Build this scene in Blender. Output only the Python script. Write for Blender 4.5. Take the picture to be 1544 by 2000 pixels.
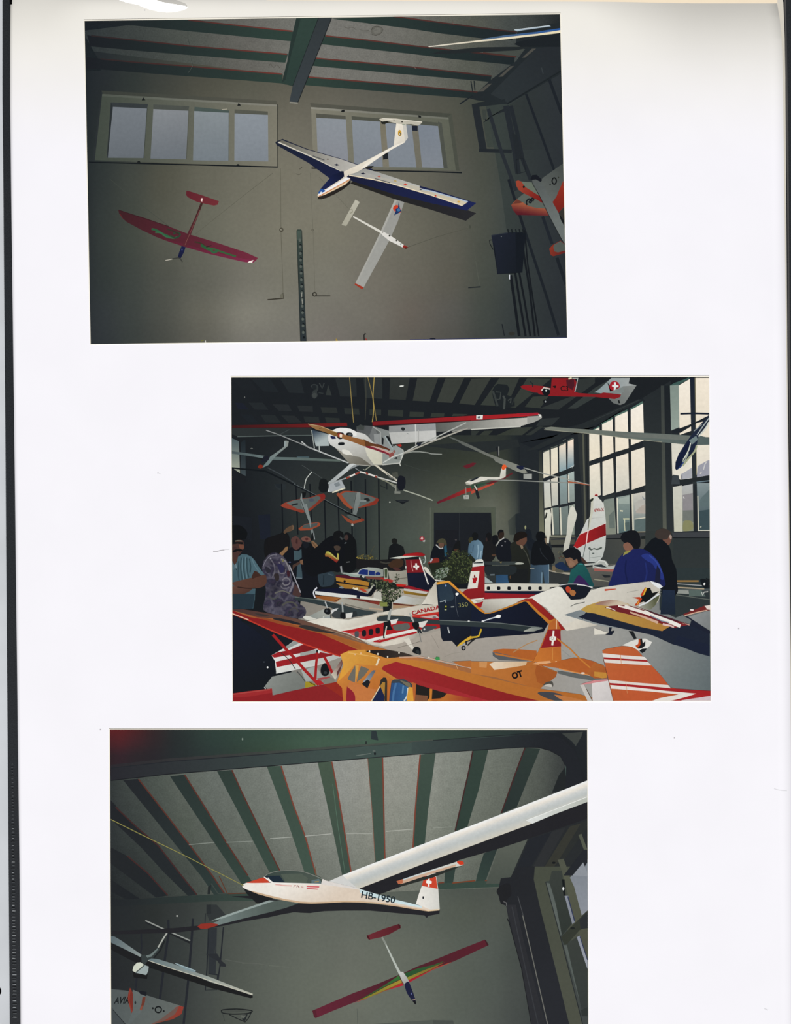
import bpy, math, random
import numpy as np
from mathutils import Vector
R = random.Random(7)
SC = bpy.context.scene
for o in list(bpy.data.objects): bpy.data.objects.remove(o)

# ------------------------------------------------ camera, light, exposure
S = 0.000162                                   # metres per photograph pixel (a 15 x 10 cm print is 930 px wide)
def wx(px): return (px - 772.0) * S
def wy(py): return (1000.0 - py) * S
cd = bpy.data.cameras.new('camera'); cam = bpy.data.objects.new('camera', cd); SC.collection.objects.link(cam)
cam.location = (0, 0, 0.93); cd.sensor_fit = 'VERTICAL'; cd.sensor_height = 24.0; cd.sensor_width = 24.0
cd.lens = 24.0 * (0.93 - .0001) / (2000 * S); cd.clip_start = 0.02; cd.clip_end = 10
SC.camera = cam
SC.view_settings.view_transform = 'Standard'; SC.view_settings.look = 'None'
SC.view_settings.exposure = 0.0; SC.view_settings.gamma = 1.0; SC.view_settings.use_curve_mapping = False
w = bpy.data.worlds.new('world'); SC.world = w; w.use_nodes = True
w.node_tree.nodes['Background'].inputs[0].default_value = (1, 1, 1, 1)
AMB = 0.16
w.node_tree.nodes['Background'].inputs[1].default_value = AMB
LDIR = Vector((0.10, -0.79, 0.60)).normalized()   # towards the scanner lamp, below the page
sd = bpy.data.lights.new('scanner_lamp', 'SUN'); sl = bpy.data.objects.new('scanner_lamp', sd); SC.collection.objects.link(sl)
SUNK = 0.885
sd.energy = SUNK * math.pi / LDIR.z; sd.angle = math.radians(4)
sl.rotation_euler = LDIR.to_track_quat('Z', 'Y').to_euler(); sl.location = LDIR * 0.8
K = SUNK + AMB

# ------------------------------------------------ materials
def lin(c): return c / 12.92 if c <= 0.04045 else ((c + 0.055) / 1.055) ** 2.4
def hexlin(h): return tuple(lin(int(h[i:i + 2], 16) / 255.0) for i in (0, 2, 4))
def newmat(name, rough=0.6, spec=0.1):
    m = bpy.data.materials.new(name); m.use_nodes = True
    b = m.node_tree.nodes['Principled BSDF']; b.inputs['Roughness'].default_value = rough
    b.inputs['Specular IOR Level'].default_value = spec
    return m, m.node_tree, b
def flat(name, col, rough=0.6, spec=0.1, var=0.0, scale=400):
    m, nt, b = newmat(name, rough, spec); c = tuple(v / K for v in hexlin(col))
    if var:
        co = nt.nodes.new('ShaderNodeTexCoord'); n = nt.nodes.new('ShaderNodeTexNoise'); n.inputs['Scale'].default_value = scale; n.inputs['Detail'].default_value = 4
        r = nt.nodes.new('ShaderNodeValToRGB'); e = r.color_ramp.elements
        e[0].position = .3; e[1].position = .7
        e[0].color = (*[v * (1 - var) for v in c], 1); e[1].color = (*[min(1, v * (1 + var)) for v in c], 1)
        nt.links.new(co.outputs['Object'], n.inputs['Vector']); nt.links.new(n.outputs['Fac'], r.inputs[0]); nt.links.new(r.outputs[0], b.inputs['Base Color'])
    else: b.inputs['Base Color'].default_value = (*c, 1)
    return m
def inkmat(name, scale, amt, detail=3.0, scale2=None, amt2=0.0, tint=None):
    """dye of a colour print: the printed colour of each patch, with film grain"""
    m, nt, b = newmat(name, 0.35, 0.12); L = nt.links.new
    a = nt.nodes.new('ShaderNodeAttribute'); a.attribute_name = 'ink'
    co = nt.nodes.new('ShaderNodeTexCoord')
    out = a.outputs['Color']
    for sc_, am in ((scale, amt), (scale2, amt2)):
        if not sc_: continue
        n = nt.nodes.new('ShaderNodeTexNoise'); n.inputs['Scale'].default_value = sc_; n.inputs['Detail'].default_value = detail
        L(co.outputs['Object'], n.inputs['Vector'])
        mr = nt.nodes.new('ShaderNodeMapRange'); mr.inputs[1].default_value = .25; mr.inputs[2].default_value = .75
        mr.inputs[3].default_value = 1 - am; mr.inputs[4].default_value = 1 + am
        L(n.outputs['Fac'], mr.inputs[0])
        v = nt.nodes.new('ShaderNodeVectorMath'); v.operation = 'MULTIPLY'
        L(out, v.inputs[0]); L(mr.outputs[0], v.inputs[1]); out = v.outputs[0]
    L(out, b.inputs['Base Color'])
    return m
INK = inkmat('photo_dye', 900, 0.05, 3, 60, 0.05)
SPECK = inkmat('photo_dye_mottled', 2200, 0.15, 4, 420, 0.08)
def floral():
    m, nt, b = newmat('photo_dye_floral', 0.35, 0.12); L = nt.links.new
    co = nt.nodes.new('ShaderNodeTexCoord')
    nz = nt.nodes.new('ShaderNodeTexNoise'); nz.inputs['Scale'].default_value = 500
    ad = nt.nodes.new('ShaderNodeVectorMath'); ad.operation = 'MULTIPLY_ADD'; ad.inputs[1].default_value = (.0035,) * 3
    L(co.outputs['Object'], nz.inputs['Vector']); L(nz.outputs['Color'], ad.inputs[0]); L(co.outputs['Object'], ad.inputs[2])
    vo = nt.nodes.new('ShaderNodeTexVoronoi'); vo.inputs['Scale'].default_value = 300; vo.feature = 'DISTANCE_TO_EDGE'; L(ad.outputs[0], vo.inputs['Vector'])
    r = nt.nodes.new('ShaderNodeValToRGB'); L(vo.outputs['Distance'], r.inputs[0])
    r.color_ramp.elements[0].color = (*[v / K for v in hexlin('524f5c')], 1)
    r.color_ramp.elements[1].color = (*[v / K for v in hexlin('2c2b3c')], 1); r.color_ramp.elements[1].position = .24
    x = r.color_ramp.elements.new(.36); x.color = (*[v / K for v in hexlin('3b3446')], 1)
    x = r.color_ramp.elements.new(.5); x.color = (*[v / K for v in hexlin('2b3338')], 1)
    n2 = nt.nodes.new('ShaderNodeTexNoise'); n2.inputs['Scale'].default_value = 230; L(co.outputs['Object'], n2.inputs['Vector'])
    mr = nt.nodes.new('ShaderNodeMapRange'); mr.inputs[1].default_value = .3; mr.inputs[2].default_value = .7; mr.inputs[3].default_value = .5; mr.inputs[4].default_value = 1.25
    L(n2.outputs['Fac'], mr.inputs[0]); v = nt.nodes.new('ShaderNodeVectorMath'); v.operation = 'MULTIPLY'; L(r.outputs[0], v.inputs[0]); L(mr.outputs[0], v.inputs[1])
    L(v.outputs[0], b.inputs['Base Color']); return m
FLORAL = floral()

# ------------------------------------------------ building helpers
def link(name, me, mat, parent=None, loc=(0, 0, 0)):
    o = bpy.data.objects.new(name, me); SC.collection.objects.link(o); o.location = loc
    if me and mat: me.materials.append(mat)
    if parent: o.parent = parent
    return o
def tag(o, label=None, cat=None, group=None, kind=None):
    for k, v in (('label', label), ('category', cat), ('group', group), ('kind', kind)):
        if v: o[k] = v
    return o
def meshof(name, vs, fs):
    me = bpy.data.meshes.new(name); me.from_pydata(vs, [], fs); me.validate(); me.update(); return me
def slab(name, outline, z0, z1, mat, parent=None, loc=(0, 0, 0)):
    """flat sheet of an outline given in pixels, with real thickness"""
    if z1 < -.0006: outline = [(772 + (x - 772) * (1 - z1 / .93), 1000 + (y - 1000) * (1 - z1 / .93)) for x, y in outline]   # lower sheets reach a little further out
    n = len(outline); vs = [(wx(x) - loc[0], wy(y) - loc[1], z - loc[2]) for z in (z1, z0) for x, y in outline]
    fs = [tuple(range(n)), tuple(reversed(range(n, 2 * n)))] + [(i, n + i, n + (i + 1) % n, (i + 1) % n) for i in range(n)]
    ar = sum(outline[i][0] * outline[(i + 1) % n][1] - outline[(i + 1) % n][0] * outline[i][1] for i in range(n))
    if ar > 0: fs = [tuple(reversed(f)) for f in fs]
    return link(name, meshof(name, vs, fs), mat, parent, loc)

TF = (0.0, 0.0, 1.0)
TILES = {'0': (0, 0, 1)}
for k, x, y in (('A', 160, 20), ('B', 480, 20), ('C', 800, 20), ('D', 160, 350), ('E', 480, 350), ('F', 800, 350),
                ('m', 205, 1415), ('n', 525, 1415), ('o', 845, 1415), ('q', 205, 1705), ('r', 525, 1705), ('s', 845, 1705)): TILES[k] = (x, y, 4.825)
for i, k in enumerate('abcdefghijkl'): TILES[k] = (440 + 240 * (i % 4), (725, 945, 1160)[i // 4], 6.4333)
TILES.update(X=(990, 310, 10), Y=(610, 230, 4.679), Z=(600, 800, 7.72), V=(450, 1010, 8.126), W=(830, 1020, 5.938),
             U=(580, 1090, 8.578), T=(680, 1090, 5.514), Q=(845, 1125, 13.33), H=(1110, 955, 12.5))
def at(k):
    global TF; TF = TILES[k]
def pts(s):
    v = [float(t) for t in s.split()]; return [(TF[0] + v[i] / TF[2], TF[1] + v[i + 1] / TF[2]) for i in range(0, len(v), 2)]
GAIN, SAT = 1.0, 1.0
def dye(h):
    v = [int(h[i:i + 2], 16) / 255.0 * GAIN for i in (0, 2, 4)]; m = sum(v) / 3
    return [max(0, m + (x - m) * SAT) for x in v]
def gain(g=1.0, s_=1.0):
    global GAIN, SAT
    GAIN, SAT = g, s_
def colour(c):
    """'rrggbb' or 'rrggbb rrggbb x0 y0 x1 y1' (a printed tone that runs from the first to the second)"""
    t = c.split()
    if len(t) == 1:
        a = tuple(lin(x) for x in dye(t[0])); return lambda p: a
    a, b = dye(t[0]), dye(t[1]); (x0, y0), (x1, y1) = pts(' '.join(t[2:6])); dx, dy = x1 - x0, y1 - y0; d2 = dx * dx + dy * dy
    def f(p):
        u = ((p[0] - x0) * dx + (p[1] - y0) * dy) / d2; u = max(-.15, min(1.15, u)); return tuple(lin(max(0, a[i] + (b[i] - a[i]) * u)) for i in range(3))
    f.axis = (x0, y0, dx, dy, d2); return f
def clip(poly, quad):
    n = len(quad); out = poly
    for i in range(n):
        (ax, ay), (bx, by) = quad[i], quad[(i + 1) % n]; src, out = out, []
        side = lambda p: (bx - ax) * (p[1] - ay) - (by - ay) * (p[0] - ax)
        for j in range(len(src)):
            p, q = src[j - 1], src[j]; sp, sq = side(p), side(q)
            if (sp >= 0) != (sq >= 0):
                t = sp / (sp - sq); out.append((p[0] + (q[0] - p[0]) * t, p[1] + (q[1] - p[1]) * t))
            if sq >= 0: out.append(q)
        if not out: return []
    return out
def catmull(P, closed, n=5):
    out = []; m = len(P)
    for i in range(m if closed else m - 1):
        g = (lambda k: P[k % m]) if closed else (lambda k: P[max(0, min(m - 1, k))])
        a, b, c, d = g(i - 1), g(i), g(i + 1), g(i + 2)
        for j in range(n):
            t = j / n
            out.append(tuple(.5 * (2 * b[k] + (c[k] - a[k]) * t + (2 * a[k] - 5 * b[k] + 4 * c[k] - d[k]) * t * t + (3 * b[k] - a[k] - 3 * c[k] + d[k]) * t ** 3) for k in (0, 1)))
    if not closed: out.append(P[-1])
    return out

Z0, DZ = 0.000102, 1.3e-6
class Print:
    pass
CUR = None
PARTS = []
class Part:
    def __init__(s, name, parent=None, label=None, mat=None):
        s.name, s.parent, s.label, s.mat, s.pic = name, parent, label, mat or INK, CUR
        s.v, s.f, s.c, s.obj = [], [], [], None; PARTS.append(s)
    def z(s):
        s.pic.n += 1; return s.pic.n                      # order of printing; finish() turns it into the thinnest stack that keeps the order
    def add(s, P, cf, z):
        P = clip(P, s.pic.quad)
        if hasattr(cf, 'axis') and len(P) > 2:            # cut a toned patch across its run so that the tones blend evenly
            x0, y0, dx, dy, d2 = cf.axis; us = [((p[0] - x0) * dx + (p[1] - y0) * dy) / d2 for p in P]; lo, hi = min(us), max(us)
            f2 = lambda p: cf(p); n = max(1, min(6, int((hi - lo) * 5 + .5)))
            if n > 1:
                h = 1e4; l = math.sqrt(d2); nx, ny = -dy / l * h, dx / l * h
                for i in range(n):
                    a, b = lo + (hi - lo) * i / n, lo + (hi - lo) * (i + 1) / n
                    ax, ay, bx, by = x0 + dx * a, y0 + dy * a, x0 + dx * b, y0 + dy * b
                    q = clip(P, [(ax - nx, ay - ny), (bx - nx, by - ny), (bx + nx, by + ny), (ax + nx, ay + ny)])
                    if q: s.add(q, f2, z)
                return
        Q = [p for i, p in enumerate(P) if abs(p[0] - P[i - 1][0]) + abs(p[1] - P[i - 1][1]) > 1e-3]
        if len(Q) < 3: return
        b = len(s.v); s.v += [(x, y, z) for x, y in Q]
        s.c += [cf(p) for p in Q]
        ar = sum(Q[i - 1][0] * Q[i][1] - Q[i][0] * Q[i - 1][1] for i in range(len(Q)))
        f = list(range(b, b + len(Q))); s.f.append(tuple(f if ar < 0 else reversed(f)))
    def p(s, st, c): s.add(pts(st), colour(c), s.z()); return s
    def k(s, st, c): s.add(catmull(pts(st), True), colour(c), s.z()); return s
    def l(s, st, w, c, w2=None, curve=False):
        P = pts(st)
        if curve: P = catmull(P, False)
        w2 = w if w2 is None else w2; n = len(P); L, Rr = [], []
        for i in range(n):
            a, b = P[max(0, i - 1)], P[min(n - 1, i + 1)]; dx, dy = b[0] - a[0], b[1] - a[1]; d = math.hypot(dx, dy) or 1
            h = (w + (w2 - w) * i / (n - 1)) / 2; L.append((P[i][0] - dy / d * h, P[i][1] + dx / d * h)); Rr.append((P[i][0] + dy / d * h, P[i][1] - dx / d * h))
        z = s.z(); cf = colour(c)
        for i in range(n - 1): s.add([L[i], L[i + 1], Rr[i + 1], Rr[i]], cf, z)
        return s
    def e(s, x, y, rx, ry, c, rot=0, n=20):
        a = math.radians(rot); P = []
        for i in range(n):
            t = 2 * math.pi * i / n; u, v = rx * math.cos(t), ry * math.sin(t)
            P.append((TF[0] + (x + u * math.cos(a) - v * math.sin(a)) / TF[2], TF[1] + (y + u * math.sin(a) + v * math.cos(a)) / TF[2]))
        s.add(P, colour(c), s.z()); return s
    def ring(s, x, y, rx, ry, w, c, n=20):
        st = ' '.join('%f %f' % (x + rx * math.cos(2 * math.pi * i / n), y + ry * math.sin(2 * math.pi * i / n)) for i in range(n + 1))
        return s.l(st, w, c)
    def grid(s, xs, ys, rows, sub=5, inside=None):
        """tones read at xs by ys, blended between"""
        C = [[hexlin(t) for t in r.split()] for r in rows]; z = s.z()
        X = [xs[i] + (xs[i + 1] - xs[i]) * j / sub for i in range(len(xs) - 1) for j in range(sub)] + [xs[-1]]
        Y = [ys[i] + (ys[i + 1] - ys[i]) * j / sub for i in range(len(ys) - 1) for j in range(sub)] + [ys[-1]]
        sm = lambda t: t * t * (3 - 2 * t) * .5 + t * .5
        def cf(p):
            i = max(0, min(len(xs) - 2, sum(p[0] >= x for x in xs) - 1)); j = max(0, min(len(ys) - 2, sum(p[1] >= y for y in ys) - 1))
            u = sm(min(1, max(0, (p[0] - xs[i]) / (xs[i + 1] - xs[i])))); v = sm(min(1, max(0, (p[1] - ys[j]) / (ys[j + 1] - ys[j]))))
            return tuple((C[j][i][k] * (1 - u) + C[j][i + 1][k] * u) * (1 - v) + (C[j + 1][i][k] * (1 - u) + C[j + 1][i + 1][k] * u) * v for k in range(3))
        for a in range(len(X) - 1):
            for b in range(len(Y) - 1):
                q = [(X[a], Y[b]), (X[a + 1], Y[b]), (X[a + 1], Y[b + 1]), (X[a], Y[b + 1])]
                if inside: q = clip(q, inside)
                if q: s.add(q, cf, z)
        return s
    def band(s, top, bot, stops, n=4):
        """a rounded surface: tones listed from the first edge line across to the second"""
        A, B = pts(top), pts(bot); t = stops.split(); z = s.z(); m = (len(t) - 1) * n
        mixp = lambda u: [(a[0] + (b[0] - a[0]) * u, a[1] + (b[1] - a[1]) * u) for a, b in zip(A, B)]
        for i in range(m):
            j, u = divmod(i + .5, n); j = int(j); u /= n; c0, c1 = dye(t[j]), dye(t[j + 1]); c = tuple(lin(p + (q - p) * u) for p, q in zip(c0, c1))
            P, Q = mixp(i / m), mixp((i + 1) / m)
            for k in range(len(P) - 1): s.add([P[k], P[k + 1], Q[k + 1], Q[k]], lambda p, c=c: c, z)
        return s
    def text(s, body, x, y, h, ang, c, stretch=1.0, slant=0.0, bold=.018):
        cu = bpy.data.curves.new('t', 'FONT'); cu.body = body; cu.size = 1.0; cu.offset = bold; ob = bpy.data.objects.new('t', cu)
        SC.collection.objects.link(ob); bpy.context.view_layer.update()
        me = bpy.data.meshes.new_from_object(ob.evaluated_get(bpy.context.evaluated_depsgraph_get()))
        a = math.radians(ang); z = s.z(); cf = colour(c); ca, sa = math.cos(a), math.sin(a); b = len(s.v); x, y = pts('%f %f' % (x, y))[0]
        for v in me.vertices:
            u, w_ = (v.co.x * stretch + v.co.y * slant) * h / .7 / TF[2], v.co.y * h / .7 / TF[2]
            px, py = x + u * ca - w_ * sa, y - u * sa - w_ * ca
            s.v.append((px, py, z)); s.c.append(cf((px, py)))
        s.f += [tuple(b + i for i in p.vertices) for p in me.polygons]
        bpy.data.objects.remove(ob); bpy.data.curves.remove(cu); bpy.data.meshes.remove(me); return s
    def leaves(s, region, n, cols, size=(2, 5)):
        P = pts(region); xs = [p[0] for p in P]; ys = [p[1] for p in P]
        def ins(x, y):
            r = False
            for i in range(len(P)):
                (a, b), (c, d) = P[i - 1], P[i]
                if (b > y) != (d > y) and x < (c - a) * (y - b) / (d - b) + a: r = not r
            return r
        k = 0
        while k < n:
            x, y = R.uniform(min(xs), max(xs)), R.uniform(min(ys), max(ys))
            if not ins(x, y): continue
            a = R.uniform(0, 6.28); L = R.uniform(*size); w_ = L * R.uniform(.25, .5); ca, sa = math.cos(a), math.sin(a)
            q = [(x + u * ca - v * sa, y + u * sa + v * ca) for u, v in ((-L, 0), (0, w_), (L, 0), (0, -w_))]
            s.add(q, colour(R.choice(cols)), s.z()); k += 1
        return s
def N(name, parent=None, label=None, mat=None): return Part(name, parent, label, mat)
def stack():
    """give every printed patch the lowest film height that keeps it above the patches it covers"""
    CELL = 1.5
    for pic in {id(s.pic): s.pic for s in PARTS}.values():
        x0 = min(p[0] for p in pic.quad) - 6; y0 = min(p[1] for p in pic.quad) - 6
        W_, H_ = int((max(p[0] for p in pic.quad) - x0 + 12) / CELL), int((max(p[1] for p in pic.quad) - y0 + 12) / CELL)
        hm = np.zeros((H_, W_), np.int32); jobs = {}
        for s in PARTS:
            if s.pic is pic:
                for f in s.f: jobs.setdefault(s.v[f[0]][2], []).append([s.v[i] for i in f])
        pic.level = {}
        for k in sorted(jobs):
            A = np.concatenate([np.array([(p[0], p[1]) for p in P]) for P in jobs[k]])
            a0, b0 = (A.min(0) - (x0, y0)) / CELL - 1; a1, b1 = (A.max(0) - (x0, y0)) / CELL + 2
            a0, b0, a1, b1 = max(0, int(a0)), max(0, int(b0)), min(W_, int(a1) + 1), min(H_, int(b1) + 1)
            if len(jobs[k]) > 400: m = np.ones((b1 - b0, a1 - a0), bool)
            else:
                m = np.zeros((b1 - b0, a1 - a0), bool)
                for P in jobs[k]:
                    q = (np.array([(p[0], p[1]) for p in P]) - (x0, y0)) / CELL - (a0, b0)
                    qx0, qy0, qx1, qy1 = max(0, int(q[:, 0].min())), max(0, int(q[:, 1].min())), int(q[:, 0].max()) + 2, int(q[:, 1].max()) + 2
                    gx = np.arange(qx0, min(qx1, m.shape[1])) + .5; gy = np.arange(qy0, min(qy1, m.shape[0])) + .5; ins = np.zeros((len(gy), len(gx)), bool)
                    for i in range(len(q)):
                        (ax, ay), (bx, by) = q[i - 1], q[i]
                        if ay != by:
                            c = ((ay > gy) != (by > gy)); xx = ax + (gy - ay) * (bx - ax) / (by - ay); ins ^= c[:, None] & (gx[None, :] < xx[:, None])
                        n = int(max(abs(bx - ax), abs(by - ay)) * 2) + 2; t = np.linspace(0, 1, n)
                        ex = np.clip((ax + (bx - ax) * t).astype(int), 0, m.shape[1] - 1); ey = np.clip((ay + (by - ay) * t).astype(int), 0, m.shape[0] - 1); m[ey, ex] = True
                    m[qy0:qy0 + len(gy), qx0:qx0 + len(gx)] |= ins
            sub = hm[b0:b1, a0:a1]; pic.level[k] = l = int(sub[m].max()) + 1 if m.any() else 1; sub[m] = l
        pic.top = max(pic.level.values())
    for s in PARTS:
        s.v = [(wx(x) - s.pic.loc[0], wy(y) - s.pic.loc[1], Z0 + DZ * s.pic.level[z] - s.pic.loc[2]) for x, y, z in s.v]
def finish():
    stack()
    for s in PARTS:
        me = None
        if s.f:
            me = meshof(s.name, s.v, s.f)
            at_ = me.attributes.new('ink', 'FLOAT_COLOR', 'POINT')
            at_.data.foreach_set('color', [x for c in s.c for x in (c[0] / K, c[1] / K, c[2] / K, 1.0)])
        s.obj = link(s.name, me, s.mat, s.parent.obj if s.parent else s.pic.root)
        if s.label: s.obj['label'] = s.label
def photo(quad, card, label, paper):
    global CUR
    CUR = Print(); CUR.quad = quad; CUR.n = 0
    cx = sum(p[0] for p in card) / 4; cy = sum(p[1] for p in card) / 4; CUR.loc = (wx(cx), wy(cy), 0.00002)
    CUR.root = slab('photo_print', card, 0.00002, 0.00010, paper, None, CUR.loc)
    tag(CUR.root, label, 'photograph'); return CUR

# ------------------------------------------------ the album: cover, sheets, page
PAPER = flat('album_paper', 'f8f6fb', .7, .05, .012, 45)
def shade_tint(m):
    """warm yellowish tint that also paints in the shade towards the top edge"""
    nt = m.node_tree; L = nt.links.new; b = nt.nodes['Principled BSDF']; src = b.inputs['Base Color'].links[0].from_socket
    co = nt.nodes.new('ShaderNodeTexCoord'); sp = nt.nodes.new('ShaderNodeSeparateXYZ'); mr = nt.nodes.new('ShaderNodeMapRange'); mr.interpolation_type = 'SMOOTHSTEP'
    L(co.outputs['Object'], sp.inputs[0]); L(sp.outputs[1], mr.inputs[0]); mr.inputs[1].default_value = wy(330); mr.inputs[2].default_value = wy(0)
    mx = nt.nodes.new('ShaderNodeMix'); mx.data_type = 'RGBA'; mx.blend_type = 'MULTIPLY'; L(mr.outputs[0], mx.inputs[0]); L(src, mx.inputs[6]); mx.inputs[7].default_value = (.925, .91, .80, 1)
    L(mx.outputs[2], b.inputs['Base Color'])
shade_tint(PAPER)  # top-edge shade and warmth are put into the paper colour
PAPER2 = flat('album_paper_cream', 'd2ccc0', .7, .05, .02, 60)
GREYPAPER = flat('grey_sheet', 'cdd0d4', .5, .1, .06, 60)
BLACK = flat('black_leatherette', '212428', .55, .25, .35, 2500)
HOLE = flat('black_hole', '050506', .9, 0)
PHOTOPAPER = flat('photo_paper', 'f4eedf', .5, .1, .03, 300)
def lerp(tab, v):
    for (a, b), (c, d) in zip(tab, tab[1:]):
        if v <= c: return b + (d - b) * (v - a) / (c - a)
    return tab[-1][1]
LEFT = [(-60, 19.5), (200, 19.5), (400, 22), (800, 27.3), (1000, 29.7), (1400, 34.4), (1700, 38), (1880, 39.4), (2400, 42)]
RIGHT = [(-60, 1514), (3, 1519.5), (30, 1523), (75, 1526.5), (150, 1528.5), (300, 1530), (700, 1535), (1200, 1541.5), (1500, 1544.5), (2400, 1556)]
BLEFT = [(-60, 5), (200, 5), (400, 7), (900, 11), (1400, 14.7), (1600, 16.3), (2100, 20)]
def sm(t): t = max(0, min(1, t)); return t * t * (3 - 2 * t)
def page_z(x, y):
    k = sm((x - 1105) / 260); kl = sm((165 - x) / 70); D = 26 + 165 * k + 110 * kl; ph = .16 + .18 * k
    z = 0.0
    if y < D: z -= S * ph * (D - y) ** 3 / (3 * D * D)
    l = x - lerp(LEFT, y); DL = 34
    if l < DL: z -= S * .12 * (DL - l) ** 2 / (2 * DL) * (1 - sm((y - 100) / 500))
    return z
xs = [0, .004, .008, .013, .02, .03, .045] + [.06 + i * .0225 for i in range(42)] + [1.0]; ys = [-30, -15, -5] + [0 + i * 3 for i in range(30)] + [96 + i * 12 for i in range(12)] + [250 + i * 60 for i in range(35)]
vs = []; nx = len(xs); ny = len(ys)
for zoff in (0, -.00018):
    for y in ys:
        for u in xs:
            a, b = lerp(LEFT, y), lerp(RIGHT, y); x = a + (b - a) * u; vs.append((wx(x), wy(y), page_z(x, y) + zoff))
o2 = nx * ny; fs = []
for j in range(ny - 1):
    for i in range(nx - 1):
        a, b, c, d = j * nx + i, j * nx + i + 1, (j + 1) * nx + i + 1, (j + 1) * nx + i
        fs += [(a, d, c, b), (o2 + a, o2 + b, o2 + c, o2 + d)]
bd = [i for i in range(nx)] + [j * nx + nx - 1 for j in range(1, ny)] + [(ny - 1) * nx + i for i in range(nx - 2, -1, -1)] + [j * nx for j in range(ny - 2, 0, -1)]
for i in range(len(bd)): a, b = bd[i - 1], bd[i]; fs.append((a, b, o2 + b, o2 + a))
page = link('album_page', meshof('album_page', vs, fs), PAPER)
for p in page.data.polygons: p.use_smooth = len(p.vertices) == 4 and p.index < 2 * (nx - 1) * (ny - 1)
tag(page, 'large white album page that the three colour prints lie on', 'album page')
vs = []
for i in range(41):
    x = 520 + 1000 * i / 40; t = 2.7 * min(1, i / 24.0)
    vs += [(wx(x), wy(t), page_z(x, t) + .00002), (wx(x), wy(-8), page_z(x, t) + .00002 + S * .08 * (t + 8))]
link('page_lip', meshof('page_lip', vs, [(2 * i, 2 * i + 2, 2 * i + 3, 2 * i + 1) for i in range(40)]), flat('cream_edge', 'ead9bf', .7, .05, .02, 80), page)['label'] = 'cream turned-up lip along the top edge'
SMUDGE = flat('grey_smudge', 'bdb9bd', .8, 0); LINT = flat('pale_scratch', 'dfdee2', .8, 0)
def speck(st, wid, mat, name='speck'):
    v = [float(t) for t in st.split()]; P = [(v[i], v[i + 1]) for i in range(0, len(v), 2)]; n = len(P); vs = []
    for i, (x, y) in enumerate(P):
        a, b = P[max(0, i - 1)], P[min(n - 1, i + 1)]; d = math.hypot(b[0] - a[0], b[1] - a[1]); u, t = -(b[1] - a[1]) / d * wid / 2, (b[0] - a[0]) / d * wid / 2
        vs += [(wx(x + u), wy(y + t), .00001), (wx(x - u), wy(y - t), .00001)]
    link(name, meshof(name, vs, [(2 * i + 1, 2 * i + 3, 2 * i + 2, 2 * i)[::-1] for i in range(n - 1)]), mat, page)
speck('416 1077 424 1077 430 1075 438 1074.2', 1.8, SMUDGE, 'scratch'); speck('438 1074 448 1073', 1.1, LINT, 'scratch')
speck('1511 1540.5 1518 1542.5 1528 1544 1536 1544.5', 1.3, LINT, 'scratch'); speck('1492 1970 1499 1973', 2, LINT)
for x, y, r_ in ((1316.5, 1441, 2.4), (1442, 1227.5, 2.6), (308, 924, 2), (196, 1425, 2.6), (282.5, 19.8, 2)): speck('%f %f %f %f' % (x - r_ / 2, y, x + r_ / 2, y), r_, SMUDGE)
speck('308 923.5 313 926', 1.2, LINT)
# clear plastic sleeve over the page: its lifted fold at the top catches the lamp
film = bpy.data.materials.new('clear_film'); film.use_nodes = True; nt = film.node_tree; nt.nodes.clear()
ou = nt.nodes.new('ShaderNodeOutputMaterial'); mx = nt.nodes.new('ShaderNodeMixShader'); tr = nt.nodes.new('ShaderNodeBsdfTransparent'); gl = nt.nodes.new('ShaderNodeBsdfGlossy')
gl.inputs['Roughness'].default_value = .22; mx.inputs[0].default_value = .35
nt.links.new(tr.outputs[0], mx.inputs[1]); nt.links.new(gl.outputs[0], mx.inputs[2]); nt.links.new(mx.outputs[0], ou.inputs[0])
hv = (LDIR + Vector((0, 0, 1))).normalized()
lo = [(228, 0), (236, 3.5), (246, 6.5), (258, 9), (270, 11), (282, 16), (294, 19.5), (308, 22.5), (325, 24), (340, 23.5), (355, 20.5), (364, 17)]
up = [(228, -6), (240, -8), (260, -8), (280, -4), (300, 0), (308, 3), (318, 6), (330, 8), (345, 10), (355, 11.5), (362, 12.5), (366, 15)]
vs = []
for (x, y), (x2, y2) in zip(lo, up):
    for px, py in ((x, y), ((x + x2) / 2, (y + y2) / 2), (x2, y2)):
        X, Y = wx(px), wy(py); zz = .0004 - (hv.x * (X - wx(300)) + hv.y * (Y - wy(24))) / hv.z; vs.append((X, Y, zz))
fs = []
for i in range(len(lo) - 1):
    for k in (0, 1): fs.append((3 * i + k, 3 * i + 3 + k, 3 * i + 4 + k, 3 * i + 1 + k))
fo = link('plastic_sleeve_fold', meshof('plastic_sleeve_fold', vs, fs), film, page)
fo['label'] = 'clear shiny plastic fold at the top edge'
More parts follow.
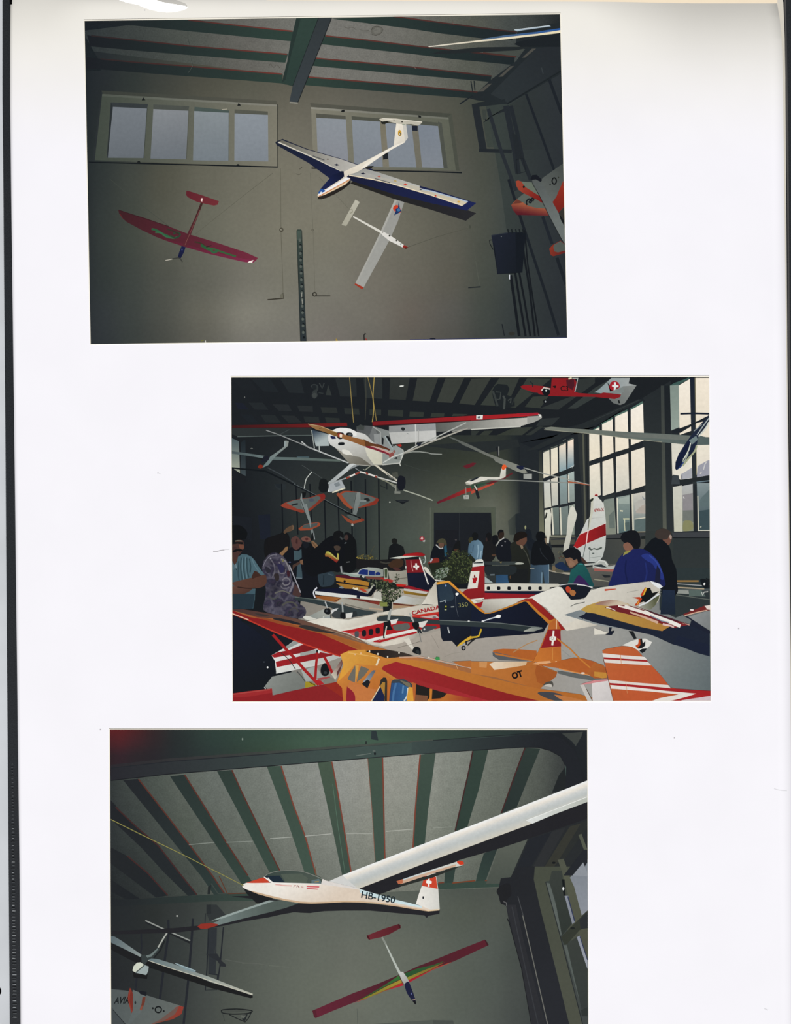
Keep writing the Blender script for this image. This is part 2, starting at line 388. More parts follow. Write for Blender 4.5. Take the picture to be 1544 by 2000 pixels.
# sheets and cover underneath
under = slab('album_page', [(24, -40), (1518, -40), (1529, 4.5), (1531.6, 75), (1533, 150), (1534, 300), (1537, 700), (1543, 1200), (1547, 1600), (1552, 2080), (60, 2080), (41, 1700), (26, 600)], -.0040, -.0038, PAPER2)
tag(under, 'cream album sheet beneath the top page, showing as a thin sliver at the right', 'album page')
cover = slab('album_cover', [(1400, -40), (1600, -40), (1600, 2080), (1400, 2080)], -.0064, -.0044, BLACK)
tag(cover, 'black album cover board along the right edge of the white page', 'album cover')
slab('cover_edge', [(1530.5, -40), (1533.5, -40), (1539, 260), (1543, 900), (1541, 900), (1535, 260)], -.0044, -.0041, flat('dark_grey_edge', '4d4c4c', .5, .2), cover)
bl = [(lerp(BLEFT, y), y) for y in range(-40, 2081, 40)]
spine = slab('album_spine', bl + [(lerp(LEFT, y) + 5, y) for y in range(2080, 10, -40)] + [(24, 8), (22.5, 7), (22.5, -40)], -.0030, -.0016, BLACK)
tag(spine, 'black album spine strip with pale ridges near its lower end, left of the page', 'album spine')
RIDGE = flat('pale_ridge', '85888a', .35, .5, .3, 900); RIDGE2 = flat('dark_ridge', '4a4d50', .45, .4, .3, 900)
y = 1492.0; k = 0
while y < 1992:
    f = (y - 1492) / 500; cx_ = 24 + 4 * f + R.uniform(-.6, .6); hw = 1.8 + 2.4 * f + R.uniform(-.5, .8)
    slab('ridge', [(cx_ - hw, y + .5), (cx_ - hw * .6, y - .6 - .5 * f), (cx_ + hw, y - .4 - .4 * f), (cx_ + hw, y + .6 + .5 * f), (cx_ - hw * .3, y + .9)], -.0016, -.00145, RIDGE if (k * 7) % 5 < 2 and f > .25 else RIDGE2, spine)
    y += R.uniform(5.2, 7.6); k += 1
slab('black_notch', [(18, -40), (22.8, -40), (22.8, 7.5), (18.6, 8)], -.0008, -.0005, HOLE, spine)
sheet = slab('punched_sheet', [(-60, -40), (lerp(BLEFT, 0) + 3, -40)] + [(lerp(BLEFT, y) + 3, y) for y in range(0, 2081, 80)] + [(-60, 2080)], -.0044, -.0034, GREYPAPER)
tag(sheet, 'light grey punched sheet with a round black hole, left of the black spine', 'sheet')
hp = [(-8.5 + 11 * math.cos(t * math.pi / 16), 1936 + 11 * math.sin(t * math.pi / 16)) for t in range(32)]
slab('punched_hole', hp, -.0034, -.00336, HOLE, sheet)

# ------------------------------------------------ top print: gliders under a hall ceiling
photo([(165, 41), (1093, 28), (1107, 660), (177, 672)], [(163.5, 38.5), (1094.5, 25.5), (1108, 661), (175.5, 673)],
      'topmost colour print, gliders hanging beside two long windows', PHOTOPAPER)
at('0')
wall = N('wall', None, 'dim olive plaster wall')
wall.grid([165, 200, 260, 320, 400, 480, 560, 640, 720, 800, 880, 940, 1000, 1110], [28, 150, 260, 350, 450, 550, 610, 675], [
 '202427 24292c 2e3334 3a3d39 48483f 53534a 59584e 5b594f 585750 52534b 494c44 3f453f 363c3b 2a2f31',
 '20262a 262b2e 30363 4 3d403b 4a4a41 55554a 5b594e 5c5a50 595850 53534b 4a4c44 3f453f 363c3b 2a2f31'.replace('30363 4', '303634'),
 '21272a 2a3030 373c39 46483f 5a594d 66655a 6e6b5f 6d6a5f 68665b 5f5d53 535349 474a42 3b4240 2c3134',
 '242a2c 303635 41453f 515146 636256 716f62 777466 787568 716f63 666458 585850 4a4d45 3d4341 2d3235',
 '272c2e 333937 41463f 54554b 66665a 747265 7a7769 7a7769 747165 69675b 5b5a50 4b4e46 3d4442 2c3134',
 '282d30 31373 6 3e433f 4e5049 5f5f56 737167 78766a 78766b 736f65 68655b 5a584f 474b44 3a413f 292e31'.replace('31373 6', '313736'),
 '292e31 313638 3c413e 4b4d47 65645a 807e73 7b796f 76736a 706d64 655f57 565550 434843 363c3c 272b2f',
 '2a2f33 2f3437 393e3c 474944 5c5b53 74726a 77756d 746f69 6b6861 5f5b54 504f4a 3e423f 31373 8 24282c'.replace('31373 8', '313738')], 4)
ceil = N('ceiling', None, 'grey concrete ceiling slab', SPECK)
ceil.grid([165, 260, 370, 480, 560, 640, 740, 830, 920, 1000, 1100], [20, 200], ['30363 8 3c413f 4c504b 64635e 6f6f69 74736e 71706a 66665f 565850 454a48 23272a'.replace('30363 8', '303638'), '2c3235 383e3d 4b504b 605f59 6c6b65 72716b 706f69 66665f 555850 42474 5 22262a'.replace('42474 5', '424745')], 6,
          [(165, 30), (1100, 20), (1100, 215), (916, 192), (800, 183), (596, 166), (480, 157), (274, 142), (165, 132)])
ceil.p('165 28 370 34 165 60', '1b2025 232a2c 165 40 370 40'); ceil.p('160 60 191 114 197 138 160 140', '1c2226')
gl_, gr_ = '1d232a 2e473e 190 0 520 0', '2e473e 202d31 640 0 980 0'
rl_, rr_ = '33292b 7a3830 190 0 520 0', '7c3b32 452b2a 640 0 1000 0'
for b, top in (('367 39 480 52 575 62 571 81 480 72 369 61 262 50 190 46 165 41', '367 39 480 51.5 571 61'),
               ('170 69 259 78 367 89.5 480 99.3 562 106 557 122.5 480 116.5 274 99.8 176 90.5', '178 70 259 78 367 89.5 480 99.3 560 106'),
               ('180 113 263.6 121.6 375.5 130 480 139 552 145 550 163 480 157.3 274 142 165 133 160 110', '196 115 263.6 121.6 375.5 130 480 139 550 144.6')):
    m = N('roof_beam', None); gain(.9, .72); m.p(b, gl_); gain(.88, .85); m.l(top, 2.5, rl_); gain()
for b, top in (('647 36.5 770 32 800 35 883 46 1009 62 1000 78 941 75 862 65.6 800 56', '766 31.5 800 36 883 47 1009 63'),
               ('634 69 718 78 800 88.4 883 98 1005 111 1003 127 883 115.3 800 105 624 86', '635.5 70 718 78.5 800 88.6 883 98 1005 111'),
               ('615 113 800 130 959.6 148.5 957.5 160 800 146 608 128.5', '616.8 113.6 800 130.5 959.6 148.5'),
               ('600 150 800 166.5 932.6 180 930 195 916 192 800 183 592 166', '602.3 150.3 800 167 932.6 180')):
    m = N('roof_beam', None); gain(.9, .72); m.p(b, gr_); gain(.88, .85); m.l(top, 2.5, rr_); gain()
at('B')
gain(.95, .7); g = N('roof_girder', None, 'wide green girder running up the ceiling')
g.p('475 70 812 66 760 150 440 715 335 690 390 480 420 300', '2c443b'); g.p('475 80 510 80 425 480 390 640 335 690 390 480 420 300', '263a35')
g.p('520 80 675 80 460 700 365 700 430 400', '304a40 2b443c 520 80 400 700')
g.p('682 70 812 66 560 700 490 868 410 862 440 715', '333c40 3a444a 700 100 450 860'); g.l('682 75 440 715', 1, '1d2426'); g.l('806 78 490 868', 1.4, '1b2022')
gain(); g.p('412 862 490 868 488 884 412 876', '87857a')
ceil.k('1180 190 1200 160 1250 155 1285 180 1270 215 1230 235 1190 230', '63625b').k('1195 195 1225 165 1262 170 1268 205 1230 222 1200 215', '6f6e67').l('1180 190 1200 158 1250 152 1290 180 1270 218 1225 238 1185 228', 1, '4c4a44', None, True).l('920 155 960 170 1000 160 1040 185', .8, '54524b', None, True).l('1060 175 1100 195 1160 190', .7, '55534c')
ceil.l('215 545 230 505 260 540 290 515 320 545', .9, '54524b', None, True)
at('A'); ceil.l('1000 200 995 250 1018 340', .8, '3a403d').l('1015 420 1045 520', .7, '3a403d'); N('suspension_wire', None).l('1020 440 1040 530 1000 590', .6, '555b56')
at('C'); ceil.l('70 520 100 470 160 435', .6, '55574f').l('400 115 415 130', 1.5, '6c5650').l('45 540 60 552', 1.4, '6c5650')

def window(parts, name, label):
    return N(name, None, label)
at('0')
w1 = N('window', None, 'left long window of four grey panes')
w1.p('198 177 541 197 541 206 200 186', '383c37 57564c 200 0 540 0').p('198 177 201 184 187 313 180 316', '2a2f31')
fr = N('window_frame', w1); fr.p('199.5 183.5 541 204.5 541.5 325.5 185 313', '434a42 7c796b 200 0 540 0')
fr.p('199.5 183.5 541 204.5 541 208 199 188', '4f554d 87857a 200 0 540 0').l('541.5 204 542 326', 1.4, '3a3a34')
at('A')
for q, c in (('290 908 614 925 582 1393 240 1390', '747a80 656b71 400 920 450 1390'), ('672 930 1003 945 980 1405 645 1398', '82868a 6c7278 800 940 800 1390'),
             ('1058 948 1383 962 1380 1420 1045 1415', '858c90 737b81 1200 950 1200 1410'), ('1437 968 1751 982 1755 1425 1435 1420', '8a9198 7c838a 1600 970 1600 1420')):
    N('window_pane', w1).p(q, c)
fr2 = N('pane_rebate', w1)
for q, c in (('272 868 622 885 614 927 285 910', '353a3c'), ('272 868 292 905 243 1392 232 1390', '2b3032'), ('672 888 1010 905 1003 947 672 932', '4a4e49'), ('1060 910 1387 945 1383 967 1058 950', '485450'),
             ('1437 935 1751 955 1751 987 1437 972', '55564d')): fr2.p(q, c)
fr2.l('614 925 582 1393', 1.1, '3b403c').l('1005 945 985 1405', 1, '4c4e47').l('1385 965 1382 1420', 1, '5a5a50').l('1320 936 1365 932', 1.6, 'a5a08f')
for x, y in ((580, 836), (1480, 888)): N('window_catch', w1).p('%d %d %d %d %d %d' % (x - 18, y + 14, x - 4, y - 16, x + 18, y + 12), '14181a')
for x, y in ((535, 1430), (1470, 1458)): N('window_catch', w1).p('%d %d %d %d %d %d %d %d' % (x - 16, y + 6, x - 10, y - 8, x + 10, y - 8, x + 16, y + 8), '1a1e1e')
N('window_sill', w1).l('65 1432 700 1448 1544 1470 1845 1478', 2.4, '14191d')
at('0')
w2 = N('window', None, 'right long window of four grey panes behind the white glider')
w2.p('605.4 201.4 882 222 875 231 607 210', '55544b 44473f 610 0 880 0').p('882 222 897 334 888 333 873 229', '4a4d44')
fr = N('window_frame', w2); fr.p('607 209 875 229.5 890 333.5 612 325', '7f7c6e 5c5f53 610 0 885 0').p('607 209 875 229.5 876 233 607 213', '8c8a7f 6b6d63 610 0 880 0')
at('B')
for q, c in (('662 1010 940 1025 968 1475 680 1465', '8a9096 868990 800 1000 800 1470'), ('998 1030 1262 1048 1290 1478 1020 1470', '858c93 7f858d 1100 1030 1150 1470'),
             ('1312 1060 1560 1082 1606 1482 1345 1478', '858c94 7d848c 1400 1060 1450 1470'), ('1619 1075 1809 1090 1862 1487 1659 1482', '7a828c 7f858d 1700 1080 1750 1480')):
    N('window_pane', w2).p(q, c)
rb = N('pane_rebate', w2)
for q, c in (('660 972 938 995 940 1027 662 1014', '53534a'), ('995 998 1262 1020 1262 1050 998 1032', '4f5148'), ('1310 1022 1560 1050 1560 1082 1312 1062', '55564c'), ('1640 1042 1812 1060 1809 1092 1640 1078', '4e5148'),
             ('1809 1050 1845 1065 1900 1490 1862 1487', '4d5049')): rb.p(q, c)
N('window_mullion', w2).p('1262 1030 1312 1055 1350 1480 1292 1480', '75705f 7c786a 1280 1040 1320 1470').p('1268 1042 1312 1040 1312 1075 1280 1072', '1d2125').p('1290 1352 1340 1345 1340 1400 1292 1408', '1e2226')
N('window_mullion', w2).p('1560 1080 1618 1085 1660 1485 1606 1482', '736f62 6d6b5f 1580 1080 1620 1480').p('1564 1088 1617 1090 1617 1137 1568 1135', '1d2330')
N('window_catch', w2).p('895 955 905 940 930 938 930 955 915 962', '1a1c1d'); N('window_catch', w2).p('1625 990 1650 995 1650 1015 1625 1010', '191d1d')
N('window_sill', w2).l('618 1488 1000 1505 1544 1518 1750 1522 2035 1532', 2.6, '171c20')

# right-hand wall
at('C')
rw = N('wall', None, 'dark side wall at the right')
rw.p('700 830 920 880 1420 585 1445 1592 1480 3110 1010 3110 910 2072 850 1622 800 1335', '363d3b 2b3034 900 1500 1420 1500')
rw.p('940 890 1420 595 1425 1300 1000 1320', '30363 5'.replace(' ', '') + ' 2c3135 960 1000 1420 1000')
co = N('cornice', None)
co.p('1010 205 1100 180 1420 110 1420 600 920 890 640 850 560 830 640 770 770 650 1000 480 1080 370 1000 320', '23292c'); co.p('760 790 1190 360 1420 330 1420 560 920 870', '2b3134 272c30 900 700 1300 500')
for q in ('1055 448 1085 448 1190 360 1150 362', '835 628 872 625 980 525 945 528', '640 768 692 765 775 690 738 695'): co.p(q, '4c4b46')
co.p('690 400 1000 335 1085 370 1000 440', '454a45'); co.l('690 402 1000 440', 3, '4a2f2b')
co.l('1240 540 1255 600', 2, '353b3e').l('1420 575 920 880', 2, '1c2124')
N('roof_rod', None).l('470 885 590 805', 2.6, '20262a'); N('roof_rod', None).l('575 665 592 770', 2, '20262a'); N('roof_rod', None).l('605 665 612 755', 2, '20262a')
rk = N('steel_frame', None, 'dark frame and pipes standing against the right wall')
rk.l('615 880 690 1310 690 1325', 14, '24292d').l('640 890 900 860', 9, '23292c').l('650 1320 960 1330', 7, '22272b').l('740 930 860 1330 1000 1700', 7, '272c31').l('700 940 755 1290', 3, '22272b').p('690 1050 745 1035 790 1290 730 1290', '3b423d').p('680 935 712 935 725 1020 690 1030', '3a403c')
rk.p('690 1060 880 930 905 900 905 950 760 1000 740 1035', '23282c').l('905 900 990 1330 1020 1540', 11, '24292e').l('950 900 1010 1150 1060 1400 1140 1600', 8, '23282d').p('960 1150 1010 1180 1065 1390 1000 1405', '22272b')
rk.l('1000 1410 1065 1395 1092 1520 1012 1545 1000 1410', 2, '1d2226')
for q, wd in (('1095 790 1210 1100 1360 1510', 5), ('1312 650 1430 975', 6)): N('wall_pipe', None).l(q, wd, '1d2228')
at('F'); N('wall_pipe', None).l('930 0 985 180 1060 420 1120 600 1280 1080 1400 1470', 5.5, '1c2127'); N('wall_pipe', None).l('1250 350 1340 610', 6, '1f242b'); N('wall_pipe', None).l('1385 740 1470 990', 6.5, '1c2127')

# wires and wall fittings
at('E'); N('hanging_wire', None).l('325 -100 330 470 352 1120', .9, '5c5a4d'); N('hanging_wire', None).l('605 -60 632 480 652 1080', .7, '68665a')
f = N('wall_fitting', None); f.ring(334, 477, 15, 16, 2, '4a463b').e(328, 474, 6, 7, '8c897b'); f.l('204 1136 357 1122', 2.2, '38352d').p('320 1090 350 1070 357 1120 320 1122', '6a685b').l('350 1070 356 1120', 1, '3c392f')
f = N('wall_fitting', None); f.ring(628, 479, 8, 8, 1.2, '5a574b'); f.l('650 1101 795 1101', 2.2, '33312b').ring(647, 1085, 17, 18, 2.2, '35332c').e(647, 1085, 9, 9, '7a776b')
at('F'); N('wall_fitting', None).l('550 1022 668 1014', 2.4, '23282b'); N('hanging_wire', None).l('620 770 655 1000', .6, '565a50'); N('hanging_wire', None).l('575 440 620 760', .5, '52564c')
at('B'); wall.l('500 1495 530 1480 505 1500', 1, '5a574c', None, True).l('470 1540 500 1550 522 1535', 1.2, '5a574c', None, True)
ra = N('slotted_rail', None, 'tall dark green slotted rail on the wall'); at('E')
ra.p('478 482 486 473 520 473 527 482 570 1532 514 1532', '36423c 2c3336 500 500 540 1500').p('482 486 522 486 524 570 484 570', '46534b').l('479 490 514 1530', 1, '1c2221').l('526 490 569 1530', 1, '20262 6'.replace(' ', ''))
for i in range(15):
    y = 575 + i * 62; x = 510 + (y - 575) * .037
    ra.e(x - 2, y, 12, 15, '59605a', 0, 10).e(x + 4, y + 48, 11, 11, '12171a', 0, 10)
for x, y, wd in ((522, 1090, 6), (530, 1155, 5)): ra.l('%d %d %d %d' % (x, y - 22, x + 4, y + 22), 2.2, '8f8f85')
at('E'); N('model_tip', None, 'small yellow tip at the bottom edge').p('848 1498 872 1530 845 1530', 'a88a35'); b = N('bracket', None); b.l('1115 1525 1112 1470 1122 1452 1132 1462', 2, '1e1d1d').l('1128 1500 1140 1525', 2.4, '8e3a35')
at('D'); N('model_tip', None, 'tiny white tip at the bottom edge').l('1163 1520 1166 1545', 1.6, 'c9c7bd'); N('grass_tip', None).l('1120 1525 1150 1515', 1.5, '6f7038')
at('F'); wall.l('0 1512 600 1505 1478 1493', 1.6, '2c3462'); wall.e(215, 1503, 28, 7, '1a1e2c'); N('rod_end', None).l('868 1365 890 1475', 2, '1c2125'); wall.e(960, 1455, 30, 18, '2f302c')

# red sailplane, left
gl = N('glider', None, 'red propeller glider with green scrawls on its wing')
at('D')
N('suspension_wire', None).l('265 0 540 230 820 445', .8, '424740'); N('suspension_wire', None).l('1070 515 1544 138 1800 -60', .8, '5b5a4e')
wg = N('wing', gl); wg.p('342 290 600 368 820 446 1000 516 1250 592 1544 690 1657 742 1640 765 1614 786 1544 783 1480 770 1200 705 950 632 820 590 700 545 560 478 420 402 375 360 350 325', '3f1f24 702a3c 400 350 1600 740')
wg.p('700 545 950 632 1200 705 1480 770 1544 783 1614 786 1640 765 1544 755 1200 680 950 605', '541f2c 7c2c48 700 560 1600 770'); wg.p('1575 772 1615 762 1600 790 1560 787', 'f2e2dc'); wg.l('345 290 820 446', 1, '33191e'); wg.p('350 325 375 360 395 385 365 330', '5a2528')
sc = N('graffiti', wg); gain(.8, .75)
for q, wd, c in (('655 470 700 480 760 515 830 545', 4, '2f7a4a'), ('690 500 740 505 790 540 860 555 900 545', 3, '3a8a55'), ('830 530 880 555 925 525 900 500 860 515', 3, '2e5c3c'), ('800 470 860 490 915 520', 3, '4a3a30'),
                 ('1060 590 1120 605 1170 640', 3, '55402f'), ('1120 620 1180 655 1230 670', 5, '2f7a42'), ('1170 645 1250 660 1330 690 1450 728', 3.4, '3a8044'), ('1210 660 1240 690 1280 670', 5, '35804a'), ('1170 640 1220 625', 2, '4a2a30')): sc.l(q, wd, c, None, True)
gain(); fs_ = N('fuselage', gl); fs_.p('1118 222 1139 228 1100 330 1022 530 988 640 935 632 985 530 1060 370', '3d2422 5a2630 1120 230 960 630').l('1110 290 970 620', 1, '7a4a48')
ns = N('nose', gl, 'dark blue nose'); ns.p('938 630 976 640 960 690 930 745 900 740 915 690', '1c2145 161a38 950 640 915 740').e(942, 662, 8, 9, '3d4670')
N('propeller', gl).l('850 750 880 745 910 742 930 755 946 782', 2, '3b3c38', None, True).l('785 766 815 760 850 752', 1.4, 'b9b4a6')
sb = N('tailplane', gl); sb.p('982 112 1000 110 1150 158 1290 208 1278 240 1242 249 1130 225 1080 212 1000 172 980 150', '5e232b 702c33 1000 120 1250 240'); N('fin_tip', gl).p('1120 190 1130 176 1138 185 1132 212 1120 205', 'ead0ca')

# small white sailplane under the big one
gl = N('glider', None, 'small white glider with a red and blue star on its wing'); at('E')
N('suspension_wire', None).l('690 -20 800 100 960 270', .7, '656356'); at('F'); N('suspension_wire', None).l('-30 645 250 545 570 455', .8, '4f4f45'); wall.e(565, 450, 12, 14, '45483f'); at('E')
wg = N('wing', gl); wg.p('1410 175 1495 205 1430 400 1350 580 1230 800 1108 1022 1028 985 1140 760 1270 490', '94948f a3a39d 1450 200 1070 1000').p('1410 175 1430 182 1290 490 1150 770 1045 992 1028 985 1140 760 1270 490', 'a9a8a1')
N('wing_tip', gl, 'red wing tip').p('1022 990 1032 980 1108 1018 1095 1040', '9e3826')
st = N('star', wg); st.k('1385 275 1400 250 1430 245 1455 280 1460 310 1430 320 1400 300', 'c43f26').p('1440 212 1450 275 1464 300 1440 318 1395 342 1412 300 1405 285 1432 270', '1e3560').e(1438, 290, 16, 14, '3a6a96')
tp = N('tailplane', gl); tp.p('1030 193 1072 215 1010 330 945 442 900 430 960 320', 'b9b6a6 a8a594 1050 200 920 440').l('975 290 1000 280 1005 310 980 322', 1.2, '85836f')
fz = N('fuselage', gl); fz.l('1010 352 1150 430 1290 508', 2.8, 'd9d6cb', 5).p('1262 488 1290 492 1350 525 1420 570 1495 625 1480 645 1350 580 1285 528', 'dcd9d2').e(1352, 533, 8, 8, '2c2c28').e(1418, 577, 7, 9, '4a4a44').e(1288, 500, 6, 6, '6f6d64').e(1458, 612, 7, 8, '8aa0a0')
N('nose', gl, 'dark red nose').p('1478 625 1492 620 1530 643 1500 656 1476 640', '8a2822').p('1495 640 1530 643 1505 657', '3c2420')

# large white glider
gl = N('glider', None, 'large white glider with navy wing edges and T tail'); at('B')
wl = N('wing', gl)
wl.p('275 1242 345 1213 565 1303 900 1400 1130 1480 1200 1500 1000 1592 800 1592 590 1440 290 1272', '1c2232 1a2040 300 1250 900 1550'); wl.p('300 1242 345 1222 565 1310 900 1405 1110 1480 1000 1540 905 1518 600 1375', '67655b b9b6af 320 1240 1000 1480').p('905 1518 890 1518 600 1378 300 1248 310 1240 600 1366', 'cfcabb')
for q, wd, c in (('345 1222 565 1305', 1.6, '23283a'), ('630 1372 740 1412', 1.6, '55565a'), ('405 1285 420 1275', 1.4, '6a5a3a')): wl.l(q, wd, c)
at('Y'); wr = N('wing', gl)
wr.p('345 600 370 578 760 690 1410 842 1495 872 1400 942 1080 840 760 748', '232220 26262a 400 600 1450 900'); wr.p('320 535 340 510 720 600 980 622 1100 655 1495 780 1410 848 1080 780 760 703 370 582 340 570', '191d36 1c2450 350 560 1450 800')
wr.p('300 522 480 465 620 505 980 622 977 640 1420 768 1370 803 1080 705 720 598 340 527', 'a9a8a2 cfc3a8 480 520 1380 780'); wr.p('300 522 480 465 620 505 980 622 977 632 620 540 480 500', '9b9b96 b5b4ae 400 500 950 620'); wr.l('335 524 560 565 720 601 1080 706 1370 803', 2, 'e8d9ba').l('980 650 1090 672 1418 768', 2.4, 'aebccb')
for x, y, a, b, c in ((222, 428, 26, 12, '1b2036'), (464, 508, 26, 11, '1b2036'), (608, 535, 18, 10, 'bb5c4c'), (850, 609, 20, 11, 'cc3a2e'), (1125, 712, 14, 9, 'c23426'), (140, 377, 16, 7, '4c2f22'), (757, 575, 16, 10, 'b59a50'), (1337, 766, 18, 12, 'd5a548'), (990, 656, 14, 6, '2c2f3a')):
    N('sticker', wr).p('%f %f %f %f %f %f %f %f %f %f %f %f' % (x - a, y, x - a * .2, y - b * .4, x, y - b, x + a * .3, y - b * .1, x + a, y + b * .3, x - a * .1, y + b), c)
wr.l('568 555 710 595', 2, '6a6a66').l('5 350 108 387', 2, '5a5b5a')
fz = N('fuselage', gl)
fz.p('50 718 110 705 200 660 345 568 350 585 345 602 280 655 200 700 130 732 80 746 48 745', '2a2521 221f1e 100 720 330 590')
fz.p('285 492 380 448 560 355 740 258 800 235 845 212 845 225 720 292 600 370 480 456 400 500 330 520 310 545 345 553 340 570 300 610 200 662 110 705 50 722 45 708 80 660 200 560 290 540', 'e8e0d0 ddd3c2 500 380 300 560')
fz.p('560 360 740 258 845 216 720 290 600 366 480 452 440 460', 'efe8da').p('50 722 50 706 150 668 345 556 345 566 300 610 200 662 110 705', 'e3c9a6').l('60 716 150 670 345 562', 1.4, 'c4703f')
cn = N('canopy', gl, 'navy cockpit canopy'); cn.p('285 490 262 488 240 505 185 522 130 585 72 652 90 660 122 652 200 600 275 552 288 520', '1a2248 141a34 150 600 250 520'); cn.p('120 662 200 612 310 543 345 550 290 585 150 662 60 712 48 705 60 690 90 678', 'f0eeee'); cn.p('72 652 108 655 118 672 60 695 50 690', '2b559a').p('65 690 80 672 88 690', 'dfe6ee')
fn = N('fin', gl); fn.p('765 52 855 60 872 185 845 218 740 258', 'ebe3d3 dcd5c6 770 100 860 200').p('822 60 855 60 872 185 845 215', 'cbc8be').k('780 140 785 118 800 112 812 130 812 155 800 168 785 162', 'cf9f33').k('788 145 795 132 806 140 806 158 795 164', '5a4a2a').e(797, 150, 4, 10, 'd8cfb0').l('820 62 848 64', 1, '5f7f66')
tt = N('tailplane', gl); tt.p('608 12 640 4 760 6 1005 38 985 60 960 72 905 58 820 60 765 52 700 35 640 40', 'c9c3b2 b9b5a6 620 20 980 50').p('628 36 680 30 705 38 660 58 640 54', '23241f').e(745, 18, 9, 6, '3c3a33').e(818, 36, 8, 7, '3c3a33').l('640 6 1000 38', 1.2, 'e6e1d2')
N('tail_skid', gl).p('475 458 510 442 560 440 540 460 500 470', '23221f')

# white glider wing at the top right with its shadow
at('C')
sh = N('wing_shadow', None); sh.p('185 415 300 385 640 350 1000 345 1190 340 1000 378 700 395 450 405', '24292b').p('980 320 1010 300 1420 215 1420 345 1190 345 1050 345', '1d2226')
gl = N('glider', None, 'pale glider wing crossing the top right corner'); wg = N('wing', gl)
wg.p('680 270 900 235 1180 205 1418 168 1418 196 1000 250 700 288', '51677c 2f5a9c 700 270 1400 180'); wg.p('172 340 400 312 700 278 1000 243 1200 222 1418 188 1418 214 900 275 600 303 280 338 180 348', 'ddd6c6 e9dcb8 200 330 1400 200'); N('wing_flap', gl).p('980 185 1150 165 1315 143 1328 152 1040 192 1010 198', 'a4b4c0').l('985 184 1315 144', 1, 'd0dade')

# electrical box and conduits
at('F')
for q, wd in (('950 905 985 1150 1030 1480', 5.5), ('992 885 1035 1150 1090 1480', 4.4), ('1030 880 1080 1150 1135 1480', 4), ('1050 540 1080 750 1130 1050 1178 1480', 4), ('1080 480 1110 800 1170 1200 1215 1480', 3)): N('conduit', None).l(q, wd, '161a1f')
bx = N('electrical_box', None, 'dark electrical box on the right wall'); bx.p('768 530 860 515 930 502 1080 500 1060 880 825 894', '1d222e 171c24 800 600 1040 700').p('995 508 1078 500 1090 520 1060 880 1000 884', '141920').l('768 530 930 503', 1.4, '2e343c').l('790 600 825 894 1000 884', 1, '0f1316'); bx.e(862, 541, 6, 5, '5a5f62')
for x in (926, 962, 1000, 1034, 1066): bx.l('%d 470 %d 510' % (x - 4, x + 4), 2.6, '191e21')
bx.l('772 572 750 575 755 610 785 665', 1.8, '1d2222'); bx.p('933 900 943 900 943 945 935 940', 'd5d8de')

# red and white delta model at the right edge
gain(.9, .85); dm = N('model_plane', None, 'red and white delta model cut off by the right edge'); at('X')
wg = N('wing', dm); wg.p('640 440 700 370 1100 85 1115 930 1000 1062 880 880', '4c5350 646a66 1100 150 750 600'); wg.p('1095 430 1112 930 1000 1062 870 870 960 740 1010 620', '8a2018 a82c1c 960 1000 1060 600').p('1110 930 1112 1200 1010 1075', '3a3632'); wg.ring(918, 435, 42, 62, 2.6, '14181a'); wg.e(838, 505, 13, 18, '20241f').e(1003, 368, 12, 16, '33382f')
wl = N('wing', dm); wl.p('80 905 105 870 200 780 330 675 480 740 700 870 820 1110 500 1100 190 1098 110 1000', '626b62'); wl.p('80 905 105 870 190 790 300 850 420 925 560 960 750 975 820 1110 500 1105 190 1098 110 1000', 'b0583a 6a1c26 450 930 420 1090'); wl.p('190 790 300 850 250 870 110 880', '7a3a2c'); wl.l('385 905 375 840 420 790 455 800 430 850 470 850 480 780 520 770 500 830', 3, '1a2026', None, True)
sb = N('fin', dm); sb.p('165 440 215 422 280 445 480 462 640 740 700 870 560 790 300 665 225 610 185 540', '6f7b6b'); sb.p('165 440 215 422 275 445 350 550 520 660 660 745 700 870 560 790 300 665 225 610 185 540', 'b2402a 8e1a18 250 550 650 800'); sb.p('300 545 325 520 350 545 335 572 310 572', '17181a')
bd_ = N('fuselage', dm); bd_.p('485 405 600 400 650 450 760 600 860 800 1005 1065 1110 1290 1150 1700 1060 1560 960 1380 820 1120 700 880 620 700 500 490', '5f6664 727a77 600 500 900 1200').l('490 480 640 740 820 1120 1080 1610', 1.2, '1c2020'); bd_.p('455 400 490 320 580 315 682 415 655 455 560 405 480 415', '191d26')
bd_.p('1010 1075 1100 1200 1110 1310 1040 1180', '15181a')
st = N('tailplane', dm); st.p('820 1760 880 1690 1040 1600 1150 1690 1150 1835 900 1905 850 1880', 'a03420 7a2420 850 1750 1050 1880').p('900 1720 920 1680 1040 1608 1150 1700 1150 1790 990 1830 920 1810', '59625c')
gain()

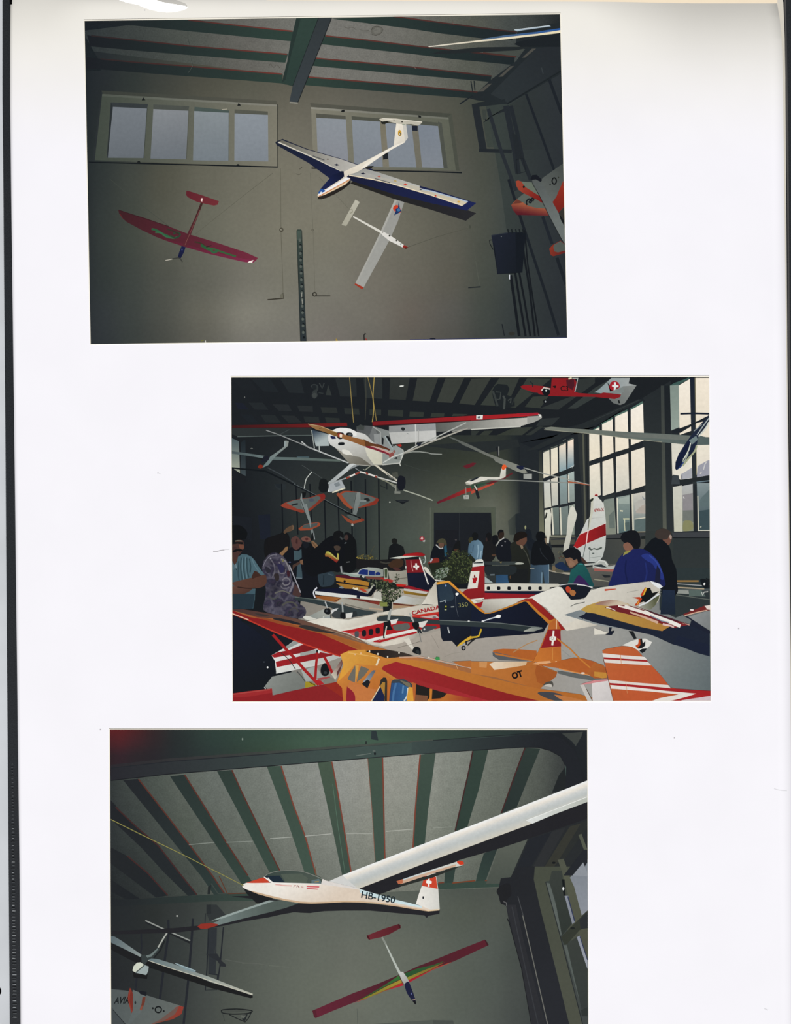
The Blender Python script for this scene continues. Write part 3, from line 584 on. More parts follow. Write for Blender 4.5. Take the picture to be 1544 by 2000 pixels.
# ------------------------------------------------ middle print: model aircraft show in a hall
photo([(451.5, 737.5), (1384, 736.5), (1387, 1368.5), (454.5, 1370)], [(450.5, 734.5), (1384.5, 733.5), (1388, 1370), (453.5, 1371.5)],
      'middle colour print, visitors among many model aircraft on tables', PHOTOPAPER)
at('0')
hall = N('ceiling', None, 'dark hall ceiling'); hall.p('445 730 1395 730 1395 1380 445 1380', '1b1f23')
at('a'); cp = N('ceiling_panels', None, 'grey panels between dark roof beams')
for q, c in (('100 110 300 100 400 240 200 235', '1d2125'), ('330 100 560 100 670 262 480 255', '1f2428'), ('690 100 940 90 990 278 800 270', '23282b'), ('1380 90 1640 90 1650 320 1440 317', '262b2d'),
    ('1735 90 1970 90 1970 345 1755 335', '2a2f30'), ('2070 90 2315 85 2264 362 2058 350', '2f3331 2d312f 2070 90 2060 350'), ('2409 90 2670 85 2564 382 2352 370', '353935'), ('2764 90 3000 85 2845 397 2652 387', '383c37'),
    ('3090 95 3334 85 3130 425 2935 405', '373b36'), ('3440 88 3690 88 3530 440 3205 425', '363b36'), ('3790 88 4090 95 3640 460 3560 450', '353a35'), ('4420 100 4640 80 4640 150 4180 485 3945 468 4390 300', '2f3433'),
    ('3860 320 4060 310 3950 465 3760 450', '343934'), ('4640 210 4860 85 5070 90 4640 330 4400 470 4300 470', '343a39'),
    ('120 395 220 400 290 480 160 475', '1b1f2a'), ('290 395 470 395 540 487 370 482', '22272a'), ('590 415 790 420 835 502 670 496', '25292c'), ('900 430 1095 440 1100 512 930 506', '272b2d'), ('1195 452 1390 455 1410 525 1215 520', '2a2e2d'), ('1490 465 1675 472 1685 545 1500 535', '2a2f2e'),
    ('1810 480 1955 485 1955 552 1810 550', '2c312f'), ('2044 488 2234 490 2230 572 2040 560', '2e332f'), ('2314 510 2494 515 2484 577 2310 570', '303530'), ('2590 525 2750 530 2744 572 2575 575', '313631'), ('2860 535 3044 540 2990 560 2845 565', '333833'),
    ('180 540 330 545 400 640 290 640', '1c2126'), ('440 545 620 550 695 645 500 640', '23282a'), ('700 555 870 560 955 642 790 645', '25292b'), ('980 568 1170 575 1185 645 1000 638', '26 2b2c'.replace(' ', '')), ('1250 580 1430 590 1440 645 1270 645', '292e2d'),
    ('3088 745 3190 750 3090 860', '30353 2'.replace(' ', '')), ('3250 750 3360 745 3235 872 3110 870', '333832'), ('3585 725 3690 710 3430 882 3240 880', '343932'), ('3680 710 3860 700 3620 885 3440 882', '363b35'), ('3940 690 4010 700 3760 890 3640 885', '2f3432'), ('3960 600 4200 580 4100 680 3900 690', '2c3132')): cp.p(q, c)
cp.l('3088 880 3730 905', 3, '20252a')
at('b'); N('ceiling_light', None).p('640 186 660 178 698 180 690 192 650 196', 'dfe2da')
at('a'); hl = N('hanging_lamp', None, 'dim bell lamps under the ceiling'); hl.k('1070 190 1110 160 1160 180 1165 230 1150 260 1158 310 1120 345 1085 320 1090 270 1110 230', '30353 6'.replace(' ', '')).k('1090 190 1115 172 1145 190 1140 225 1110 235', '1e2326').e(1120, 305, 28, 32, '3d4241'); hl.l('1180 150 1215 215 1240 150', 2.4, '383d3d').p('1290 170 1335 305 1260 300', '30353 4'.replace(' ', '')).l('1170 270 1230 280', 2, '2e3334')
at('c'); hf = N('heater_fan', None, 'dark heater hanging from the ceiling'); hf.p('290 190 330 160 450 170 480 220 450 300 540 330 545 440 400 470 300 430 270 330 260 250', '1d2225'); hf.l('270 250 300 330 330 440', 4, '363b3a').l('310 260 370 265 360 350 320 355', 2, '3d4240').l('400 310 420 350 410 480', 4, '42474 5'.replace(' ', '')).l('460 370 500 340 490 400', 3, '3d4240').l('540 340 510 420', 2, '2c3131')

bw = N('wall', None, 'grey back wall of the hall'); at('0')
bw.grid([683, 712, 740, 800, 845, 900, 960, 985, 1004, 1016, 1060], [850, 900, 950, 1000, 1050, 1130], [
 '20262a 24292b 272c2c 2a2f2d 2c312e 2d322e 2f342f 2b302d 22282a 1d2226 1b1f24', '23292b 272d2d 2c3130 2e332f 30352f 343930 383d34 353a33 262b2c 1d2226 1b1f24',
 '252b2d 2c3232 343a36 3a3f3b 3f443c 464b41 505549 4b4f44 373c38 22272b 1c2025', '272e2f 30373 5 3a413c 444a44 4c5148 50554a 62655a 5a5d51 454a44 252a2e 1c2025'.replace('30373 5', '303735'),
 '272e2f 333a37 3d443f 485049 50564c 51564b 60635a 5a5d53 4a4f49 2b3034 1c2025', '252c2d 30363 3 394039 434942 4a5047 4c5147 5a5d54 555850 464b46 2b3034 1c2025'.replace('30363 3', '303633')], 4)
bw.p('820 870 1010 858 1015 872 950 885', '262b2c')
lw = N('wall', None, 'dark side wall with black uprights')
lw.grid([445, 480, 510, 545, 580, 620, 660, 690], [850, 900, 960, 1040, 1130], ['181b20 1b1f22 1d2124 1f2326 202527 22272a 24292b 262b2d', '181c20 1b1f23 1e2326 22272a 252a2c 272c2d 282d2e 2a2f30',
 '16191f 1a1e22 1e2326 24292b 2a2f30 2d3231 2d3332 2d3433', '14171c 181b20 1b1f23 202528 2a302f 2e3433 30363 5 30373 5'.replace('30363 5', '303635').replace('30373 5', '303735'), '14171c 161a1f 181b20 1c2025 24292b 2b3030 2d3332 2e3433'], 3)
at('e'); lw.p('410 390 560 380 565 700 440 700', '1a1f2a').p('100 400 330 420 330 720 100 560', '1a1e24').p('610 0 760 0 765 60 700 90 640 60', '272d30').p('625 0 690 0 690 60 640 40', '20262b')
up = [(705, 0, 728, 900), (885, 0, 910, 640), (1060, 0, 1085, 600), (1245, 190, 1258, 720), (1415, 130, 1428, 620)]
for x0, y0, x1, y1 in up: N('upright', None).l('%d %d %d %d' % (x0, y0, x1, y1), 2.6, '12161b')
at('f')
for x0, y0, x1, y1 in ((35, -40, 50, 760), (213, -60, 226, 890), (380, -90, 388, 960)): N('upright', None).l('%d %d %d %d' % (x0, y0, x1, y1), 2.8, '12161b')
N('wall_frame', None).l('400 20 480 60 485 0', 1.6, '1e2426').l('480 -60 485 70', 2, '1c2125')
at('f'); dr = N('doorway', None, 'dark doorway with a pale green frame')
dr.p('1028 292 1850 295 1850 1100 1028 1100', '4a5046 50564b 1028 600 1850 600'); dr.p('1073 362 1800 362 1806 1100 1073 1100', '1d2127 1a1d21 1100 400 1600 1000'); dr.l('1030 300 1030 980', 1.4, '5a6055'); dr.l('1395 365 1395 800', 1.4, '272a2e').p('1090 580 1380 580 1380 800 1090 800', '1a1c21')
at('g'); bw.p('245 300 292 298 300 700 262 700', '505649')
N('wall_speaker', None, 'dark loudspeaker box on the back wall').p('550 380 590 370 700 370 700 660 560 650', '23292d 20252a 550 400 700 600'); bw.p('460 470 555 380 555 640 480 640', '454a44 31373 5 460 500 555 500'.replace('31373 5', '313735'))
at('f'); sg = N('sign', None, 'small red disc sign on the back wall'); sg.e(925, 688, 33, 31, '8a3038'); sg.p('905 695 918 668 928 660 940 690 930 702', 'd2a9a5'); sg.p('928 715 965 705 960 730 940 730', 'a9aaa4')
N('wall_lamp', None).p('588 205 680 200 770 210 740 225 710 240 680 258 650 238 610 225', '171b1f').p('600 208 760 212 700 222 640 220', '2b3033'); N('wall_lamp', None).e(521, 230, 9, 9, 'c4c6bc')

# right-hand columns and windows
at('d'); cw = N('column', None, 'dark wall and column between the tall windows')
cw.p('-930 2400 -930 900 -660 1000 -640 780 0 620 620 360 960 180 1250 80 1460 80 1460 3200 -700 3200 -700 2400', '22272b'); cw.p('600 340 960 120 985 1420 985 2050 640 2050', '24292c 31373 6 700 200 800 2000'.replace('31373 6', '313736')); cw.p('835 180 875 180 910 2050 862 2050', '3a3f3d 54574e 850 300 880 1900'); cw.p('880 180 955 180 985 2000 915 2050', '1d2226 2a2f32 900 300 950 1900'); cw.p('-210 760 -70 680 -50 2080 -130 2080', '2b2f30'); cw.l('-140 790 -110 2000', 3.4, '54564a').l('-100 760 -75 2050', 3, '20242 6'.replace(' ', '')); cw.p('-695 1000 -660 990 -625 2100 -690 2100', '2b2f2e 6a6b58 -670 1000 -660 2000'); cw.l('-700 960 -360 800', 3, '2c3133')
at('d'); cw.p('-930 900 -640 700 -60 760 600 330 640 380 20 690 -700 1000', '1d2227'); cw.p('-300 720 0 590 560 350 610 360 0 660 -700 980 -860 1000', '25 2a2c'.replace(' ', '')).l('0 615 560 365', 1, '363c3d')
win = N('window', None, 'far tall hall window'); at('c')
for q, c in (('900 1025 980 990 988 1312 905 1345', 'd8d3c1 e0d8c0 940 1000 940 1330'), ('1000 978 1083 955 1090 1272 1000 1308', 'e6dfcb e3d9c4 1040 960 1040 1290'), ('1103 945 1186 903 1192 1236 1105 1268', 'e0d4c2 8da3a8 1140 960 1145 1240'), ('1212 885 1283 850 1287 1196 1208 1228', 'e8d9c8 8198a0 1250 930 1250 1190'),
             ('910 1390 985 1360 1005 1705 918 1720', 'cfd0c8 c9c8b8 940 1380 960 1700'), ('1000 1355 1085 1328 1090 1680 1012 1695', 'd9d2c2 b8bab0 1040 1340 1050 1690'), ('1105 1322 1198 1295 1210 1660 1116 1676', '8fa2a2 7a8886 1150 1310 1160 1660'), ('1215 1285 1290 1258 1298 1638 1222 1652', 'a6b4b0 87928c 1250 1270 1260 1640'),
             ('920 1745 990 1735 1000 2062 925 2065', 'cfcdbd c2c1b0 950 1740 960 2060'), ('1010 1718 1098 1705 1106 2055 1026 2055', '6c7872 59635f 1050 1710 1060 2050'), ('1112 1712 1216 1692 1222 2055 1126 2055', '74817d 66706b 1160 1700 1170 2050'), ('1226 1688 1300 1670 1296 2055 1232 2055', '98a196 7c857b 1260 1680 1260 2050')): N('window_pane', win).p(q, c)
wf = N('window_bars', win); wf.l('1010 1720 1030 2055', 3, 'd5d2c0').l('1116 1715 1130 2055', 3, 'cfccba').l('1220 1300 1225 1650', 2.4, 'd8d4c4').l('1150 870 1186 855', 1, '707a70'); wf.l('905 1012 980 985', 1.6, '59605a').l('1000 965 1083 938', 1.8, '5a615a').l('1103 930 1186 895', 1.8, '5a615a').l('1210 875 1283 838', 2, '5a625b')
win.p('915 2062 1300 2062 1310 2085 920 2085', '8a8a78 5a5c50 915 2070 1300 2070'); win.p('900 2085 1330 2085 1330 2150 930 2150', '2c2f33')
for q in ('1262 1225 1290 1170 1285 1195', '1210 1225 1286 1180 1286 1196'): win.p(q, 'b8c2c0')
at('d'); win = N('window', None, 'middle tall hall window')
for q, c in (('-64 770 68 700 78 1080 -62 1130', 'e9e1cf e6dcc6 0 720 10 1100'), ('98 668 230 603 242 1022 100 1082', 'f2e8d8 eee2cc 160 640 170 1050'), ('262 572 416 505 432 965 265 1015', 'f3e9da efe4cf 340 540 340 990'), ('458 487 611 403 625 868 460 932', 'f4ecdf efe5d2 530 440 540 900'),
             ('-60 1190 70 1150 82 1555 -58 1612', 'e9e0ce d5d2c2 10 1180 10 1590'), ('103 1137 236 1092 250 1522 105 1570', 'ebe1cf d8d4c4 170 1120 170 1540'), ('272 1078 426 1030 438 1475 274 1525', 'ece2d0 cfccbf 350 1060 350 1500'), ('463 1008 626 956 641 1432 470 1492', 'ece3d2 e0d6c4 540 980 550 1460')): N('window_pane', win).p(q, c)
at('h')
for q, c in (('108 200 248 178 278 635 150 645', '7c857d 83887a 170 200 210 630'), ('280 168 443 138 450 590 290 625', '8a9690 566a6a 350 150 370 600'), ('470 130 640 100 642 600 488 612', 'c9c5ba 66757 5 540 120 560 600'.replace('66757 5', '667575'))): N('window_pane', win).p(q, c)
vw = N('window_view', win); vw.p('508 260 560 200 640 180 640 330 515 340', 'b3b0a8').p('520 345 600 270 642 255 642 375 530 370', 'aba298').p('505 440 642 420 642 592 510 600', '5b6a69').l('505 442 642 425', 1.8, 'd2cdb8').p('300 190 440 150 440 250 310 250', '9ba79f').l('325 338 360 342', 2.4, 'd8d5b8').l('362 440 440 440', 2.4, 'cfcfa8').l('380 450 385 590', 2, 'c5c6a8').p('385 490 440 480 445 580 390 585', '50605f').p('180 400 250 330 260 560 190 560', '66706a').l('605 160 630 200', 2, '8a8f92'); vw.l('288 180 298 620', 2.4, 'd9d6c4').l('476 130 490 610', 3, 'd2cdba').l('500 606 642 602', 2, '8a8068')
sl_ = N('window_sill', win); sl_.p('145 640 650 612 655 690 148 695', '3d4041').l('148 690 335 688', 2, '15181a').p('585 660 640 655 645 695 590 697', '1d2222')
at('d'); rv = N('window_bars', win)
for q in ('82 660 230 578 230 603 98 668', '250 560 415 480 416 506 262 572', '450 470 608 375 611 404 458 487', '-64 760 60 690 68 702 -64 772'): rv.p(q, '4c6a60')
rv.l('66 640 90 1500', 1, '22282b').l('430 985 440 1420', 1, '2a2c2c').l('248 1085 262 1500', 1, '2a2c2c')
at('d'); win = N('window', None, 'nearest tall hall window at the right edge')
win.p('950 180 1058 168 1078 700 965 745', '7f8d85 93a096 960 200 1060 700'); win.p('950 180 1060 170 1200 90 1190 80 1000 150', '3d5a55')
for q, c in (('1060 180 1200 98 1217 750 1072 800', 'f4ebdc ede2cf 1130 150 1140 760'), ('1270 85 1450 85 1450 830 1272 820', 'efe4d2 eadfcb 1350 100 1350 800'), ('968 900 1232 912 1236 1345 1080 1362 980 1310', 'd5d2c4 e6e0d0 980 950 1200 1200'), ('1280 925 1455 925 1455 1320 1283 1335', 'e9e1d0 e2dacb 1360 930 1360 1300')): N('window_pane', win).p(q, c)
vw = N('window_view', win); vw.p('1085 1295 1150 1260 1232 1205 1236 1342 1085 1360', 'a9aab0').p('1300 1190 1400 1135 1450 1110 1455 1305 1285 1332', '9a9ba6').l('1370 1240 1390 1170 1410 1140', 2, 'c9c8c6').l('1330 1290 1345 1270', 2, 'd8d4cc')
bars = N('window_bars', win); bars.p('1200 85 1272 85 1290 1420 1232 1420', '1c2330 2b3134 1230 200 1250 1300'); bars.l('1265 85 1285 1300', 1.2, '8a8468'); bars.p('1072 1370 1455 1305 1455 1372 1078 1405', '23282b').l('1285 1395 1455 1375', 2, '6c7f88'); bars.p('985 1300 1060 1310 1075 1420 965 1420', '3a4145').l('1100 1310 1100 1350', 2, '7a7c80')
at('h')
for q, c in (('985 40 1098 20 1108 600 1002 600', 'c9c8bc c2c1ae 1000 50 1050 600'), ('1098 30 1236 0 1246 592 1108 597', 'b4b5b4 7f8472 1160 20 1170 590'), ('1288 -10 1455 -10 1455 588 1302 590', '7f8c8e 33444a 1300 50 1440 580')): N('window_pane', win).p(q, c)
vw.p('1110 140 1235 115 1240 330 1112 335', '8b888a').p('1112 335 1240 330 1244 480 1112 470', '70756f').k('1120 480 1170 460 1230 480 1235 570 1120 590', '84845f').l('1122 160 1130 185', 2, 'd5d4d0').p('1320 340 1455 320 1455 585 1315 588', '3a4c51').k('1330 200 1400 120 1455 80 1455 260 1340 280', '5c6c6e').l('1300 150 1308 588', 2, 'cfcdb8').l('1300 586 1455 586', 1.6, 'd0cfc0').l('1330 540 1345 545', 2.6, 'b5b8a8')
N('window_sill', win).p('975 612 1455 605 1455 675 985 672', '3c3f43').l('975 678 1455 680', 1.8, '15191c')
at('h'); lo_ = N('wall', None, 'grey wall below the windows'); lo_.p('90 695 640 692 640 1100 60 1000', '3c403f 494a44 120 980 600 720'); lo_.p('950 684 1460 684 1460 1300 1000 1300', '2d3334 2f3535 1000 700 1400 1200'); lo_.p('640 600 960 590 985 700 1000 1200 640 1100', '303635')
at('g'); lo_.p('985 680 1300 660 1300 760 1000 765', '4a4b42').p('1000 765 1160 770 1160 800 1020 806', '16191c').p('1010 800 1180 800 1180 1100 1010 1060', '4d4f48 44474 2 1010 800 1180 1050'.replace('44474 2', '444742')); lo_.p('1000 690 1300 670 1300 700 1000 705', '2f3237')

# floor and table
at('0'); fl = N('floor', None, 'dark hall floor'); fl.p('445 1140 1395 1140 1395 1380 445 1380', '15191d'); fl.p('950 1105 1395 1110 1395 1300 950 1200', '2c3233 2b3537 960 1110 1380 1250'); fl.p('1072 1112 1115 1120 1115 1150 1072 1150', '3b3f3f')
tb = N('table', None, 'pale tabletop crowded with model aircraft')
tb.grid([560, 680, 760, 860, 960, 1060, 1160, 1260, 1330, 1395], [1150, 1190, 1240, 1290, 1340, 1380], ['77736a 8a857a a39b8e a9a194 a59f94 9c988f 95938d 7c7f7c 555b5b 434b4d', '7f7b73 948d81 aba294 aaa295 a49d92 a09b92 9a9891 858784 6a6f6e 525a5b', '807c75 968f84 aaa195 a69e93 a09a91 a09b93 9c9a94 8c8e8b 767b7a 616a6b',
 '7d7a74 928c82 a29a8f 9f978c 9c968e 9a968f 9c9a95 878a88 747b7b 646d6f', '77756f 8b867d 968f86 948e85 97928b 9a968f 9b9994 7c8281 6d7677 606a6c', '77756f 8b867d 968f86 948e85 97928b 9a968f 9b9994 7c8281 6d7677 606a6c'], 4, [(590, 1150), (1395, 1150), (1395, 1380), (560, 1380)])
at('l'); fl.p('815 -40 1460 -40 1460 150 1100 270 1020 300 820 200', '2b3335'); fl.l('820 -20 1450 72', 1.6, '5c625c')
at('i'); fl.p('80 300 620 480 1000 600 560 1000 480 1200 90 1260', '161a22')

# crowd, far to near
gain(.9, .9)
at('f'); p_ = N('person', None, 'person seen from behind in a dark coat by the back wall'); p_.p('535 770 560 750 612 748 690 790 717 890 700 945 498 965 505 860 512 790', '15191c 1a1d1f 520 800 700 900'); N('head', p_).k('542 718 552 692 580 685 608 697 614 725 600 750 560 750', '1b1d1c')
p_ = N('person', None, 'person in a navy jumper bending to write'); p_.k('1045 850 1080 775 1120 755 1190 800 1225 890 1200 1000 1060 1010 1030 930', '131820'); N('collar', p_).l('1098 765 1125 790 1150 810 1190 805', 2, 'c9cac8', None, True); N('face', p_).k('1135 745 1190 735 1200 780 1165 808 1140 790', '70503f'); N('hair', p_).k('1105 740 1150 690 1210 695 1235 760 1225 790 1195 745 1140 745', '4d4a35')
N('sleeve', p_, 'red sleeve').k('1000 1000 1050 945 1110 930 1142 950 1125 1015 1040 1035', '8e2c22'); N('hand', p_).e(1025, 1015, 20, 16, 'a34a38'); N('pen', p_).l('1028 985 1056 940', 3, 'b9b9c2'); N('scarf', p_, 'teal scarf').p('1200 790 1232 765 1240 850 1232 915 1210 910', '22566e')
p_ = N('person', None, 'dim person in the dark doorway'); p_.k('1320 790 1350 740 1400 720 1400 900 1300 900', '17191b'); p_.p('1325 820 1385 815 1395 850 1340 855', '4f3226'); p_.e(1350, 704, 14, 8, '4a4646')
at('W')
p_ = N('person', None, 'person in a pale blue denim jacket seen from behind'); p_.k('505 260 555 215 605 203 655 235 676 300 660 400 640 440 540 440 500 400', '4f6f85 6f92a8 510 320 670 320'); p_.l('610 260 615 340 600 420', 2, '8fb0c2', None, True).l('560 260 550 340', 2, '46647a').l('650 330 635 430', 2, '9ab8c8'); N('head', p_).k('540 160 555 125 585 118 612 140 608 190 590 210 555 205', '16191b'); p_.k('500 200 530 170 552 185 545 215 515 240', '3b3a26')
p_ = N('person', None, 'person in dark brown beside the denim jacket'); p_.k('690 230 720 180 770 200 815 270 830 340 780 445 680 440 668 330', '1d1d1f'); N('head', p_).k('700 170 715 130 745 120 770 150 765 200 720 215', '17181b'); N('face', p_).k('700 190 715 180 722 215 705 222', '3a2c2b'); N('hand', p_).e(800, 383, 30, 12, '5a4030'); N('stick', p_).l('830 380 850 400 885 458', 2.4, '6f6440')
p_ = N('person', None, 'dark head between two visitors'); p_.k('775 170 800 148 838 155 850 220 820 260 785 250', '14161b')
p_ = N('person', None, 'balding person in navy with a light collar'); p_.k('830 260 870 210 915 185 965 205 1010 270 1030 380 1010 470 900 470 825 400', '151922'); N('head', p_).k('840 130 850 100 875 88 905 105 915 140 900 185 865 200 845 170', '33261f'); N('hair', p_).k('838 130 850 98 880 85 910 100 895 115 860 125 850 160', '15161a'); N('collar', p_).l('825 270 860 215 915 180', 2.2, 'b9b9b2'); p_.e(926, 224, 8, 8, '8e8e92').e(890, 272, 8, 8, '7e7e84'); N('jeans', p_, 'blue jeans').p('820 550 955 550 965 640 970 710 820 710', '27496a 2f5880 830 560 960 700')
p_ = N('person', None, 'dim person in blue behind the olive jacket'); p_.k('1165 130 1180 85 1215 85 1235 140 1240 190 1290 240 1260 320 1190 300', '1a212a'); p_.e(1161, 60, 10, 22, 'a5a878')
p_ = N('person', None, 'man in a dark olive jacket looking right'); p_.k('985 270 1035 225 1100 270 1150 275 1195 350 1225 500 1215 620 1180 715 985 715 960 560 1000 420', '25 2822 1f2220 1000 300 1200 600'.replace('25 28', '2528')); N('face', p_).k('1060 215 1100 180 1165 165 1178 200 1170 235 1130 275 1090 270 1055 245', '6c4838'); p_.k('1100 265 1130 275 1135 300 1115 310', '8f7a62'); N('hair', p_).k('1022 200 1040 140 1100 108 1160 118 1182 150 1165 175 1110 195 1060 225 1030 225', '1d1816'); N('hand', p_).k('980 625 1020 615 1035 640 1025 670 990 665', '7a5434'); p_.l('1130 300 1180 380 1222 520', 1.4, '4d5045', None, True); p_.p('990 540 1190 540 1180 720 985 720', '1c1f21')
p_ = N('person', None, 'person in a black jacket and blue jeans seen from behind'); N('jeans', p_, 'blue jeans').p('1222 480 1432 480 1436 560 1434 712 1385 712 1366 560 1358 560 1350 712 1218 712', '34495a 46627a 1230 600 1430 600').l('1352 580 1350 710', 2.4, '6f8ea2').l('1432 490 1435 700', 1.6, '7c98a8'); p_.k('1225 400 1250 260 1300 215 1390 230 1450 300 1500 400 1495 470 1430 490 1330 495 1235 490', '12161b'); N('head', p_).k('1282 170 1300 120 1340 105 1380 125 1395 170 1370 215 1310 225', '111418'); p_.l('1330 300 1350 360 1420 440', 1.6, '262c33', None, True); p_.p('1380 190 1405 180 1415 270 1395 240', '8e7a62'); N('hand', p_).k('1470 520 1500 500 1540 530 1530 575 1480 575', '7a6a50')
at('g'); tb2 = N('side_table', None); tb2.p('975 1080 1060 1105 1240 1115 1240 1145 1060 1120 975 1095', 'b9b09a'); tb2.p('975 1100 1240 1145 1230 1260 975 1260', '35393a'); N('paper_bag', None).k('1060 1070 1110 1040 1160 1080 1150 1115 1065 1110', '5c5a4c'); N('flower_pot', None).leaves('1080 860 1180 850 1190 960 1090 950', 40, ['4c4f36', '2c3324', '6f6a4c', '5a2c28'], (1.2, 2.6)); N('blue_bag', None).k('1060 1010 1140 980 1200 1040 1240 1080 1160 1090 1060 1050', '1b2f52')

gain()
# the tall fin and other models by the window
sf = N('model_plane', None, 'white tail fins standing before the far window'); N('fin', sf).p('918 345 985 318 1004 380 1000 480 985 620 974 748 945 742 948 660 925 560', 'd5d3c4 c2c0b0 930 360 980 700'); N('fin', sf).p('1240 300 1270 275 1295 300 1328 385 1312 460 1262 620 1225 812 1155 855 1160 780 1195 640 1212 420', 'd2d1c4 bcbbae 1240 320 1200 800'); sf.l('925 440 945 360 950 370 935 430', 2, '3a3c38')
at('H'); hp_ = N('model_plane', None, 'tall white fin with a red band and red lettering'); fn = N('fin', hp_)
fn.p('620 200 640 170 700 170 740 230 850 330 885 560 912 830 912 1120 895 1400 830 1650 740 1780 400 1790 345 1690 300 1640 200 1470 120 1400 270 1100 300 1060 450 735 490 720 512 760 530 600 545 320', 'd0d1c9 b9bdb8 560 300 700 1700'); fn.p('545 300 600 240 600 560 520 900 470 1020 480 800 530 600', 'c5c5b4')
fn.p('120 1395 275 1105 455 1030 490 1020 905 838 912 1130 450 1325 200 1455', 'a01f22 7e1a1e 300 1100 850 1100').l('268 1110 490 1015 905 835', 1, 'e8d4cc').l('480 1020 455 1120 430 1340', 2, 'e8c4c0').l('500 740 470 1000', 1.4, '3c3f3a'); fn.l('412 1350 385 1500 345 1680', 1.4, '5b6461'); N('lettering', hp_, 'red 690-X').text('690-X', 628, 560, 82, 5, '9a2c28', .80)
fn.e(672, 140, 50, 36, 'ead0c6').e(675, 155, 40, 24, '8a1c1c'); hp_.p('530 270 560 230 610 225 590 290 540 310', '22281f'); hp_.p('760 205 1130 120 1130 210 880 260 830 340', '2c3233')
N('sticker', hp_).k('480 1440 520 1420 560 1470 620 1440 680 1460 740 1440 800 1415 810 1450 700 1490 610 1470 560 1500 500 1480', '4f5852').e(600, 1575, 30, 18, '5c6460').l('510 1500 515 1760', 1, '7c8480').l('520 1680 800 1650', .7, '8a908c')
hp_.k('290 1690 330 1670 420 1760 480 1830 420 1850 330 1760', '43302a'); hp_.p('380 1830 680 1800 720 1840 400 1880', 'a9ada6').l('700 1800 760 1745 900 1770 960 1850', 2, 'c9cac2').p('780 1780 900 1790 920 1830 700 1830', '30373 c'.replace(' ', ''))
at('h'); tb3 = N('side_table', None, 'table of small models behind the blue jacket'); tb3.p('-100 1050 300 1000 290 1280 -140 1300', '5c5b55 4c4b47 0 1050 100 1280'); mp_ = N('model_plane', None); mp_.p('-20 1010 60 950 150 970 180 1040 260 1020 280 1060 150 1080 -20 1060', 'a9aca6').p('0 1060 270 1075 250 1105 0 1095', '9a5a52').p('0 1020 90 1010 160 1050 0 1050', '2c3438').p('90 1140 200 1150 200 1175 130 1180', '22262a').l('0 1040 150 1060', 1.2, 'd5d6d0').l('0 1200 180 1225', 2, '8e8c78').l('30 1000 60 965 130 970 165 1030', 2, 'd0d2cc')
at('h'); st = N('model_parts', None, 'fuselages lying on the far table at the right')
st.l('1030 1222 1310 1222', 3.4, '8f6f40').l('1030 1255 1370 1280', 1.6, '9fa0a0').l('1030 1300 1380 1320', 2.4, 'a99a80').k('1330 1200 1400 1200 1440 1250 1420 1310 1360 1290', '13171b').k('1370 1260 1385 1240 1395 1260 1380 1275', 'e6e6e2'); st.p('1010 1335 1185 1340 1190 1385 1015 1375', '8e928c').p('1190 1340 1340 1330 1400 1415 1190 1410', '55645f').l('1345 1360 1360 1400 1380 1360 1430 1355', 2, 'b9bab5').p('1400 1180 1455 1200 1455 1260 1420 1240', '181c1f'); st.e(1440, 1290, 18, 20, '191d20')

# people on the left
gain(.8, .9)
at('V')
p_ = N('person', None, 'man with his raised hand seen beyond the flowered blouse'); p_.k('540 380 640 310 760 280 840 230 920 280 940 420 900 560 780 600 560 640', '17191c'); N('hand', p_).k('840 235 880 180 930 150 985 125 1008 150 990 205 900 240 860 262', '6f543e').l('985 130 995 170 985 200', 2, '8a6c52')
p_ = N('person', None, 'man in a dark coat over a light blue shirt, fist before him'); p_.k('850 600 930 500 1010 470 1140 470 1280 500 1400 520 1500 700 1500 1000 1420 1270 1120 1270 960 1000 900 780', '151922'); N('face', p_).k('960 360 985 320 1040 300 1090 340 1130 400 1135 450 1100 480 1050 520 1000 500 975 440', '6a4540').k('1040 350 1060 345 1062 420 1035 410', '4a2c2c'); N('shirt', p_, 'light blue shirt').p('1000 530 1080 540 1125 500 1130 640 1080 680 1010 690', '4a656f').p('1060 760 1110 730 1135 880 1140 970 1045 970', '465f6a').l('1040 965 1135 972', 2, '7a8c94'); N('hand', p_).k('1095 700 1140 675 1185 680 1215 715 1190 755 1120 745', '946a4c'); N('forearm', p_).p('985 760 1100 700 1110 740 1020 790 985 850', '5a4238')
p_ = N('person', None, 'man holding his hand to his ear under the delta model'); p_.k('1130 420 1280 420 1400 520 1420 900 1200 900 1140 620', '14171d'); N('face', p_).k('1120 340 1180 305 1245 320 1275 365 1250 390 1190 390 1150 380', '8a5a4e').k('1180 340 1220 330 1235 355 1200 370', '63302e'); N('beard', p_).k('1140 390 1200 395 1240 420 1225 480 1170 490', '1c2029'); N('hand', p_).k('1280 385 1310 380 1370 430 1398 480 1370 512 1335 490 1300 450', '9c7654').l('1290 395 1330 440 1370 500', 1.6, '7a5638')
p_ = N('person', None, 'woman with dark hair in a flowered blouse seen from behind')
N('hair', p_).k('540 560 560 420 620 330 760 270 860 270 930 330 920 440 900 480 830 560 780 590 720 560 640 580 560 640', '1a1a1d'); N('neck', p_).k('778 578 830 530 870 480 910 470 900 530 860 570 820 612', 'a57a50')
b_ = N('blouse', p_, 'purple flowered blouse', FLORAL); b_.k('500 800 525 700 580 620 650 570 740 572 830 620 890 690 930 770 960 900 985 1010 1030 1080 1060 1180 1110 1250 1060 1290 1090 1370 1180 1440 1195 1530 1110 1610 900 1580 540 1490 545 1300 560 1150 530 960', '404050')
bp_ = N('blouse_pattern', p_)
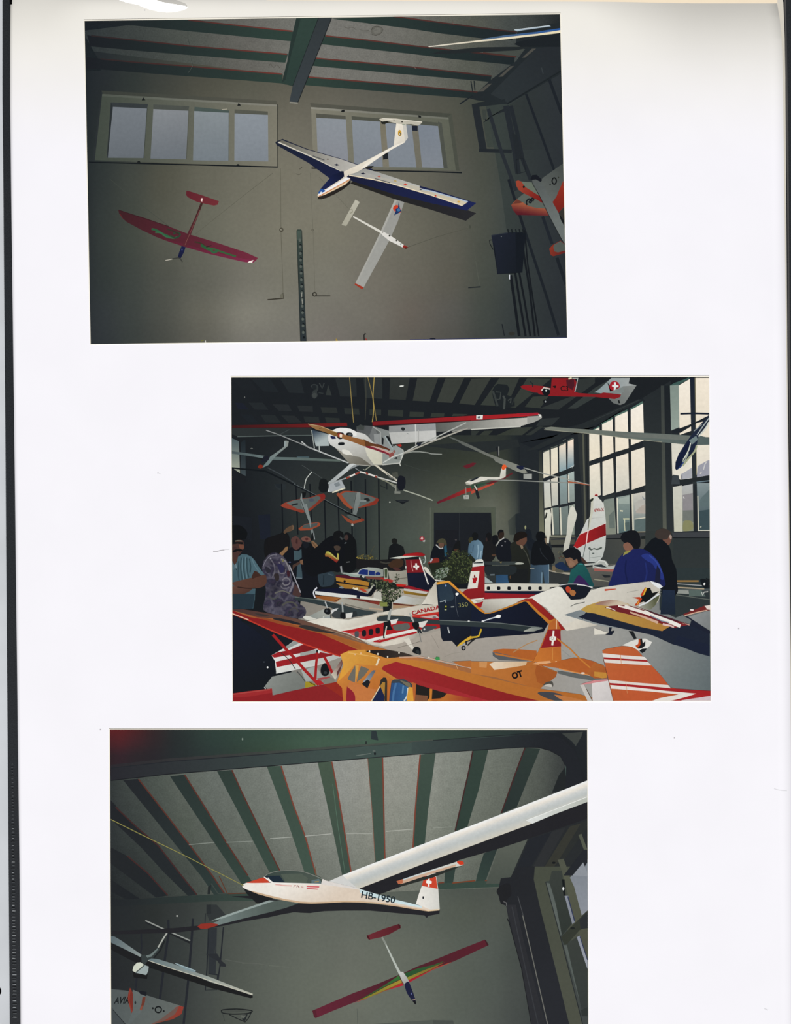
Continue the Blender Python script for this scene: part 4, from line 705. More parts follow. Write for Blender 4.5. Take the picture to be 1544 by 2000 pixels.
for q, wd, c in (('515 790 560 690 640 610 740 600', 1.8, '8a8896'), ('640 670 690 760 700 860 660 960', 2.2, '76727f'), ('770 710 785 800 765 880 860 890 880 820', 2, '86808a'), ('800 660 870 700 920 800 935 860', 2.6, '9a969a'), ('820 1000 880 960 940 1000 930 1060 860 1080 820 1040', 2.4, '8c8890'), ('790 1090 850 1140 930 1110', 2, '7c7884'), ('940 1190 980 1100 1000 1030', 4, '8b8894'), ('700 1210 820 1170 940 1210', 2.4, '7a786f'), ('560 830 600 780 640 830', 2, '62606e'), ('600 1250 680 1300 760 1260', 2.4, '565a58'), ('820 1400 900 1350 1000 1360 1060 1420', 3, '62625a'), ('940 1480 1020 1440 1080 1500', 2.4, '55524f')): bp_.l(q, wd, c, None, True)
bp_.k('895 860 930 850 940 930 905 940', '4a2430').k('690 910 760 900 770 990 720 1010', '3a3234').k('740 760 790 740 850 790 840 870 790 880', '34325a').k('545 790 600 800 640 860 580 890', '33323f').e(635, 655, 14, 14, 'a5a3ae').e(830, 690, 18, 22, '8f8a5c')
N('shoulder_strap', p_, 'white strap').l('930 760 1000 930 1070 1090 1110 1200', 2.2, 'b9b8c2'); N('elbow', p_).p('1020 1060 1060 1100 1120 1240 1080 1270 980 1230', '5a3f3c'); p_.e(940, 715, 20, 9, '5f6698')
p_ = N('person', None, 'man with moustache and sunglasses in a blue shirt, arms folded')
sh = N('shirt', p_, 'light blue striped shirt'); sh.p('18 690 60 740 100 640 180 590 260 595 330 628 380 680 450 790 545 920 500 945 390 860 340 940 330 1000 395 1140 385 1300 360 1450 25 1400', '4b6d79 5a7f8c 60 900 420 700')
for q in ('170 640 160 800 185 1000', '215 640 210 820 235 980', '260 640 265 820 290 960', '130 700 120 900 140 1020', '300 660 320 780 310 880'): sh.l(q, 2.4, '38555f', None, True)
for q in ('192 640 185 800 210 1000', '240 630 240 800 262 970', '340 650 380 760 470 890'): sh.l(q, 1.6, '6f95a2', None, True)
sh.l('30 700 70 790 100 840 80 740', 2, '86a4ae').p('20 690 50 720 70 800 40 860 20 800', '5f7f8c'); sh.p('25 1280 360 1150 390 1160 370 1440 25 1400', '48687 6 2c4450 200 1200 150 1430'.replace('48687 6', '486876'))
N('neck', p_).p('30 620 125 600 105 700 65 765 30 700', '5e3d33'); N('face', p_).k('18 420 60 375 130 360 195 375 215 430 215 490 180 545 140 600 90 640 40 640 15 560', '5a3c36').k('130 430 180 425 212 460 205 500 150 500', '8a5541').k('30 480 80 470 100 510 40 530', '4f3434')
N('hair', p_).k('10 160 60 130 150 135 230 190 268 260 240 345 190 360 110 365 65 400 40 430 10 440', '12161a'); N('sunglasses', p_).k('30 405 90 395 185 398 205 410 190 432 140 428 110 420 60 430 30 425', '17191c'); N('moustache', p_).k('30 545 70 515 130 508 180 515 190 535 150 545 110 540 60 560', '131418'); p_.l('70 380 110 372 180 378', 1.4, '8e8a78')
ar = N('arm', p_, 'folded bare arms'); ar.k('30 1290 25 1110 120 1115 250 1125 340 1140 280 1190 160 1240', '744d3f 5e3d33 60 1130 120 1270'); ar.k('25 1045 130 1010 300 970 420 945 545 915 572 980 565 1050 510 1105 400 1130 250 1132 130 1125 60 1090', '70493b 6a4436 100 1060 500 1000'); ar.p('335 940 375 855 420 865 490 930 420 950 340 985', '4f3128'); ar.l('110 1110 250 1128 400 1128', 2, '3c2722', None, True)
at('i'); p_.p('85 0 370 0 340 185 85 200', '2a3f4c'); p_.k('85 520 110 530 122 580 118 640 85 660', '4a2c26')
at('e')
p_ = N('person', None, 'crouching person in black with a rainbow band on the jacket'); N('jeans', p_, 'grey-blue jeans').k('1160 1140 1230 1120 1300 1095 1360 1120 1370 1180 1355 1260 1270 1290 1190 1280', '354753').l('1235 1150 1230 1270', 2, '22303a').l('1290 1130 1350 1150', 2, '50646f'); p_.k('1010 900 1150 790 1250 700 1350 650 1450 680 1560 740 1570 900 1500 1060 1420 1110 1340 1100 1200 1130 1100 1140 1000 1060', '13161c'); N('head', p_).k('1350 660 1370 605 1430 590 1480 620 1480 690 1420 720 1360 710', '16181b'); N('face', p_).k('1360 790 1400 775 1442 790 1435 830 1395 842', '54453a'); N('collar', p_).l('1440 665 1470 700', 3, '4a5052'); N('jacket_stripe', p_, 'yellow, orange and red stripe').p('1250 885 1270 850 1300 850 1340 880 1395 930 1415 870 1425 905 1422 955 1395 992 1320 935 1290 915 1255 915', 'd3d24a a83228 1330 870 1310 950').l('1270 860 1300 865 1400 945', 1.8, 'dfe070', None, True).l('1408 875 1415 950', 2, 'dbd468')
p_ = N('person', None, 'person in a black coat beside the crouching one'); p_.k('1490 640 1520 610 1560 620 1600 660 1640 730 1650 900 1640 1060 1560 1120 1480 1080 1500 800', '14171b'); N('face', p_).k('1500 650 1530 640 1545 680 1520 710 1495 690', '4f3a36'); p_.l('1495 750 1520 735', 2, '6a7478'); p_.p('1440 1040 1460 1030 1470 1110 1450 1110', 'b9bcbc')
at('e'); N('paper', None).l('1520 985 1560 980', 1.6, '8a8d8c')

gain()
# people right, in front of the windows
at('g'); p_ = N('person', None, 'boy in a teal and purple jacket looking down')
N('jacket', p_, 'teal jacket').k('1225 1300 1230 1190 1250 1090 1300 1050 1345 1000 1400 1005 1460 1080 1510 1200 1520 1300', '1f5653 1a4a4c 1300 1050 1400 1250').k('1280 1290 1300 1210 1345 1150 1400 1180 1460 1250 1470 1300', '35224f').l('1350 1010 1400 1010', 2, '2c7f80'); N('face', p_).k('1183 940 1215 920 1260 935 1290 960 1325 945 1345 975 1310 1020 1260 1052 1228 1045 1205 1005', '80604c').k('1240 960 1280 980 1300 1010 1260 1040 1230 1020', '8d6c56'); N('hair', p_).k('1142 875 1190 830 1250 805 1320 815 1365 850 1375 920 1365 985 1335 975 1325 930 1290 955 1255 925 1190 935 1165 900', '14161b')
at('h'); p_ = N('person', None, 'older man in a black coat turned to the windows'); p_.k('612 835 680 740 740 685 830 680 930 770 965 860 980 960 1030 1080 1042 1250 1050 1350 1000 1420 960 1415 860 1420 800 1100 690 900', '11151b'); N('face', p_).k('855 690 930 640 972 650 968 710 935 770 900 740', '6c4a3e').k('940 640 970 650 970 690 950 690', 'a08c80'); N('hair', p_).k('762 650 780 590 850 562 920 575 965 620 940 650 920 690 870 700 800 690', '3b332f'); N('trousers', p_, 'dark blue trousers').p('860 1330 1010 1340 1020 1640 830 1640', '1f2b3f 1c2634 860 1350 900 1600')
p_ = N('person', None, 'person in a bright blue jacket seen from behind'); jk = N('jacket', p_, 'bright blue jacket'); jk.k('180 1290 215 1180 250 1060 320 920 400 860 500 820 590 815 690 860 790 960 850 1080 885 1210 870 1290 600 1330 300 1320', '1c2356 1a2150 300 950 700 1250'); jk.k('590 900 690 880 800 980 860 1120 870 1200 820 1180 740 1020 650 960', '263479'); jk.p('790 1020 830 1060 830 1240 760 1240 770 1120', '1c1f35'); jk.l('400 960 390 1100 420 1240', 3, '151c46', None, True).l('640 990 660 1120 630 1240', 3, '212c66', None, True).l('690 900 780 980 850 1120', 2.4, '33458e', None, True); N('neck', p_).k('365 760 440 735 490 800 450 840 385 830', '805a4a'); N('collar', p_, 'yellow collar').p('358 905 380 855 440 836 462 842 440 860 385 890', '8f8a48'); N('hair', p_).k('332 690 345 640 400 600 460 585 530 595 575 660 580 760 560 810 500 815 465 765 420 735 375 740', '14161b')
gain()

# ---- aircraft hanging in the hall (middle print)
at('b')
for q, wd, c in (('15 70 40 380 65 645', 1.5, '8c7b48'), ('215 80 222 330 210 610', 1.1, '45453a'), ('243 75 290 260 305 330 352 622', 1.5, '857443'), ('325 75 310 300 318 480 300 640', 1.7, 'a58f4c')): N('hanging_rope', None, None).l(q, wd, c, None, True)
mp = N('model_plane', None, 'large red and white high-wing model hanging by ropes')
at('a'); wl = N('wing', mp); wl.p('85 715 1080 712 1090 800 700 810 160 825 80 790', '2a2f30'); wl.p('80 680 500 672 1040 658 1525 648 1530 690 1040 706 80 712', '3c1618 6e1d1e 90 690 1200 690'); wl.l('150 822 700 810 1085 806', 1.6, '56605e')
N('flap', mp).p('1075 735 1290 790 1300 938 1135 942 1100 800', '45525e 99a4a5 1150 760 1200 850').l('1082 740 1118 970', 2, '8f9692').l('1178 940 1178 1000', 2, 'aab0ac')
at('b'); wr = N('wing', mp)
wr.p('1095 655 1544 625 2385 575 2425 555 2430 585 2334 640 2164 690 1544 732 1100 765', '5c5f5b adaca4 1100 700 2000 640'); wr.p('2245 570 2385 560 2424 570 2415 600 2334 640 2245 665', '9c9c96').l('1544 732 2164 695', 2, 'c4c4ba'); wr.p('300 635 900 600 1544 560 2374 522 2412 546 2250 565 1544 620 900 655 305 690', '7a1c21 b02228 400 650 2300 540'); wr.l('302 686 900 652 1544 620', 1.4, '3f1416'); wr.p('2382 540 2420 545 2415 585 2400 570', 'dcdcd4'); wr.p('2110 530 2380 520 2400 540 2180 552', '9a2030')
N('tag', wr).p('1607 552 1690 550 1685 605 1606 605', 'dcdcd8').k('1622 575 1640 565 1660 570 1650 590 1630 592', '5a6468')
fp = N('flap', mp); fp.p('510 688 1095 655 1100 745 510 772', '8a8c8b 96999a 510 700 1100 700'); fp.p('510 770 1100 743 1106 870 545 916', 'b5b6b2 c6c6c2 520 800 1100 800'); fp.k('660 715 685 706 710 718 705 740 685 752 668 735', '23282a').l('735 780 765 792', 1.4, '8a8c8a').l('842 670 850 905', 2.4, 'c9cac6').l('882 735 882 890', 1.4, 'a5a6a2'); N('rudder_patch', mp, 'red patch').p('600 925 660 915 670 940 650 950', 'b02a22')
at('Z')
bd = N('fuselage', mp, 'white fuselage')
bd.p('980 250 1230 320 1235 450 1300 560 1330 535 1440 600 1447 660 1400 800 1130 835 1000 700 900 400', '7a7e7c 9aa09d 1000 300 1400 750')
bd.p('740 255 870 240 985 250 1100 325 1100 540 980 520 900 400 740 330', '4a4d4f 63666 5 760 260 1000 500'.replace('63666 5', '636665')); cb = N('windscreen', mp); cb.p('985 250 1030 300 1090 520 980 500 930 380 940 270', '6f7272').p('880 250 985 250 940 380 880 340', '55585a').p('1000 370 1090 360 1095 530 1010 500', '8e9190').p('1120 400 1150 440 1145 530 1115 520', '1d2123').l('1100 330 1110 540', 2.6, '9a9d9a').l('985 255 1105 340', 2, 'a0a39e').p('740 260 800 225 860 250 850 310 760 300', '3f4442').p('1175 400 1225 400 1290 560 1270 575 1230 520', '15181a').l('1170 400 1290 600', 2.6, '9aa5a5')
bd.p('310 400 325 360 380 312 440 285 500 275 590 278 650 290 740 335 860 365 905 400 985 485 1120 560 1300 640 1300 690 1130 835 880 850 640 822 575 750 500 660 420 575 345 530 315 470', 'd6d6d3 a5a49c 560 350 700 780')
bd.p('420 575 520 640 620 680 800 720 900 790 960 840 640 822 575 750 500 665', '8a877c 6c695f 600 680 760 830'); bd.p('350 330 440 285 500 274 590 278 650 290 742 335 740 400 500 340', 'e2e2de'); bd.p('860 555 1000 600 1135 662 1135 830 1000 828 900 690', 'cdcbba c4c2af 900 600 1100 800'); bd.p('520 605 560 600 620 615 690 690 600 685 530 660', 'd8d6cc')
bd.p('1130 660 1300 690 1390 720 1400 800 1130 830', '8d938e'); bd.l('1130 832 1395 806', 2, 'b9bab2').l('1440 610 1448 660 1390 815 1405 850', 2, 'c5c6be')
bd.l('880 550 1010 590 1150 640 1290 700', 5, '7a2230', 3).l('900 530 1020 560 1160 620 1290 680', 2, 'c9958a').l('960 520 1080 540 1200 590 1240 610', 3.6, '5a2a20'); bd.p('1220 680 1280 640 1310 660 1290 710 1240 730', '8a4a44').p('1290 620 1320 610 1330 640 1300 660', '8c5a50').l('1140 800 1290 710 1440 660', 2.4, 'c3c6c0').p('1300 740 1340 715 1380 720 1350 750', '2c2f2f').p('1350 700 1400 690 1410 760 1360 770', '7f847f')
N('cowl_opening', mp).p('345 395 420 405 430 440 370 444 350 420', '1c2148'); N('cowl_opening', mp).k('580 385 595 350 640 344 675 358 682 405 630 400', '15181b').e(640, 375, 28, 18, '4a5052'); N('cowl_opening', mp).k('462 520 480 495 540 492 560 505 550 533 480 538', '14181c'); N('cowl_opening', mp).k('440 350 500 342 550 360 540 430 480 445 445 410', '1a1c20')
pr = N('propeller', mp, 'brown wooden propeller'); pr.p('8 218 60 222 200 250 350 305 450 350 458 412 400 395 250 335 130 300 60 262', '96704a 7c5a30 60 230 400 400'); pr.p('500 365 600 388 700 420 860 455 960 505 860 555 830 545 690 490 540 440 505 420', '94653c 85552f 520 380 900 540'); pr.p('860 455 980 510 1130 560 1240 615 1180 600 1000 550 870 552', '5e3a22'); pr.l('10 218 200 250 440 345', 1.2, 'b99d78').l('220 275 180 290', 1, '4a3420').e(850, 455, 14, 8, '5a4a2a'); N('hub', pr).k('455 370 470 352 520 362 530 400 505 420 465 412', '8a3428').k('485 380 505 362 525 385 515 420 490 415', 'e4d4bc')
lg = N('undercarriage', mp); lg.p('640 820 690 815 740 835 680 870 420 1080 320 1125 300 1145 300 1110 480 960', 'c5c9c8 9ea4a4 640 830 320 1110'); lg.p('700 835 780 840 690 880 600 920', '8d9292'); lg.p('1000 835 1050 838 1180 930 1355 1055 1350 1080 1180 970', 'c9c4b2').p('1180 935 1260 1010 1355 1060 1240 1030', '6f716c')
lg.l('330 1120 590 1030', 2.4, '9ba0a0').l('590 1030 800 938 900 965 1055 1015', 3.2, 'd9d5ce').l('1060 1020 1240 1070 1350 1105', 2.6, 'c3c4be').l('1070 1030 1200 1090 1340 1150', 1.6, '8c8d78').l('1330 1140 1335 1230', 2, '9a9a8c').l('840 900 870 910 950 850', 1.8, '8e9282').l('720 880 780 920', 1.6, '7d8284')
for q in ('585 1035 640 1012', '720 975 790 945', '880 950 915 975', '1015 1005 1050 1020'): lg.l(q, 3.4, '8c3c30')
N('wheel', lg).k('175 1130 195 1060 250 1040 300 1075 310 1150 295 1220 240 1250 190 1210', '15191b'); N('wheel', lg).k('1355 1090 1375 1010 1420 998 1470 1030 1480 1110 1460 1190 1410 1220 1365 1190', '171a22').p('1275 950 1360 940 1370 1010 1290 1020', '4a4d45')
tg = N('tag', mp, 'grey card hanging on the wheel'); tg.p('318 1135 510 1058 572 1180 340 1245 318 1240', 'a3a9ac').p('400 1120 470 1090 500 1140 430 1170', '7c8488').l('320 1135 320 1240', 2, 'd5d8d8').l('375 1250 570 1182', 2.6, 'd9d6c0'); lg.p('1310 1225 1400 1230 1405 1265 1310 1270', '63676 2'.replace(' ', ''))
N('wing_strut', mp).l('-90 480 0 560 620 805', 2.3, 'b3b6b4', 2.6)
at('a'); N('wing_strut', mp).l('510 742 680 800 1100 975', 1.6, '8a8d8c', 2.2); mp.l('670 800 800 735', 1.4, '3e4546')
at('b'); N('wing_strut', mp).l('690 1028 860 935 1040 860 1480 645', 2.3, 'b0b2ac'); N('wing_strut', mp).l('700 1032 870 960 1050 885 1500 712', 2.8, 'a9a69a'); ws = N('wing_strut', mp); ws.l('850 940 845 900', 2, 'b9bab5').p('860 905 930 895 900 935 870 940', '1c2130').l('1300 760 1500 712', 2, '8e8e88'); st_ = N('tailplane', mp); st_.l('720 1030 800 1012 900 1012 1000 1025 1040 1038 1175 1045', 2, '8d918a'); N('suspension_wire', None).l('1270 830 1544 945', 1.5, '666b68'); bw.l('700 1170 900 1235 1200 1290 1480 1335', 1, '3a403b')
at('f'); N('white_rod', None, 'thin white rod hanging across the back wall').l('690 78 880 140 1058 208', 2.2, 'a2a697'); mp.p('500 -10 590 20 600 95 655 100 650 125 580 120 590 60', '787b72')
gg = N('glider', None, 'grey-green T-tail glider at the far left'); at('a')
lwz = N('window', None, 'small pale window strip at the left edge'); lwz.p('78 840 170 880 182 1280 95 1220 70 1220', '4f5d60 9ca292 110 870 140 1250'); lwz.p('232 860 252 870 255 1322 190 1295 195 900', '20282d 3d474b 200 900 240 1300'); lw.p('80 1225 260 1320 260 1400 80 1400', '1a1d21')
N('wing', gg).p('78 1003 300 1035 490 1064 482 1096 300 1065 78 1036', '4a5658 66757 5 90 1020 480 1080'.replace('66757 5', '667575')); N('wing', gg).p('590 1074 700 1080 1000 1086 1440 1112 1445 1137 1100 1125 590 1112', '5e6d6c 56625c 600 1090 1440 1120').p('900 1072 1050 1072 1050 1086 900 1084', '45575c')
fz = N('fuselage', gg); fz.p('462 1216 475 1190 545 1110 560 1075 640 1020 735 950 740 875 765 872 795 880 785 940 650 1050 600 1105 540 1180', '66797a 8b918c 500 1200 780 900').p('735 950 742 880 760 876 758 940', '8e9a9a').p('480 1070 545 1065 540 1120 490 1140 440 1160', '1b1e28'); N('nose', gg, 'dull red nose').k('412 1195 430 1175 465 1182 468 1210 440 1224 415 1215', '7a2a1c'); gg.l('380 1090 470 1105', 2, '16191c'); at('a'); lw.e(240, 328, 7, 12, '70726e'); lw.e(330, 970, 16, 7, '5c5f5c')
at('e'); N('black_pole', None, 'long thin dark wing hanging before the deltas').l('80 -200 500 -160 830 -5 1180 170 1544 365 1700 440', 3.2, '12171b').l('860 0 1180 160 1544 355', 1, '5b6365'); at('a'); N('suspension_wire', None).l('530 1212 700 1300 880 1415', 1.8, '3c4246'); N('suspension_wire', None).l('960 1180 1085 1260 1215 1345', 1, '454b4b')
at('e'); N('white_wire', None).l('1085 -150 1020 -70 1000 0 990 60', 1.6, 'bfc3bc', None, True); lw.k('1170 50 1200 0 1290 0 1290 80 1240 110 1190 95', '14181b')
gain(.88, .8); dm = N('model_plane', None, 'orange and white delta model hanging at the left'); wg = N('wing', dm)
wg.p('692 270 740 240 850 205 940 188 1060 170 1180 128 1235 122 1255 150 1245 195 1160 260 1070 335 960 365 850 330 720 295', 'b0402a 9a3422 700 270 1200 160'); wg.p('765 240 850 210 940 192 1060 180 1160 150 1200 175 1130 250 1040 318 960 325 900 312', '68746f 5e6a68 800 240 1100 250'); wg.p('1175 130 1235 120 1256 150 1246 195 1200 185', 'a02620'); N('lettering', wg).l('830 270 860 260 910 250', 3, '23282a').e(1080, 205, 36, 20, '525869')
N('fuselage', dm).p('940 180 955 120 975 115 965 190 1010 300 1060 430 1080 500 1110 620 1080 640 1055 520 1000 370 950 260', '8a9694 7d8886 960 200 1080 600').l('945 200 1000 360 1055 510', 1.2, '23292b'); N('canopy', dm).p('960 110 1015 105 1005 160 965 185', '13171a'); tl = N('tailplane', dm); tl.p('915 565 940 545 1000 505 1160 480 1195 500 1185 530 1120 555 1060 582 940 588', 'b04a2a'); tl.p('985 515 1160 488 1150 525 1060 560 960 555', '505d5c'); N('nose', dm).p('1085 610 1112 620 1112 700 1070 715', '15191b').l('1108 620 1120 700', 2, '9aa3a3')
N('fuselage', dm).p('1000 260 1020 250 1078 480 1070 560 1040 450', '8a9694')
d2 = N('model_plane', None, 'second orange and white delta model to the right'); at('f'); wg = N('wing', d2)
wg.p('-140 140 -70 90 0 88 130 102 250 140 365 180 388 200 345 250 250 280 150 302 40 310 -40 260', 'b84a2a a03420 -60 200 350 220'); wg.p('-90 130 -30 100 130 110 250 148 362 190 300 225 140 290 50 300 -10 240', '66716d'); N('lettering', wg).k('195 190 240 178 275 205 240 220', '23282a').l('130 215 225 215', 3, '8e9894'); wg.l('-140 120 -40 250 40 305', 5, 'b8502c'); wg.p('340 185 388 195 350 255 250 285 330 215', 'a4301e')
N('fuselage', d2).p('95 108 150 105 152 200 100 390 60 420 40 400', '8d9792 78827f 120 120 70 400').l('100 110 50 380', 1, '3c4442'); tl = N('tailplane', d2); tl.p('-95 380 -30 420 60 470 150 440 195 440 200 462 150 480 50 505 -20 470', 'a8482a'); tl.p('-20 400 40 365 160 430 60 470', '56625f').l('-40 360 80 400 160 438', 2.4, '13171a').p('155 430 195 440 200 465 165 470', 'a03420'); d2.e(50, 515, 14, 18, 'aab0a8')
gain(); at('c'); rp = N('model_plane', None, 'red model with a white cross on its white tail, hanging top right')
tl = N('tail', rp, 'white tail'); tl.p('1544 265 1600 230 1760 85 1990 85 1975 155 2075 178 1925 400 1870 425 1785 402 1730 345 1850 340 1800 290 1640 280', '8b9a9c 9da3a2 1600 200 1950 150'); tl.p('1900 190 2075 178 1928 400 1872 425 1785 402 1730 348 1850 330 1890 270', '6b6f6d 82868 3 1800 380 2000 200'.replace('82868 3', '828683')); tl.p('1840 370 1858 360 1872 400 1850 405', '1d2022'); tl.p('1700 270 1800 235 1900 200 1920 260 1850 290', '7c8482')
em = N('emblem', tl, 'red disc with a white cross'); em.k('1735 185 1755 140 1795 125 1840 140 1865 185 1850 215 1810 225 1775 240 1745 225', 'a5202c'); em.p('1790 140 1812 138 1818 172 1850 180 1845 205 1815 205 1808 235 1788 235 1790 200 1765 190 1770 170 1793 172', 'dfe3e0'); em.p('1815 205 1850 200 1830 215', '202226')
fz = N('fuselage', rp); fz.p('612 195 640 180 690 174 800 178 905 188 1000 215 1010 88 1220 88 1300 100 1320 140 1295 255 1350 275 1544 287 1610 285 1660 268 1880 292 1870 325 1800 350 1544 322 1250 318 980 312 850 288 740 252 650 222', '8a1c22 861d22 620 190 1800 310'); fz.p('1190 110 1290 100 1295 180 1270 240 1200 190', '4a1a24').l('1338 85 1320 180 1300 260', 1.6, 'a9acab').l('1220 98 1260 85', 3, 'd8d2b0').p('1260 85 1340 85 1330 100 1280 98', '9aa098'); N('lettering', rp).text('C3', 1115, 245, 62, -3, '2a1416', 1.0); fz.p('1020 185 1065 180 1060 212 1040 210', '1e1416').p('690 260 830 270 870 300 760 275', '22262 a'.replace(' ', ''))
en = N('engine', rp); en.k('885 250 900 215 940 210 985 230 985 280 950 310 905 295', '12151a').l('880 245 910 205 990 225', 2.6, 'c9c2b8').e(940, 244, 11, 11, 'e0e4e0'); N('wheel', rp).e(925, 380, 24, 26, '14171b').e(930, 382, 10, 12, '9aa0a0'); rp.l('740 130 770 160 770 200', 2, '20262a')
wg = N('glider', None, 'dark navy and grey glider at the right edge'); at('d')
N('tailplane', wg).l('1080 535 1250 530 1445 535', 3.6, '1b2230'); N('wing', wg).p('955 770 1000 745 1230 660 1440 555 1425 620 1290 650 1080 775', '1c2228'); N('wing', wg).p('-640 712 -540 698 -300 718 0 738 400 762 850 785 1210 808 1335 812 1440 838 1450 925 1230 930 850 892 400 842 0 788 -300 765 -600 735', '75796f 54615f -500 720 1300 880').l('-630 735 0 787 400 842 850 890', 1, '9a9a88').p('300 790 850 790 1200 812 1190 870 850 850 400 820', '6a706a')
fz = N('fuselage', wg, 'navy fuselage'); fz.p('1440 545 1445 640 1310 815 1285 935 1260 1010 1180 1110 1090 1205 1032 1246 1015 1222 1022 1140 1060 1040 1150 900 1230 790 1360 640', '20293a 16203a 1350 700 1060 1150'); fz.p('1020 1140 1100 1010 1180 890 1215 880 1160 1000 1110 1130 1060 1200 1032 1240 1016 1220', '131c36').p('1030 1244 1060 1215 1115 1140 1130 1150 1090 1200', '31467c'); fz.l('1290 800 1360 700 1440 590', 2, 'a9b2b0').l('1310 820 1400 720 1440 640', 3, 'cfd2c8').l('1250 755 1350 670', 1.6, '8b9496').l('1285 935 1262 1005 1180 1100 1110 1190', 3.4, 'a3a888', None, True).l('1210 900 1190 980 1150 1060 1118 1110', 2.4, 'c9cec0', None, True).l('1118 1110 1115 1140 1140 1120 1180 1030', 2, '9aa49a', None, True); fz.p('1190 870 1280 810 1300 860 1230 920', '6f7f80')
gw = N('glider', None, 'white glider with an orange fin tip above the doorway'); at('c')
N('wing', gw).p('-270 820 -60 905 0 932 200 1030 460 1130 640 1198 705 1270 660 1288 560 1255 300 1132 280 1100 0 972 -100 930', '5c605b 888a80 -100 900 640 1240'); N('wing_root', gw).p('570 1182 655 1190 668 1228 620 1238 570 1215', '1a2038'); N('card', None).p('655 1292 760 1290 760 1356 655 1350', '94979 1 a5a7a2 660 1300 760 1350'.replace('94979 1', '949791')); N('fin', None).p('310 960 348 940 350 1060 330 1070', '1b1e22').l('345 945 345 1060', 1.8, '8c8e88')
g2 = N('glider', None, 'white glider with an orange fin tip and maroon wing'); N('wing', g2).p('-110 1192 20 1148 62 1155 20 1195 -60 1225', '5e1f28').p('140 1415 300 1370 420 1320 515 1272 520 1290 400 1360 250 1420', '5a2328'); N('fuselage', g2).p('-80 1400 -30 1370 60 1340 118 1325 250 1332 360 1332 400 1342 330 1360 180 1370 60 1400 0 1420', 'd5d2c6'); N('cockpit', g2).p('-40 1380 60 1335 115 1325 60 1360 0 1385', '23292f'); N('fin', g2).p('356 1332 372 1250 392 1190 436 1185 432 1320 400 1345', 'd8d6cc c3c2b4 380 1230 420 1330'); N('fin_tip', g2, 'orange fin tip').k('382 1220 395 1180 425 1175 442 1195 430 1222 400 1240', 'dd5a2c')
at('f'); N('wing', g2, 'maroon and red wing').p('1108 228 1200 185 1460 65 1544 45 1600 20 1600 50 1544 90 1460 120 1250 205 1120 250', '5a1c2a 9a2a26 1110 230 1500 80'); at('g'); N('wing', g2).p('0 92 140 35 290 -15 285 5 160 60 0 128', 'b04a38').p('0 15 80 0 250 -30 60 50 0 75', '2f4a38'); N('fin', g2).p('40 20 65 15 108 180 80 190 55 130', '1f2226').l('40 20 70 75', 2.4, 'c9c6b8')
at('f'); N('card', g2).l('1475 40 1478 140', 1.2, '8a8a80').p('1445 145 1510 140 1512 190 1450 190', 'adb0a8').l('1470 150 1465 185', 2, '6a6d66').l('1490 150 1490 180', 2, '6a6d66'); N('card', g2).p('1470 -10 1544 0 1544 20 1480 10', 'a9a79a')
at('c'); for_w = N('suspension_wire', None); for_w.l('200 1362 700 1380 1400 1410', 1.9, '8a8d86'); N('suspension_wire', None).l('655 1212 900 1285 1180 1350 1490 1430', 1.9, '9b9d96'); N('wing', None, 'thin red wing tip before the far window').l('1215 1390 1340 1405 1490 1432', 2.6, 'a85a3c', 1.4)

# ---- aircraft and plants on the table, far to near
at('f'); pl = N('plant', None, 'dry yellow grass in a planter'); pl.leaves('110 910 230 880 300 900 380 940 380 990 110 960', 90, ['6f6432', '4d4524', '5c5a34', '8a7a3a', '33301f'], (1.2, 3)); pl.l('270 900 300 820 330 780', .8, '4a4836')
dk = N('planter', None); dk.p('100 940 300 960 700 940 730 1090 520 1090 420 1070 250 1050 100 1080', '1b1a1c').k('500 1020 560 960 640 940 690 970 670 1040 560 1060', '3f2c20').l('400 980 470 1000 520 990', 3, '3c3a34').k('560 1060 600 1050 660 1080 600 1090', '4a2c2a')
at('f'); p1 = N('model_plane', None, 'white cabin model with blue windows'); p1.p('-90 1130 60 1120 110 1115 150 1070 250 1048 350 1055 435 1075 440 1160 300 1180 100 1150', 'a9b0a8 8e948c 150 1060 300 1170')
for q in ('122 1125 150 1085 185 1072 248 1082 245 1148 130 1135', '257 1088 333 1098 332 1150 255 1148', '340 1120 370 1105 405 1120 400 1145 340 1148'): N('cabin_window', p1).p(q, '1c2d68')
p1.p('210 1160 420 1170 430 1210 230 1190', '6a3c34').p('-100 1110 0 1120 100 1150 200 1170 60 1175', '8fa096')
p2 = N('model_plane', None, 'cream model with a red wing root behind the plant'); p2.p('500 1090 640 1100 735 1078 748 1280 640 1280 520 1215', 'a09d90 8c897c 520 1100 740 1260'); p2.l('640 1190 740 1180', 1.4, '6a675c').p('600 1255 650 1258 735 1270 690 1295 610 1290', 'ba241e'); p2.p('405 1180 450 1180 575 1215 520 1260 430 1235', 'a02c28'); p2.p('440 1060 480 1050 500 1090 500 1190 450 1200', '9c9f90').p('455 1075 490 1070 485 1180 460 1180', '3c4832'); p2.p('730 1320 1010 1350 980 1415 700 1380 690 1340', '8c6c26 6f5520 740 1330 960 1400')
at('U'); bp = N('model_biplane', None, 'yellow and maroon biplane')
N('wing', bp).p('648 315 1060 368 1205 405 1198 468 900 432 655 382', 'a97a30 a5742c 660 330 1190 430').p('648 283 800 285 1075 342 1065 368 850 345 650 318', '4a1726'); N('wing', bp).p('650 418 900 440 1195 470 1180 520 1000 530 790 508', '9c7130'); bp.p('655 385 900 427 1198 467 1198 485 900 448 655 412', '14151f').e(795, 390, 20, 22, '14151a').p('720 480 740 470 785 495 770 512 690 500', '7a8488').p('650 440 700 470 690 500 655 480', '1a1a1c')
